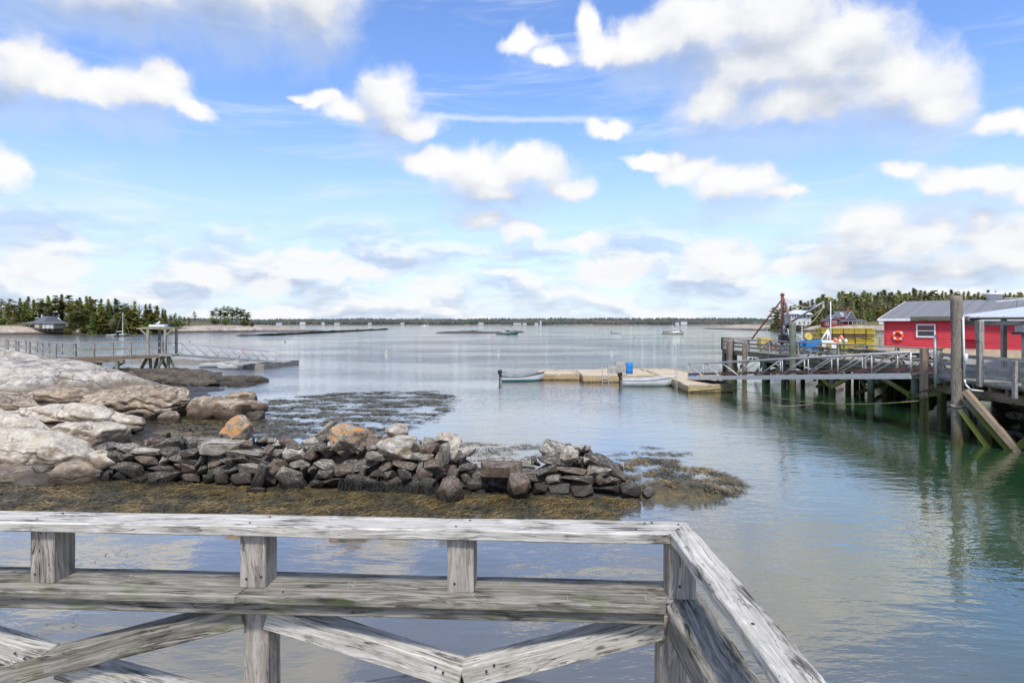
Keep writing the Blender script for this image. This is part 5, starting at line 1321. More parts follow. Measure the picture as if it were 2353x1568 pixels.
# ---------------------------------------------------------------- mooring buoys
def buoy_mesh():
    def fn(bm): lathe_bm(bm, [(.04, -.30), (.26, -.22), (.38, -.04), (.38, .06), (.28, .24), (.08, .34), (.05, .36)], 14); 
    return bmm(fn, True)
paint('buoy_white', (0.5, 0.5, 0.49), .7)
bmesh_b = {}
for mk in ('white_paint', 'orange_ring', 'tan_board', 'yellow_plastic', 'black_plastic'):
    me = buoy_mesh(); me.materials.append(M_['buoy_white' if mk == 'white_paint' else mk]); bmesh_b[mk] = me
ring_me = bmm(lambda bm: tube_bm(bm, (0, 0, .34), (0, 0, .44), .03, .03, 6)); ring_me.materials.append(M_['galvanised'])
for (u, v, mk, sc, lab) in [
    (558, 802, 'orange_ring', .75, 'orange mooring buoy beyond the end of the left gangway'), (887, 808, 'tan_board', .8, 'tan mooring buoy alone in open water left of centre'), (848, 781, 'white_paint', .9, 'white mooring buoy nearest above the tan one'),
    (1121, 770, 'white_paint', 1.2, 'white buoy left of the green lobster boat'), (1131, 778, 'orange_ring', 1.0, 'red-orange buoy below the green lobster boat'), (1145, 808, 'white_paint', .7, 'white buoy midway between lobster boat and float'),
    (1307, 796, 'yellow_plastic', .5, 'small yellow buoy far from others at centre right'), (1405, 807, 'white_paint', .75, 'largest white buoy below the white work skiff'), (1327, 768, 'white_paint', .8, 'white buoy just left of the white work skiff'),
    (1458, 776, 'black_plastic', .8, 'dark buoy right of the white work skiff'), (1636, 771, 'black_plastic', .8, 'dark buoy near the far end of the wharf'), (695, 776, 'white_paint', .7, 'white buoy off the tip of the island reef'),
    (488, 776, 'white_paint', .8, 'white buoy off the small grove'), (436, 785, 'black_plastic', .6, 'dark buoy over the handrail of the left gangway'), (655, 785, 'black_plastic', .8, 'dark buoy in open water right of the left float'), (820, 781, 'white_paint', .6, 'small white buoy next to another white one'), (1348, 774, 'white_paint', .6, 'small white buoy under the work skiff stern'), (1636, 752, 'black_plastic', 1.2, 'dark buoy far out toward the distant shore')]:
    r_ = bpy.data.objects.new('mooring_buoy', None); col.objects.link(r_); r_.location = W(u, v) + Vector((0, 0, .03)); r_.scale = (sc * .72,) * 3; r_.rotation_euler = (R(rnd.uniform(-12, 12)), R(rnd.uniform(-12, 12)), 0)
    tag(r_, lab, 'buoy', 'mooring buoys')
    for nm, me in (('float', bmesh_b[mk]), ('stem', ring_me)):
        o = bpy.data.objects.new(nm, me); col.objects.link(o); o.parent = r_

# ---------------------------------------------------------------- reefs in the harbour
def reef(u0_, u1_, v, hgt, seed, label, mat='reef_rock'):
    d = CAMZ * FPX / (v - HV); a, b_ = XR(u0_, d), XR(u1_, d); w = d * .05
    def zf(x, y):
        t = (x - a) / (b_ - a); e = max(0, 1 - abs(2 * t - 1) ** 3) * max(0, 1 - ((y - d) / w) ** 2)
        return -.4 + (hgt + .4) * e * (.7 + .5 * mn.fractal(Vector((x * .12, y * .08, seed)), 1, 2, 4)) + .12 * mn.noise(Vector((x, y, seed)))
    return tag(link('reef', grid_mesh([a + (b_ - a) * i / 80 for i in range(81)], [d - w + 2 * w * i / 14 for i in range(15)], zf), M_[mat]), label, 'reef')
reef(990, 1170, 764.5, 1.5, 3, 'low dark reef left of the green lobster boat'); reef(1165, 1208, 763, 1.1, 5, 'short dark reef just behind the green lobster boat')
reef(560, 752, 761.5, 2.3, 8, 'long low tan reef trailing right from the island tip', 'island_rock'); reef(755, 780, 759, .35, 11, 'tiny rock awash off the reef tip'); reef(1098, 1132, 764, .3, 13, 'dark rock awash left of the low reef')

# ---------------------------------------------------------------- far shore
FD = 1340.0
def farh(x): return 12.5 + 4.5 * mn.fractal(Vector((x * .004, 2.5, 0)), 1, 2, 4) + (1.6 if x > -100 else 0) - (3.0 if x > 600 else 0)
def farz(x, y): 
    d = y - FD - 12 * mn.noise(Vector((x * .01, 0, 0))); return -.6 + min(1.6, max(0, d) * .12) + max(0, min(1, (d - 14) / 120)) * farh(x) * .55
fs_o = structure(link('far_shore', grid_mesh([-1900 + i * 20 for i in range(191)], [FD - 20, FD - 8, FD, FD + 6, FD + 12, FD + 20, FD + 40, FD + 70, FD + 110, FD + 160, FD + 240], farz), M_['island_rock']))
tag(fs_o, 'low distant shore across the harbour')
fv, ff, fm = [], [], []; rr = random.Random(3)
for i in range(15000):
    x = rr.uniform(-1700, 1500); y = FD + 22 + 150 * rr.random() ** 1.4; z_ = farz(x, y); h = rr.uniform(5.5, 9.5) * (1.0 + .25 * mn.noise(Vector((x * .02, y * .02, 0)))); r_ = rr.uniform(1.8, 3.8); k_ = len(fv); rot = rr.uniform(0, 6)
    fv.append((x + rr.uniform(-.5, .5), y, z_ + h)); nn = 5
    for j in range(nn): fv.append((x + math.cos(rot + j * 1.2566) * r_ * rr.uniform(.7, 1.2), y + math.sin(rot + j * 1.2566) * r_, z_ + h * rr.uniform(.35, .7)))
    for j in range(nn): fv.append((x + math.cos(rot + j * 1.2566) * r_ * .8, y + math.sin(rot + j * 1.2566) * r_ * .8, z_ - .5))
    for j in range(nn):
        ff.append((k_, k_ + 1 + j, k_ + 1 + (j + 1) % nn)); ff.append((k_ + 1 + j, k_ + 6 + j, k_ + 6 + (j + 1) % nn, k_ + 1 + (j + 1) % nn))
    m_ = 0 if mn.noise(Vector((x * .008, y * .02, 9))) + rr.uniform(-.35, .35) < .12 else 1
    fm += [m_] * 10
me = pydata('far_wood', fv, ff)
def farleaf(name, a, b_):
    def fn(gg, b):
        n = gg.noise(gg.pos(), .05, 4.0, .6); setp(gg, b, gg.mix(gg.step(n, .35, .65), a, b_), .9, spec=.1)
    return material(name, fn)
me.materials.append(farleaf('far_conifer', (0.065, 0.085, 0.075), (0.095, 0.11, 0.085))); me.materials.append(farleaf('far_bare', (0.11, 0.10, 0.085), (0.15, 0.135, 0.12)))
me.polygons.foreach_set('material_index', fm)
tag(link('far_wood', me), 'dark wooded ridge along the distant shore', 'wood', None, 'stuff')
def far_house(u, w, h, label, mat='house_white', roof='house_roof', d=FD + 16, tower=False):
    x = XR(u, d); z_ = farz(x, d); r_ = bpy.data.objects.new('far_house', None); col.objects.link(r_); r_.location = (x, d, z_); tag(r_, label, 'house', 'houses on the far shore')
    def wl(bm): box_bm(bm, w, 7, h, Matrix.Translation((0, 0, h / 2)))
    def rf(bm): prism_roof(bm, -w / 2, w / 2, -3.5, 3.5, h, h + 2.2, .4)
    def wn_(bm):
        for k_ in range(max(2, int(w / 3))): box_bm(bm, 1.0, .2, 1.3, Matrix.Translation((-w / 2 + (k_ + .5) * w / max(2, int(w / 3)), -3.52, h * .6)))
    for nm, f, m_ in (('wall', wl, mat), ('roof', rf, roof)):
        o = bpy.data.objects.new(nm, bmm(f)); col.objects.link(o); o.parent = r_; o.data.materials.append(M_[m_])
    if tower:
        o = bpy.data.objects.new('light_tower', bmm(lambda bm: lathe_bm(bm, [(2.2, 0), (1.8, 8.0), (2.3, 8.2), (1.2, 8.4), (1.2, 9.8), (.1, 10.8)], 12, Matrix.Translation((9.5, 0, 0))))); col.objects.link(o); o.parent = r_; o.data.materials.append(M_['house_white'])
for (u, w, h, lab, m_) in ((642, 13, 4, 'pale shed low on the far shore nearest the island', 'house_grey'), (696, 12, 6, 'white house high on the far shore above the reef tip', 'house_white'), (743, 6, 5, 'narrow pale house on the far shore right of the white one', 'house_white'), (775, 12, 4, 'grey house at the water left of the far sailboat', 'house_grey'), (850, 8, 4, 'small pale house between grey house and far sailboat', 'house_white'),
    (925, 8, 4, 'tan cottage just left of the far sailboat', 'cream_paint'), (1105, 11, 4, 'white gabled house left of the green lobster boat mast', 'house_white'), (1188, 17, 4, 'long low white building right of the lobster boat mast', 'house_white'), (1205, 9, 4, 'white cottage at the end of the long low building', 'house_white'), (1570, 14, 7, 'white house on the far shore above the cream boat', 'house_white'), (1555, 8, 5, 'small white house left of the one above the cream boat', 'house_white'), (1735, 9, 4, 'pale cottage on the far shore right of the cream boat', 'house_white'), (1775, 14, 4, 'white cottage on the far shore next to the wooded point', 'house_white')):
    far_house(u, w, h, lab, m_)
far_house(1232, 8, 4.5, 'white keeper house with a short white light tower', tower=True)
# ---------------------------------------------------------------- wooded point on the right
def pt_front(x):
    """distance of the shore line by X"""
    k_ = [(160, 455), (168, 372), (185, 338), (230, 325), (500, 300)]
    if x < 160: return 455 + (160 - x) * 60
    for (a, ya), (b_, yb) in zip(k_, k_[1:]):
        if a <= x <= b_: return ya + (yb - ya) * (x - a) / (b_ - a)
    return 300
def ptz(x, y):
    d = y - pt_front(x); dx_ = x - 158; n = mn.fractal(Vector((x * .05, y * .05, 20)), 1, 2, 5); n2 = mn.fractal(Vector((x * .3, y * .2, 24)), 1, 2, 3)
    sd = min(d, dx_ * 1.2); e = -1.0 + min(1, max(-.4, sd / 11)) * (2.6 + min(1.6, max(0, dx_ - 14) * .08))
    s2 = min(d, dx_ * .55 - 6)
    if s2 > 11: e += min(9.5, (s2 - 11) * .15)
    return e + n * .6 + n2 * .3
pt = structure(link('point', grid_mesh([140 + i * 3 for i in range(110)], [296 + i * 3 for i in range(75)], ptz), M_['island_rock']))
tag(pt, 'wooded rocky point behind the wharf on the right')
HG = 'trees of the wood on the right point'
hl = {'hill_spruce': ('spruce_tree', 'olive spruce in the right hill wood'), 'hill_pine': ('pine_tree', 'ragged olive pine in the right hill wood'), 'spruce': ('spruce_tree', 'dark spruce in the right hill wood'), 'bare': ('bare_tree', 'bare pale tree in the right hill wood'), 'bush_dark': ('shrub', 'dark bush below the right hill wood'), 'bush': ('shrub', 'yellow-green bush in the right hill wood')}
def htree(u, v, d, key):
    x = XR(u, d); z_ = ptz(x, d); plant(key, (x, d, z_), max(2.5, ZR(v, d) - z_), *hl[key], HG)
for i in range(62):
    u = 1885 + i * 8.2 + trnd.uniform(-3, 3); htree(u, hsv_(u) + trnd.choice((-4, 0, 3, 6, 9)) + trnd.uniform(-2, 3), 425 + trnd.uniform(-8, 14), trnd.choice(('hill_spruce', 'hill_spruce', 'hill_spruce', 'hill_pine', 'spruce')))
for dd, dv, n in ((418, 4, 58), (410, 9, 50), (398, 17, 46), (384, 28, 40), (372, 40, 30)):
    for i in range(n):
        u = 1880 + (i + trnd.uniform(0, 1)) * 500 / n
        if u > 2140 and dv > 30: continue
        htree(u, hsv_(u) + dv + trnd.uniform(-7, 7), dd + trnd.uniform(-5, 5), trnd.choice(('hill_spruce', 'hill_spruce', 'hill_pine', 'spruce', 'bare' if dv > 15 else 'hill_spruce', 'bush' if dv > 35 else 'hill_spruce')))
for (u, v, d) in ((1779, 703, 395), (1787, 712, 392), (1793, 706, 396), (1806, 694, 398), (1815, 702, 396), (1826, 699, 400), (1838, 688, 402), (1848, 693, 404), (1858, 690, 402), (1866, 687, 405), (1874, 684, 404), (1881, 682, 403), (1890, 677, 402), (1898, 681, 404), (1880, 700, 380), (1893, 702, 376), (1822, 718, 385), (1834, 712, 392), (1850, 708, 396)): htree(u, v, d, trnd.choice(('spruce', 'hill_spruce', 'hill_pine')))
for i in range(26):
    u = trnd.uniform(1752, 1880); d = trnd.uniform(378, 396); x = XR(u, d); plant('bush_dark' if i % 3 else 'bare', (x, d, ptz(x, d) - .3), trnd.uniform(2.0, 4.5), *hl['bush_dark' if i % 3 else 'bare'], HG)
# houses on the point
def house(name, u, vb, d, label, build):
    x = XR(u, d); z_ = ZR(vb, d); r_ = thing(name, (x, d, z_), label, 'house'); build(r_, Vector((x, d, z_))); return r_
def hb1(r_, o):
    A = lambda x, y, z_: o + Vector((x, y, z_)); MM = Matrix.Translation(o)
    bx('wall', A(0, 5, 2.0), (9, 8, 5.4), M_['house_red'], r_); bx('wall', A(-6.2, 4, 1.4), (4.2, 6, 4.6), M_['house_red'], r_); bx('shed_wing', A(-10.6, 3, .9), (3.4, 4, 3.2), M_['house_red'], r_)
    def g1(bm):
        for (xa, xb, yy, z0_, z1_) in ((.2, 5.6, .6, 3.6, 8.2), (-8.3, -4.1, .95, 3.6, 6.2), (-12.3, -8.9, .98, 2.4, 4.0)):
            v_ = [bm.verts.new(p_) for p_ in ((xa, yy, z0_), (xb, yy, z0_), ((xa + xb) / 2, yy, z1_), (xa, yy + 5, z0_), (xb, yy + 5, z0_), ((xa + xb) / 2, yy + 5, z1_))]
            for f in ((0, 1, 2), (5, 4, 3), (0, 3, 4, 1), (0, 2, 5, 3), (1, 4, 5, 2)): bm.faces.new([v_[i] for i in f])
    bmobj('gable', g1, M_['house_red'], r_, MM)
    def rf(bm):
        prism_roof(bm, -4.5, 4.8, 1, 9, 4.6, 8.4, .5, 'X'); prism_roof(bm, .2, 5.6, .8, 5, 3.5, 8.35, .45, 'Y'); prism_roof(bm, -8.3, -4.1, 1.1, 7, 3.6, 6.4, .45, 'Y'); prism_roof(bm, -12.3, -8.9, 1.1, 5, 2.4, 4.2, .4, 'Y')
    bmobj('roof', rf, M_['house_roof'], r_, MM)
    def trim(bm):
        for (xa, xb, yy, z0_, z1_) in ((-.25, 6.05, .3, 3.5, 8.35), (-8.75, -3.65, .6, 3.6, 6.4)):
            m_ = (xa + xb) / 2
            for a in (xa, xb): tube_bm(bm, (a, yy, z0_), (m_, yy, z1_ + .05), .14, .14, 4)
    bmobj('bargeboard', trim, M_['house_white'], r_, MM)
    def pr(bm):
        v_ = [bm.verts.new(p_) for p_ in ((-4.1, -2.2, 2.4), (10.2, -2.2, 2.4), (10.2, 2, 3.6), (-4.1, 2, 3.6), (-4.1, -2.2, 2.2), (10.2, -2.2, 2.2), (10.2, 2, 3.4), (-4.1, 2, 3.4))]
        for f in ((0, 1, 2, 3), (7, 6, 5, 4), (0, 4, 5, 1), (1, 5, 6, 2), (3, 7, 4, 0)): bm.faces.new([v_[i] for i in f])
    bmobj('porch_roof', pr, M_['house_roof'], r_, MM)
    for x in (0, 2.5, 5, 7.5, 9.9): bx('porch_post', A(x, -2.0, .9), (.22, .22, 2.7), M_['house_white'], r_)
    bx('porch_wall', A(2.5, -2.1, .2), (14, .15, 1.0), M_['house_red'], r_); c_ = bx('chimney', A(3.4, 5, 8.6), (1.3, 1.1, 3.2), M_['brick_chimney'], r_)
    for x in (2.2, 3.7): window(r_, A(x, .55, 5.4), 1.1, 1.9)
    for x in (-7.0, -5.6): window(r_, A(x, .9, 1.9), 1.1, 1.6)
    window(r_, A(-6.2, .9, 4.7), .9, 1.3); window(r_, A(-2.6, .95, 1.5), 2.6, 1.8); window(r_, A(-10.6, .9, .9), 1.4, 1.9)
    def dm(bm): box_bm(bm, 1.6, 2, 1.6, Matrix.Translation((-1.4, 2.6, 5.9))); prism_roof(bm, -2.2, -.6, 1.6, 3.6, 6.6, 7.6, .15, 'Y')
    bmobj('dormer', dm, M_['house_white'], r_, MM)
house('red_house', 1944, 747.5, 352, 'red gabled house with dark roof and brick chimney on the right point', hb1)
def hb2(r_, o):
    A = lambda x, y, z_: o + Vector((x, y, z_)); MM = Matrix.Translation(o)
    bx('wall', A(0, 5, 2.2), (12, 9, 6.2), M_['house_white'], r_); bx('lower_wall', A(-1, 1.5, -.2), (11, 5, 2.6), M_['house_grey'], r_)
    def rf(bm): prism_roof(bm, -6, 6, .5, 9.5, 5.2, 7.8, .9, 'X', hip=4.4); prism_roof(bm, -1.5, 5.6, -1.0, 4, 4.9, 7.4, .6, 'Y', hip=1.0)
    bmobj('roof', rf, M_['metal_roof'], r_, MM)
    for x in (-5, -3.6, -2.2, 0, 2.0, 4.4): window(r_, A(x, .45, 3.6), 1.1, 1.7)
    for x in (-4.6, -1.8, 1.2, 3.6): window(r_, A(x, -1.05, -.1), 1.1, 1.4)
    beam('balcony_rail', A(-6.2, -1.2, 2.0), A(5.0, -1.2, 2.0), .15, .7, M_['house_white'], r_)
house('white_house', 1841, 741, 366, 'white two-storey house with pale metal roof half hidden by the derrick', hb2)

# ---------------------------------------------------------------- wharf
DZ = 2.45
WF = [(19.3, 54.0), (20.6, 44.1), (21.9, 37.1), (23.3, 28.6), (18.75, 28.2), (18.9, 12.0), (60, 12.0), (60, 58.5), (20.1, 58.5)]
wharf = thing('wharf', (24, 40, 0), 'old timber wharf on pilings with railings, right side of the harbour', 'wharf')
def _dk(bm):
    v_ = [bm.verts.new((*q, DZ)) for q in WF]; w_ = [bm.verts.new((*q, DZ - .09)) for q in WF]; n = len(WF)
    bm.faces.new(list(reversed(v_)) if False else v_); bm.faces.new(list(reversed(w_)))
    for i in range(n): bm.faces.new((w_[i], w_[(i + 1) % n], v_[(i + 1) % n], v_[i]))
    bmesh.ops.recalc_face_normals(bm, faces=bm.faces)
bmobj('deck', _dk, M_['grey_wood'], wharf)
def EY(x5): return 27.56 / ((1614.2 + x5 * .3136 - 1176) / 1400 + .153)
def EX(y): return 27.56 - .153 * y
def E(y, z_=DZ, in_=0.0): return Vector((EX(y) + in_, y, z_))
up = Vector((0, 0, 1))
# fascia under the deck edge, front and far end
beam('fascia', E(54, DZ - .27, .12), E(28.8, DZ - .27, .12), .12, .34, M_['pier_timber'], wharf); beam('fascia', (19.5, 54.2, DZ - .27), (20.3, 58.3, DZ - .27), .12, .34, M_['pier_timber'], wharf)
beam('fascia', (18.93, 28.0, DZ - .13), (19.05, 13, DZ - .13), .12, .10, M_['grey_wood'], wharf); beam('girder', (19.15, 28.0, DZ - .56), (19.25, 13, DZ - .56), .3, .36, M_['brown_wood'], wharf)
for i in range(16): beam('joist', (18.95, 27.6 - i * .85, DZ - .30), (26, 27.6 - i * .85, DZ - .30), .16, .24, M_['brown_wood'], wharf)
for i in range(14): beam('joist', E(52.5 - i * 1.75, DZ - .27, .2), E(52.5 - i * 1.75, DZ - .27, 12), .2, .3, M_['pier_timber'], wharf)
# railing along the front
rposts = [EY(x) for x in (205, 330, 490, 700, 855, 995, 1190, 1420, 1650)]
for i, y in enumerate(rposts): beam('rail_post', E(y, DZ - .45, .02), E(y, 3.38, .02), .2, .17, M_['grey_wood'], wharf)
for y0_, y1_ in zip(rposts, rposts[1:]):
    for z_, h in ((DZ + .30, .15), (DZ + .62, .15)): beam('mid_rail', E(y0_, z_ + rnd.uniform(-.02, .02), .12), E(y1_, z_ + rnd.uniform(-.02, .02), .12), .05, h, M_['grey_wood'], wharf)
    beam('top_rail', E(y0_ + .04, 3.42, .05), E(y1_ - .04, 3.42, .05), .22, .08, M_['grey_wood'], wharf)
for a, b_ in (((19.4, 54.0), (20.1, 58.3)), ((20.1, 58.3), (27, 58.3)), ((27, 58.3), (38, 58.3))):
    a, b_ = Vector((*a, 0)), Vector((*b_, 0)); n = max(1, int((b_ - a).length / 2.3))
    for i in range(n + 1): q = a.lerp(b_, i / n); beam('rail_post', q + up * (DZ - .2), q + up * 3.4, .16, .16, M_['grey_wood'], wharf)
    for z_ in (DZ + .35, DZ + .66, 3.42): beam('back_rail', a + up * z_, b_ + up * z_, .08, .13, M_['grey_wood'], wharf)
# pilings: front row, second and third rows
def wp(x, y, r_, zt=DZ - .4, mat='pile_green_z', name='piling', **k_): return pile(name, (x, y, -2.5), (x, y, zt), r_, M_[mat], wharf, seed=x * 3 + y, **k_)
for k_, x5 in enumerate((205, 420, 560, 910, 1190, 1510)): y = EY(x5); wp(EX(y) + .35, y, .2)
for row_, off in ((1, 2.6), (2, 5.4), (3, 8.4)):
    for k_ in range(8): y = 52.5 - k_ * 3.3 + rnd.uniform(-.4, .4); wp(EX(y) + off, y, .19)
for (x, y) in ((19.25, 53.4), (19.55, 53.9), (19.75, 55.2), (20.3, 57.9)): pile('fender_pile', (x - .25, y, -2.5), (x - .1, y, 3.35), .2, M_['pile_brown_z'], wharf, seed=y)
y = EY(325); pile('fender_pile', (EX(y) - .25, y, -2.5), (EX(y) - .2, y, 3.25), .2, M_['pile_brown_z'], wharf, seed=5)
y = EY(688); pile('tall_piling', (EX(y) - .3, y, -2.5), (EX(y) - .3, y, 4.86), .235, M_['pile_green_z'], wharf, seed=8)
beam('cap_beam', E(50, DZ - .62, .5), E(29.5, DZ - .62, .5), .3, .34, M_['pier_timber'], wharf); beam('cap_beam', E(50, DZ - .62, 3), E(29.5, DZ - .62, 3), .3, .3, M_['pier_timber'], wharf)
# diagonal braces between pilings
for (x5a, za, x5b, zb, off) in ((770, 1.75, 900, .55, .2), (930, .5, 1170, 1.95, .12), (1215, 1.9, 1500, .75, .1), (940, 1.9, 1010, .6, 1.6), (700, .6, 840, 1.8, 1.8), (1290, .4, 1400, 1.8, 1.7), (560, 1.8, 470, .5, .3), (330, 1.8, 200, .5, .3), (1050, .4, 1130, 1.8, 2.4), (600, .5, 690, 1.8, 2.2), (380, 1.9, 300, .4, .9), (1460, .62, 1700, 1.05, .3)):
    ya, yb = EY(x5a), EY(x5b); beam('brace', E(ya, za, off), E(yb, zb, off + .02), .10, .24, M_['pier_timber'], wharf)
for k_ in range(6):
    y = 51 - k_ * 4; beam('cross_brace', E(y, 1.8, .4), E(y, .3, 5.2), .10, .22, M_['pier_timber'], wharf); beam('cross_brace', E(y + .2, .3, .6), E(y + .2, 1.8, 5.2), .10, .22, M_['pier_timber'], wharf)
# near platform: fence with wire, porch posts, piles
nposts = [(18.72, 26.9, 3.62), (18.75, 24.5, 3.4), (18.85, 22.6, 3.25), (18.9, 20.4, 3.4)]
wp(18.72, 24.15, .235, DZ - .74); wp(18.95, 21.4, .2, DZ - .74); wp(19.4, 26.0, .16, DZ - .74); wp(19.2, 24.6, .16, DZ - .74)
for (y0_, y1_) in ((26.9, 24.55), (24.45, 22.62), (22.55, 20.4)):
    for z_ in (DZ + .22, DZ + .60, DZ + .98): beam('fence_rail', (18.80, y0_, z_), (18.86, y1_, z_ - .02), .05, .14, M_['grey_wood'], wharf)
def _wire(bm):
    n = 0
    for i in range(96): y = 26.9 - i * .075; tube_bm(bm, (18.74, y, DZ + .0), (18.74, y, DZ + 1.0), .0028, .0028, 3, False)
    for j in range(14): tube_bm(bm, (18.74, 26.9, DZ + .03 + j * .075), (18.74, 19.8, DZ + .03 + j * .075), .0028, .0028, 3, False)
w_ = bmobj('wire_mesh', _wire, M_['galvanised'], wharf); w_['kind'] = 'stuff'
beam('fence_post', (18.66, 22.62, DZ - .45), (18.66, 22.62, DZ + .95), .12, .16, M_['grey_wood'], wharf)
beam('fence_post', (18.80, 26.9, DZ - .3), (18.80, 26.9, 3.66), .26, .26, M_['grey_wood'], wharf); beam('post_cap', (18.62, 26.9, 3.69), (18.98, 26.9, 3.69), .34, .06, M_['pale_timber'], wharf)
beam('square_pile', (18.22, 26.95, -1.5), (18.22, 26.95, 3.72), .26, .26, M_['pier_timber'], wharf).data.materials[0] = M_['pile_square_z']
beam('square_pile', (19.25, 27.3, -1.5), (19.25, 27.3, DZ - .4), .28, .28, M_['pile_square_z'], wharf)
tallp = pile('mooring_pile', (18.07, 24.7, -2.5), (18.05, 24.75, 5.90), .225, M_['pile_brown_z'], None, seed=31, r1=.205, rough=.09, n=18)
tag(tallp, 'tall rough bark-stripped round pile standing in front of the red shed', 'pile')
beam('raker', (17.98, 24.2, 2.12), (19.02, 22.75, -.12), .30, .22, M_['pier_timber'], wharf).data.materials[0] = M_['pale_timber']
beam('raker', (18.15, 24.35, 1.75), (18.95, 22.95, -.2), .20, .26, M_['pier_timber'], wharf); beam('raker', (17.98, 24.45, 1.35), (18.65, 23.7, -.2), .22, .2, M_['pier_timber'], wharf)
beam('raker', (19.9, 22.2, 1.5), (18.85, 22.9, .0), .2, .24, M_['pier_timber'], wharf); beam('raker', (19.9, 22.0, .55), (18.9, 22.5, -.1), .22, .24, M_['pier_timber'], wharf)
tube('steel_pole', (18.35, 26.4, 2.0), (18.33, 26.4, 4.30), .05, M_['galvanised'], wharf)
# porch over the near platform
PO = Vector((18.25, 25.15, 0)); PS, PN = Vector((.68, -.733, 0)).normalized(), Vector((.733, .68, 0)).normalized()
def PP(t, q, z_): return PO + PS * t + PN * q + Vector((0, 0, z_ + q * .040))
porch = thing('porch', (20, 22, DZ), 'open timber porch with pale metal roof at the right edge', 'porch')
beam('post', (18.78, 24.45, DZ - .2), (18.78, 24.45, 4.9), .20, .20, M_['grey_wood'], porch); beam('post_scab', (18.64, 24.4, 4.1), (18.64, 24.4, 4.9), .06, .26, M_['grey_wood'], porch)
beam('post', (19.0, 22.55, DZ - .1), (19.0, 22.55, 4.75), .18, .18, M_['grey_wood'], porch); beam('post', (19.1, 19.5, DZ - .1), (19.1, 19.5, 4.98), .18, .18, M_['grey_wood'], porch); beam('post', PP(.3, 9, DZ - .36), PP(.3, 9, 4.86), .2, .2, M_['grey_wood'], porch)
beam('header', PP(.2, .25, 4.80), PP(10.8, .25, 4.80), .08, .17, M_['grey_wood'], porch); beam('rafter_beam', PP(.12, .1, 4.86), PP(.12, 19, 4.86), .12, .16, M_['pier_timber'], porch); beam('outlooker', (17.95, 27.4, 5.0), (18.6, 24.8, 4.99), .14, .2, M_['pier_timber'], porch)
def _roof(bm):
    for i in range(14):
        t0, t1 = i * .8, (i + 1) * .8 - .012
        v_ = [bm.verts.new(PP(*p_)) for p_ in ((t0, 0, 5.06), (t0, 19.5, 5.06), (t1, 19.5, 5.06), (t1, 0, 5.06))]; bm.faces.new(v_)
        w2 = [bm.verts.new(PP(*p_)) for p_ in ((t0, 0, 5.02), (t0, 19.5, 5.02), (t1, 19.5, 5.02), (t1, 0, 5.02))]; bm.faces.new(list(reversed(w2)))
        for k_ in range(4): bm.faces.new((w2[k_], w2[(k_ + 1) % 4], v_[(k_ + 1) % 4], v_[k_]))
        tube_bm(bm, PP(t0, 0, 5.075), PP(t0, 19.5, 5.075), .022, .022, 5)
    bmesh.ops.recalc_face_normals(bm, faces=bm.faces)
bmobj('roof_panel', _roof, M_['metal_roof'], porch)
for i in range(14): beam('purlin', PP(.05, .3 + i * 1.4, 4.97), PP(11, .3 + i * 1.4, 4.97), .09, .08, M_['pier_timber'], porch)
pp = bmesh.new()
for a, b_ in zip([(18.10, 24.45, 5.05), (18.12, 24.4, 2.55), (18.12, 24.35, 2.35), (18.25, 24.25, 2.15)], [(18.12, 24.4, 2.55), (18.12, 24.35, 2.35), (18.25, 24.25, 2.15), (18.7, 24.2, 2.1)]): tube_bm(pp, a, b_, .035, .035, 8)
box_bm(pp, .14, .1, .32, Matrix.Translation((18.13, 24.36, 3.42)), .01)
tag(link('conduit', mesh_of(pp, 'conduit', True), M_['white_paint']), 'white electrical conduit running down beside the tall round pile', 'pipe')
lampm = thing('wall_lamp', (20.5, 23.2, 4.3), 'grey box lamp with dark hood under the porch, right edge', 'lamp')
bx('hood', (19.25, 22.7, 4.42), (.9, .5, .10), M_['black_plastic'], lampm); bx('body', (19.2, 22.7, 4.58), (.62, .4, .24), M_['crate_grey'], lampm)
# retaining wall and bank under the near platform
rwall = thing('retaining_wall', (21.5, 24, 0), 'dark stacked stones under the near end of the wharf', 'wall')
for i in range(80):
    yy = rnd.uniform(19.5, 26.0); zz = rnd.uniform(-.1, 1.6); s_ = rnd.uniform(.35, .75)
    M = Matrix.Translation((20.9 + zz * .25 + rnd.uniform(-.1, .1), yy, zz)) @ Matrix.Rotation(R(90 + rnd.uniform(-15, 15)), 4, 'Z') @ Matrix.Rotation(R(rnd.uniform(-10, 10)), 4, 'Y') @ Matrix.Diagonal((s_ * 1.2, s_ * .8, s_ * .55, 1))
    link('stone', rnd.choice(LIB[rnd.choice(('stone_grey', 'stone_dark', 'stone_grey'))]), None, rwall, M)
def bankz(x, y):
    f = (x - (21.6 if y < 27 else 24.0 + (y - 27) * .22)); return min(2.1, -.8 + f * .75) + .25 * mn.fractal(Vector((x * .8, y * .8, 3)), 1, 2, 4)
bank = structure(link('bank', grid_mesh([20.6 + i * .5 for i in range(30)] + [60], [11 + i * .8 for i in range(58)], bankz), M_['reef_rock'])); tag(bank, 'dark rocky bank under the wharf')
for i, (x, y, z_, s_) in enumerate(((20.3, 28.4, .1, 1.5), (21.2, 28.0, .35, 1.4), (21.8, 29.3, .4, 1.6))):
    tag(shape_rock('bank_rock', (x, y, z_), (s_ * .8, s_ * .6, s_ * .42), 'granite_brown', 300 + i, sub=3, lump=.15), ('low brown rock at the water behind the square pile', 'larger brown rock stacked behind the low one under the wharf', 'farthest brown rock in shadow under the wharf')[i], 'rock', 'rocks under the wharf')

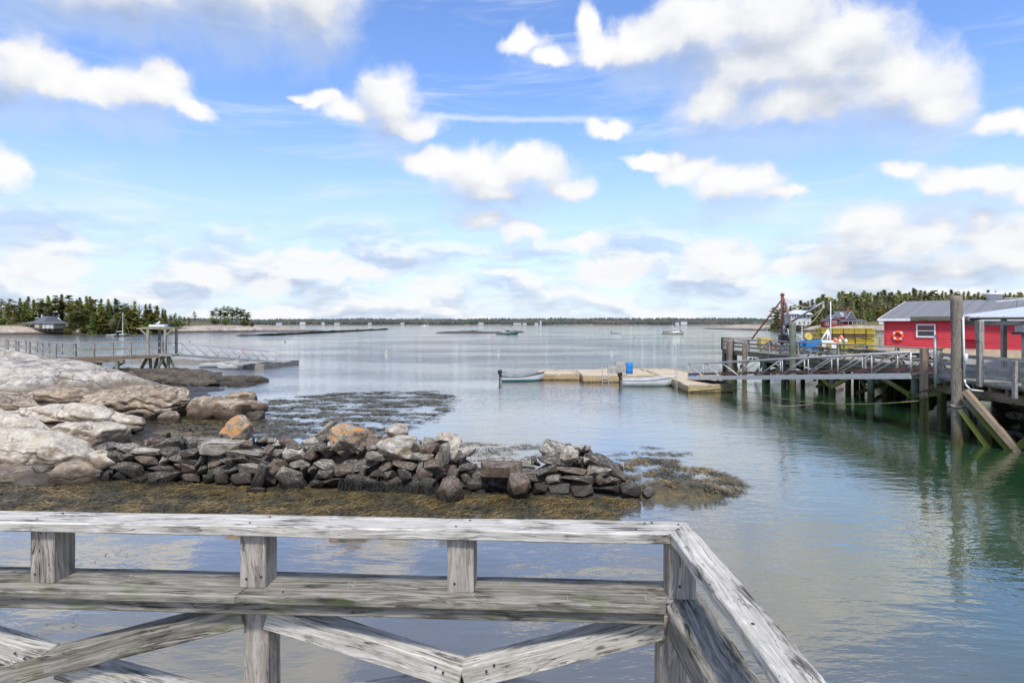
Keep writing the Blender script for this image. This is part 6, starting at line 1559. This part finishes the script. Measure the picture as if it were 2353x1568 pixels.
# ---------------------------------------------------------------- gangway and floats on the right
truss_gangway('gangway', (18.55, 27.4, 2.44), (14.15, 46.6, .62), 1.5, 1.08, 9, 'long aluminium truss gangway with red boards from wharf to float', M_['galvanised'], M_['red_plank'], False, .034, .6, .26)
gw = bpy.data.objects['gangway.001'] if 'gangway.001' in bpy.data.objects else bpy.data.objects['gangway']
a, b_ = Vector((18.55, 27.4, 2.44)), Vector((14.15, 46.6, .62)); s_ = Vector((-(b_ - a).y, (b_ - a).x, 0)).normalized()
for k_ in (-1, 1): beam('toe_board', a + s_ * .68 * k_ + up * .30, b_ + s_ * .68 * k_ + up * .30, .04, .16, M_['red_plank'], gw)
RF = 'floats of the right landing'
float_dock('dock_float', [(12.15, 42.0), (15.35, 42.3), (15.5, 57.2), (12.15, 57.2)], -.12, .48, 'wooden float at the foot of the long gangway, reaching toward the viewer', M_['float_wood'], M_['float_deck'], RF)
float_dock('dock_float', [(5.75, 49.3), (12.1, 49.5), (12.1, 57.2), (5.75, 56.8)], -.12, .48, 'main wooden float carrying the blue drum and ladder', M_['float_wood'], M_['float_deck'], RF)
float_dock('dock_float', [(2.3, 51.4), (5.68, 51.2), (5.68, 55.6), (2.3, 55.4)], -.12, .46, 'small outer wooden float beside the skiff with dark rim', M_['float_wood'], M_['float_deck'], RF)
# drum
dr = thing('drum', (10.05, 52.2, .48), 'blue plastic drum standing on the main float', 'barrel')
def _dr(bm): lathe_bm(bm, [(.26, 0), (.295, .03), (.295, .22), (.31, .25), (.295, .28), (.295, .60), (.31, .63), (.295, .66), (.295, .88), (.27, .92)], 24)
bmobj('shell', _dr, M_['blue_drum'], dr, Matrix.Translation((10.05, 52.2, .48)), True)
bmobj('lid', lambda bm: lathe_bm(bm, [(.24, 0), (.24, .02), (.05, .025)], 20), M_['blue_drum'], dr, Matrix.Translation((10.05, 52.2, 1.40)))
def crate(c, rz, label):
    r_ = bpy.data.objects.new('crate', None); col.objects.link(r_); r_.location = c; r_.rotation_euler = (0, 0, rz); tag(r_, label, 'crate', 'grey crates on the main float')
    def sl(bm):
        for z_ in (.06, .17, .28):
            for s_ in (-1, 1): box_bm(bm, .74, .025, .085, Matrix.Translation((0, s_ * .24, z_))); box_bm(bm, .025, .5, .085, Matrix.Translation((s_ * .37, 0, z_)))
    def ft(bm):
        for sx in (-1, 1):
            for sy in (-1, 1): box_bm(bm, .05, .05, .34, Matrix.Translation((sx * .34, sy * .21, .17)))
        box_bm(bm, .72, .46, .03, Matrix.Translation((0, 0, .015)))
    for nm, f in (('slats', sl), ('frame', ft)):
        o = bpy.data.objects.new(nm, bmm(f)); col.objects.link(o); o.parent = r_; o.data.materials.append(M_['crate_grey'])
for (dx_, dz_, lab) in ((-1.45, 0, 'bottom left grey crate beside the blue drum'), (-.70, 0, 'bottom right grey crate touching the blue drum'), (-1.38, .35, 'middle left grey crate in the stack by the drum'), (-.66, .35, 'middle right grey crate in the stack by the drum'), (-.78, .70, 'topmost grey crate in the stack by the drum')): crate((10.05 + dx_ * 1.02, 52.3, .485 + dz_), R(rnd.uniform(-6, 6)), lab)
def ladder(x, y, rz, label):
    r_ = thing('ladder', (x, y, 0), label, 'ladder', 'ladders on the floats'); M = Matrix.Translation((x, y, 0)) @ Matrix.Rotation(rz, 4, 'Z')
    for s_ in (-.26, .26): bmobj('stile', lambda bm: tube_bm(bm, (s_, 0, -.5), (s_, 0, 1.5), .03, .03, 8), M_['galvanised'], r_, M)
    for z_ in (-.2, .1, .38): bmobj('rung', lambda bm: tube_bm(bm, (-.26, 0, z_), (.26, 0, z_), .025, .025, 6), M_['galvanised'], r_, M)
ladder(7.55, 49.22, 0, 'steel ladder on the front of the main float'); ladder(12.06, 44.8, R(90), 'steel ladder on the side of the float by the white skiff')
tag(bx('tote', (14.1, 47.6, .68), (.6, .4, .38), M_['blue_drum'], None, .04), 'small blue tote at the foot of the long gangway', 'box')
# lines
def rope(pts, r_, mat, label, name='rope'): return tag(link(name, rope_mesh(pts, r_), M_[mat]), label, 'rope', 'mooring lines')
rope(sagline((15.2, 42.25, .42), (18.1, 27.1, 1.35), .55, 24), .022, 'rope_yellow', 'long yellow mooring line from float to the square pile')
rope(sagline((12.3, 42.0, .15), (15.0, 42.2, .38), .02, 8) , .022, 'rope_yellow', 'yellow line lying across the front of the near float')
rope(sagline((13.6, 42.1, .50), (15.3, 42.6, .60), .06, 8), .02, 'rope_tan', 'tan line looped on the near float corner')
rope([Vector((18.22 + math.cos(t * .9) * .17, 26.95 + math.sin(t * .9) * .17, 1.25 + t * .05)) for t in range(14)] + sagline((18.3, 26.9, 1.9), (18.95, 26.9, 2.35), .05, 5), .03, 'rope_dark', 'rusty chain wrapped round the square pile')
rope([Vector((18.07 + math.cos(t * .7) * .25, 24.7 + math.sin(t * .7) * .25, 1.45 + .03 * math.sin(t * 2))) for t in range(20)] + [Vector((18.18, 24.45, 1.35)), Vector((18.25, 24.43, 1.2)), Vector((18.28, 24.42, 1.08))], .028, 'rope_tan', 'tan rope knotted round the tall pile')
rope([Vector((17.98, 24.47, 1.3)), Vector((18.02, 24.46, 1.0)), Vector((18.12, 24.46, .7)), Vector((18.05, 24.46, .3)), Vector((17.95, 24.47, .05))], .014, 'rope_dark', 'thin dark line trailing down the tall pile')
rope(sagline((17.0, 33.2, .55), (15.4, 35.5, .02), .12, 8), .016, 'rope_tan', 'slack tan line dipping into the water under the gangway')

# ---------------------------------------------------------------- red shed
SA, SD = Vector((28.5, 46.6, 0)), Vector((.68, -.733, 0)).normalized(); SN = Vector((-SD.y, SD.x, 0))     # wall start, direction, inward
shed = thing('red_shed', (33, 46, DZ), 'long red clapboard shed with grey shingle roof on the wharf', 'shed')
SM = Matrix((SD, SN, up)).transposed().to_4x4(); SM.translation = SA
def S(x, y, z_): return SM @ Vector((x, y, z_))
SL, SW_, ZB, ZE, ZRG = 20.0, 13.6, DZ, 5.17, 6.62
def sbox(name, c, s_, mat, bevel=0.0, parent=None):
    bm = bmesh.new(); box_bm(bm, *s_, bevel=bevel); return link(name, mesh_of(bm, name), M_[mat], parent or shed, SM @ Matrix.Translation(c))
def _core(bm):
    pr = [(0, 3.0), (SW_, 3.0), (SW_, ZE), (SW_ / 2, ZRG - .06), (0, ZE)]
    a = [bm.verts.new((.02, y, z_)) for y, z_ in pr]; b_ = [bm.verts.new((SL, y, z_)) for y, z_ in pr]
    bm.faces.new(list(reversed(a))); bm.faces.new(b_)
    for i in range(5): bm.faces.new((a[i], a[(i + 1) % 5], b_[(i + 1) % 5], b_[i]))
    bmesh.ops.recalc_face_normals(bm, faces=bm.faces)
bmobj('wall', _core, M_['red_clapboard'], shed, SM)
# clapboards: each board overlaps the one below
ncl = 18; ch = (ZE - .05 - 3.02) / ncl
def _cl(bm): 
    for f in ((0, -.030, 0), ): pass
    v_ = [bm.verts.new(p_) for p_ in ((0, -.055, 0), (SL, -.055, 0), (SL, -.012, ch * 1.02), (0, -.012, ch * 1.02), (0, -.004, 0), (SL, -.004, 0), (SL, -.004, ch * 1.02), (0, -.004, ch * 1.02))]
    for f in ((0, 1, 2, 3), (0, 4, 5, 1), (1, 5, 6, 2), (3, 2, 6, 7), (0, 3, 7, 4)): bm.faces.new([v_[i] for i in f])
clm = bmm(_cl); clm.materials.append(M_['red_clapboard'])
for i in range(ncl): link('clapboard', clm, None, shed, SM @ Matrix.Translation((0, 0, 3.02 + i * ch)))
sbox('sill_board', (SL / 2, -.03, 2.73), (SL, .05, .54), 'tan_board'); sbox('corner_board', (.04, -.055, 4.08), (.13, .04, 2.1), 'red_trim')
def _rf(bm):
    for (y0_, z0_, y1_, z1_) in ((-.38, ZE - .06, SW_ / 2, ZRG), (SW_ + .38, ZE - .06, SW_ / 2, ZRG)):
        v_ = [bm.verts.new(p_) for p_ in ((-.35, y0_, z0_), (SL, y0_, z0_), (SL, y1_, z1_), (-.35, y1_, z1_))]; w2 = [bm.verts.new((q.co.x, q.co.y, q.co.z - .08)) for q in v_]
        bm.faces.new(v_); bm.faces.new(list(reversed(w2)))
        for k_ in range(4): bm.faces.new((w2[k_], w2[(k_ + 1) % 4], v_[(k_ + 1) % 4], v_[k_]))
    bmesh.ops.recalc_face_normals(bm, faces=bm.faces)
bmobj('roof', _rf, M_['asphalt_shingle'], shed, SM)
# shingle courses on the front slope
rs = math.hypot(SW_ / 2 + .38, ZRG - ZE + .06); ang = math.atan2(ZRG - ZE + .06, SW_ / 2 + .38); ncs = 30
shm = bmm(lambda bm: box_bm(bm, SL + .34, rs / ncs * 1.04, .007)); shm.materials.append(M_['asphalt_shingle'])
for i in range(ncs):
    t = (i + .5) / ncs * rs; M = SM @ Matrix.Translation((SL / 2 - .17, -.38 + math.cos(ang) * t, ZE - .06 + math.sin(ang) * t + .012)) @ Matrix.Rotation(ang - R(1.2), 4, 'X'); link('shingle_course', shm, None, shed, M)
sbox('fascia_board', (SL / 2 - .17, -.40, ZE - .12), (SL + .36, .04, .17), 'white_paint')
def _rake(bm):
    for s_ in (0, 1):
        y0_ = -.38 if s_ == 0 else SW_ + .38; tube_bm(bm, (-.37, y0_, ZE - .12), (-.37, SW_ / 2, ZRG - .06), .09, .09, 4)
bmobj('rake_board', _rake, M_['white_paint'], shed, SM); sbox('eave_return', (-.15, -.2, ZE - .33), (.3, .34, .3), 'white_paint', .03)
# window in the wall (own axes)
def swindow(xc, zc, w, h):
    bm = bmesh.new(); t = .10
    for (a, b_, x, z_) in ((w, t, 0, h / 2 - t / 2), (w, t, 0, -h / 2 + t / 2), (t, h - 2 * t, -w / 2 + t / 2, 0), (t, h - 2 * t, w / 2 - t / 2, 0)): box_bm(bm, a, .07, b_, Matrix.Translation((x, -.06, z_)), .006)
    box_bm(bm, w - 2 * t, .05, .05, Matrix.Translation((0, -.055, 0)))
    fr = link('window', mesh_of(bm, 'window'), M_['white_paint'], shed, SM @ Matrix.Translation((xc, 0, zc)))
    for z_, d_ in ((h / 4, .0), (-h / 4, -.008)):
        bm = bmesh.new(); box_bm(bm, w - 1.9 * t, .012, h / 2 - t, Matrix.Translation((0, -.042 + d_, z_))); p_ = link('pane', mesh_of(bm, 'pane'), M_['window_glass']); p_.parent = fr
    bm = bmesh.new()
    for (a, b_, x, z_) in ((w + .26, .13, 0, h / 2 + .07), (w + .26, .10, 0, -h / 2 - .05), (.13, h, -w / 2 - .065, 0), (.13, h, w / 2 + .065, 0)): box_bm(bm, a, .03, b_, Matrix.Translation((x, -.05, z_)))
    c_ = link('casing', mesh_of(bm, 'casing'), M_['red_trim']); c_.parent = fr
def sx_of(u):
    """wall coordinate seen in column u"""
    k_ = (u - HU) / FPX; return (k_ * SA.y - SA.x) / (SD.x - k_ * SD.y)
swindow(sx_of(2127), ZR(759.5, 44.6), 1.22, .98)
sh0, sh1 = sx_of(2217), sx_of(2246); 
sbox('shutter', ((sh0 + sh1) / 2, -.07, 4.35), (sh1 - sh0, .06, 1.3), 'red_trim', .01); sbox('shelf', ((sh0 + sh1) / 2 + .1, -.2, 3.68), (sh1 - sh0 + .5, .34, .05), 'red_trim')
# roof vent
vx = sx_of(2262); pv = Vector(S(13.2, SW_ / 2, ZRG))
vent = thing('roof_vent', S(5.6, SW_ / 2, ZRG), 'white round-cornered vent box on the shed ridge', 'vent')
bmobj('cowl', lambda bm: lathe_bm(bm, [(.50, -.1), (.50, .34), (.62, .36), (.62, .46), (.55, .52), (.1, .56)], 20), M_['white_paint'], vent, Matrix.Translation(S(5.6, SW_ / 2, ZRG)), True)
an = thing('roof_aerial', S(7.4, 3.4, 5.95), 'thin white television aerial on the shed roof', 'aerial')
bmobj('mast', lambda bm: tube_bm(bm, (0, 0, -.1), (0, 0, .55), .03, .025, 6), M_['grey_metal'], an, Matrix.Translation(S(7.4, 3.4, 5.95)))
bmobj('boom', lambda bm: [tube_bm(bm, (-1.5, 0, .38), (1.2, 0, .62), .03, .03, 6), tube_bm(bm, (-.9, .0, .62), (.9, .4, .66), .022, .022, 5)], M_['white_paint'], an, Matrix.Translation(S(7.4, 3.4, 5.95)))
# life ring
rc = S(sx_of(2063), -.09, ZR(771, 46.0)); lr = thing('life_ring', rc, 'orange life ring with white bands hung on the red shed', 'life ring')
RM = SM.copy(); RM.translation = rc; RM = RM @ Matrix.Rotation(R(90), 4, 'X')
def torus(bm, R0, r0_, a0, a1, n=10, m_=10):
    rings = []
    for i in range(n + 1):
        a = a0 + (a1 - a0) * i / n; rings.append([bm.verts.new(((R0 + r0_ * math.cos(2 * math.pi * j / m_)) * math.cos(a), (R0 + r0_ * math.cos(2 * math.pi * j / m_)) * math.sin(a), r0_ * .8 * math.sin(2 * math.pi * j / m_))) for j in range(m_)])
    for p_, q_ in zip(rings, rings[1:]):
        for j in range(m_): bm.faces.new((p_[j], q_[j], q_[(j + 1) % m_], p_[(j + 1) % m_]))
bmobj('ring', lambda bm: torus(bm, .30, .105, 0, 2 * math.pi, 40), M_['orange_ring'], lr, RM, True)
for k_ in range(4): bmobj('band', lambda bm: torus(bm, .30, .113, R(45 + 90 * k_ - 9), R(45 + 90 * k_ + 9), 4), M_['white_paint'], lr, RM, True)

# ---------------------------------------------------------------- things on the wharf
# derrick
dk = thing('derrick', (EX(47) + 2, 49.5, DZ), 'rusty three-legged derrick with a boom on the wharf', 'derrick')
mtop = P(1797, 678, 50.0); mbase = Vector((mtop.x - .05, 50.0, DZ))
tube('mast', mbase, mtop, .13, M_['rust'], dk); bmobj('mast_cap', lambda bm: lathe_bm(bm, [(.15, 0), (.2, .03), (.2, .08), (.03, .2)], 10), M_['rust'], dk, Matrix.Translation(mtop))
tube('stay_leg', P(1796, 688, 50), P(1727, 778, 53.5), .065, M_['rust'], dk); tube('stay_leg', P(1800, 688, 50), P(1826, 777, 46), .085, M_['rust'], dk)
bA, bB = P(1803, 748, 49.5), P(1893, 693, 47.5); tube('boom', bA, bB, .085, M_['grey_metal'], dk)
tube('winch_post', P(1800, 747, 49.8), P(1801, 778, 49.8), .11, M_['grey_metal'], dk); bx('winch', P(1803, 778, 49.4) , (.9, .6, .7), M_['black_plastic'], dk, .05)
def lines(bm):
    for a, b_, sag in ((P(1800, 684, 50), bB, .55), (bB, P(1890, 706, 47.4), 0), (P(1890, 706, 47.4), P(1838, 742, 48.5), .12), (P(1890, 706, 47.4), P(1848, 748, 48.0), .3)):
        q = sagline(a, b_, sag, 8)
        for m_, n_ in zip(q, q[1:]): tube_bm(bm, m_, n_, .028, .028, 5)
    box_bm(bm, .16, .1, .3, Matrix.Translation(P(1891, 704, 47.4)), .02)
bmobj('rigging', lines, M_['rope_tan'], dk)
# flag
fl = thing('flag', P(1827, 790, 47.5), 'small striped red and white flag hanging by the derrick', 'flag')
tube('staff', P(1815, 790, 47.5), P(1809, 755, 47.5), .02, M_['white_paint'], fl)
for i in range(7):
    def st_(bm):
        vs_ = []
        for k_ in range(7):
            f = k_ / 6; y0_ = 47.45 + .05 * math.sin(f * 7 + 1); 
            for j in (0, 1): q = P(1811 + f * 15, 753 + f * 10 + (i + j) * 2.7, y0_); vs_.append(bm.verts.new(q))
        for k_ in range(6): bm.faces.new((vs_[2 * k_], vs_[2 * k_ + 2], vs_[2 * k_ + 3], vs_[2 * k_ + 1]))
    s_o = bmobj('stripe', st_, M_['flag_red' if i % 2 == 0 else 'white_paint'], fl); s_o.modifiers.new('t', 'SOLIDIFY').thickness = .008
# lobster traps
def trap_mesh(mat):
    bm = bmesh.new(); L, w, h = 1.22, .56, .38; r_ = .013
    for i in range(13):
        x = -L / 2 + L * i / 12
        for y in (-w / 2, w / 2): tube_bm(bm, (x, y, 0), (x, y, h), r_, r_, 3, False)
        for z_ in (0, h): tube_bm(bm, (x, -w / 2, z_), (x, w / 2, z_), r_, r_, 3, False)
    for j in range(5):
        z_ = h * j / 4
        for y in (-w / 2, w / 2): tube_bm(bm, (-L / 2, y, z_), (L / 2, y, z_), r_ * 1.3, r_ * 1.3, 3, False)
        for x in (-L / 2, L / 2): tube_bm(bm, (x, -w / 2, z_), (x, w / 2, z_), r_ * 1.3, r_ * 1.3, 3, False)
    for k_ in range(1, 6):
        y = -w / 2 + w * k_ / 6
        for z_ in (0, h): tube_bm(bm, (-L / 2, y, z_), (L / 2, y, z_), r_, r_, 3, False)
    box_bm(bm, L * .98, .03, .06, Matrix.Translation((0, -w / 2 + .02, .03)))
    me = mesh_of(bm, 'frame'); me.materials.append(M_[mat])
    bm = bmesh.new()
    tube_bm(bm, (-.25, 0, .19), (-.02, 0, .19), .2, .1, 8, True); tube_bm(bm, (.15, 0, .19), (.5, 0, .19), .19, .09, 8, True); box_bm(bm, .02, w * .96, h * .95, Matrix.Translation((.05, 0, h / 2))); box_bm(bm, L * .5, .02, h * .8, Matrix.Translation((-.2, .1, h / 2)))
    m2 = mesh_of(bm, 'net'); m2.materials.append(M_['trap_net'])
    return me, m2
TM = {k_: trap_mesh(k_) for k_ in ('trap_yellow', 'trap_brown', 'trap_olive')}
tn = {'trap_yellow': 'yellow wire lobster trap in the stack left of the red shed', 'trap_brown': 'brown wire lobster trap in the stack left of the red shed', 'trap_olive': 'olive wire lobster trap in the stack left of the red shed'}
rows_c = ['trap_brown', 'trap_yellow', 'trap_yellow', 'trap_brown', 'trap_yellow']
for dpt in (0, 1):
    for c_ in range(6):
        for r_ in range(5):
            if c_ == 0 and r_ > 3: continue
            key = rows_c[r_] if rnd.random() < .75 else 'trap_olive'
            if c_ < 2 and rnd.random() < .6: key = 'trap_brown'
            q = Vector((23.75 + c_ * .80 + rnd.uniform(-.03, .03), 47.9 + dpt * .75 - c_ * .12, DZ + .003 + r_ * .39))
            o = bpy.data.objects.new('lobster_trap', None); col.objects.link(o); o.location = q; o.rotation_euler = (0, 0, R(rnd.uniform(-5, 5))); o.scale = (.64, 1.0, 1.0)
            cw = ('leftmost', 'second', 'third', 'fourth', 'fifth', 'rightmost')[c_]; rw = ('bottom', 'second', 'middle', 'fourth', 'top')[r_]
            tag(o, '%s wire lobster trap, %s column, %s layer of the %s stack by the shed' % (key[5:], cw, rw, 'front' if dpt == 0 else 'rear'), 'lobster trap', 'stacked lobster traps on the wharf')
            for nm, me in zip(('frame', 'net'), TM[key]):
                k2 = bpy.data.objects.new(nm, me); col.objects.link(k2); k2.parent = o
# picnic tables
def picnic_parts():
    def top(bm):
        for k_ in range(5): box_bm(bm, 1.8, .135, .04, Matrix.Translation((0, -.3 + k_ * .15, .74)), .005)
    def seat(s_): return lambda bm: [box_bm(bm, 1.8, .13, .04, Matrix.Translation((0, s_ * (.66 + k_ * .14), .44)), .005) for k_ in (0, 1)]
    def leg(x): return lambda bm: [box_bm(bm, .05, .10, 1.0, Matrix.Translation((x, s_ * .42, .36)) @ Matrix.Rotation(R(-38 * s_) * -1, 4, 'X')) for s_ in (-1, 1)] + [box_bm(bm, .05, 1.6, .10, Matrix.Translation((x * 1.03, 0, .40)))]
    return [('table_top', bmm(top), 'grey_wood'), ('bench', bmm(seat(-1)), 'grey_wood'), ('bench', bmm(seat(1)), 'grey_wood'), ('leg_frame', bmm(leg(-.65)), 'pier_timber'), ('leg_frame', bmm(leg(.65)), 'pier_timber')]
pps = picnic_parts()
for i, (u, d, rz, lab) in enumerate(((1740, 51.0, 80, 'picnic table nearest the far end of the wharf'), (1785, 46.8, 84, 'picnic table second from the far end, by the derrick'), (1848, 42.0, 82, 'picnic table behind the tall green piling'), (1930, 38.2, 80, 'picnic table in the middle of the wharf railing'), (1990, 35.6, 84, 'picnic table before the lobster traps'), (2060, 33.4, 80, 'picnic table before the life ring'), (2105, 31.6, 84, 'picnic table nearest the gangway head'))):
    place('picnic_table', (XR(u, d) + 1.15, d, DZ + .002), R(rz), lab, 'table', 'picnic tables on the wharf', pps)
# boxes and totes
def tote(u, v, d, s_, mat, label, rz=0): 
    z_ = DZ + .003; q = Vector((XR(u, d), d, z_)); r_ = bpy.data.objects.new('tote', None); col.objects.link(r_); r_.location = q; r_.rotation_euler = (0, 0, R(rz)); tag(r_, label, 'tote', 'fish totes on the wharf')
    o = bpy.data.objects.new('bin', bmm(lambda bm: box_bm(bm, s_[0] * .95, s_[1] * .95, s_[2], Matrix.Translation((0, 0, s_[2] / 2)), .03))); col.objects.link(o); o.parent = r_; o.data.materials.append(M_[mat])
    o = bpy.data.objects.new('rim', bmm(lambda bm: box_bm(bm, s_[0], s_[1], .07, Matrix.Translation((0, 0, s_[2] - .02)), .02))); col.objects.link(o); o.parent = r_; o.data.materials.append(M_[mat])
tote(1756, 775, 55.5, (1.0, .8, 1.0), 'yellow_plastic', 'yellow tote at the back rail, far end'); tote(1840, 780, 47, (1.15, 1.0, .95), 'blue_drum', 'left blue tote behind the railing'); tote(1862, 780, 46.5, (1.2, 1.0, 1.02), 'blue_drum', 'middle blue tote behind the railing'); tote(1880, 780, 47, (.9, 1.0, 1.05), 'blue_drum', 'right blue tote behind the railing'); tote(1770, 790, 54, (.8, .6, .5), 'orange_ring', 'orange tote low behind the far railing')
yb = thing('rope_reel', (XR(1857, 46.6), 46.6, DZ + 1.02), 'yellow coil of rope on top of the blue totes', 'reel')
bmobj('coil', lambda bm: torus(bm, .2, .1, 0, 2 * math.pi, 20), M_['yellow_plastic'], yb, Matrix.Translation((XR(1857, 46.6), 46.6, DZ + 1.30)) @ Matrix.Rotation(R(75), 4, 'X'), True)
bmobj('hub', lambda bm: tube_bm(bm, (0, -.08, 0), (0, .08, 0), .12, .12, 10), M_['yellow_plastic'], yb, Matrix.Translation((XR(1857, 46.6), 46.6, DZ + 1.30)))
# white work boat lying behind the wharf
lobster_boat(8.6, (26.0, 63.0, .55), R(8), 'white_paint', 'white_paint', 'white fishing boat moored behind the wharf, cabin above the railing', False, 'boats moored in the harbour')
wm = thing('white_davit', (XR(1895, 46.5), 46.5, DZ), 'white A-shaped hauler stand beside the blue totes', 'hoist')
for (a, b_) in (((1900, 778), (1902, 756)), ((1886, 775), (1902, 757)), ((1908, 778), (1902, 756))): tube('strut', P(a[0], a[1] + 6, 46.5), P(b_[0], b_[1], 46.5), .06, M_['white_paint'], wm)
bx('cabinet', Vector((XR(1900, 46.3), 46.3, DZ + .52)), (1.1, .6, 1.0), M_['white_paint'], wm, .04); bx('hatch', Vector((XR(1900, 46.3) - .05, 45.98, DZ + .6)), (.42, .03, .5), M_['trap_olive'], wm)
fp = thing('flagpole', (XR(1908, 47.2), 47.2, DZ), 'slender white pole with a yellow top section by the cabinet', 'pole')
tube('pole', (XR(1908, 47.2), 47.2, DZ), P(1908, 692, 47.2), .035, M_['white_paint'], fp); tube('tip', P(1908, 692, 47.2), P(1908, 677, 47.2), .035, M_['yellow_plastic'], fp)
# high-flyer marker buoys leaning on the rail
for i, (u, lab) in enumerate(((1934, 'orange flag marker buoy leaning at the rail, nearer the traps'), (1920, 'lower orange flag marker lying beside the other one'))):
    r_ = thing('marker_buoy', (XR(u, 45), 45, DZ), lab, 'buoy', 'marker buoys on the wharf'); k_ = -1 if i else 1
    a, b_ = P(u + 9, 786, 45), P(u - 3, 770 + i * 6, 45); tube('staff', a, b_, .03, M_['white_paint'], r_)
    def fg(bm): v_ = [bm.verts.new(P(u + x, y + i * 6, 45)) for x, y in ((-8, 774), (0, 769), (4, 776), (-4, 781))]; bm.faces.new(v_)
    o = bmobj('flag', fg, M_['orange_ring'], r_); o.modifiers.new('t', 'SOLIDIFY').thickness = .02
    bmobj('float', lambda bm: lathe_bm(bm, [(.04, -.16), (.11, -.11), (.11, .08), (.04, .15)], 10), M_['white_paint'], r_, Matrix.Translation(P(u + 9, 783, 44.9)), True)
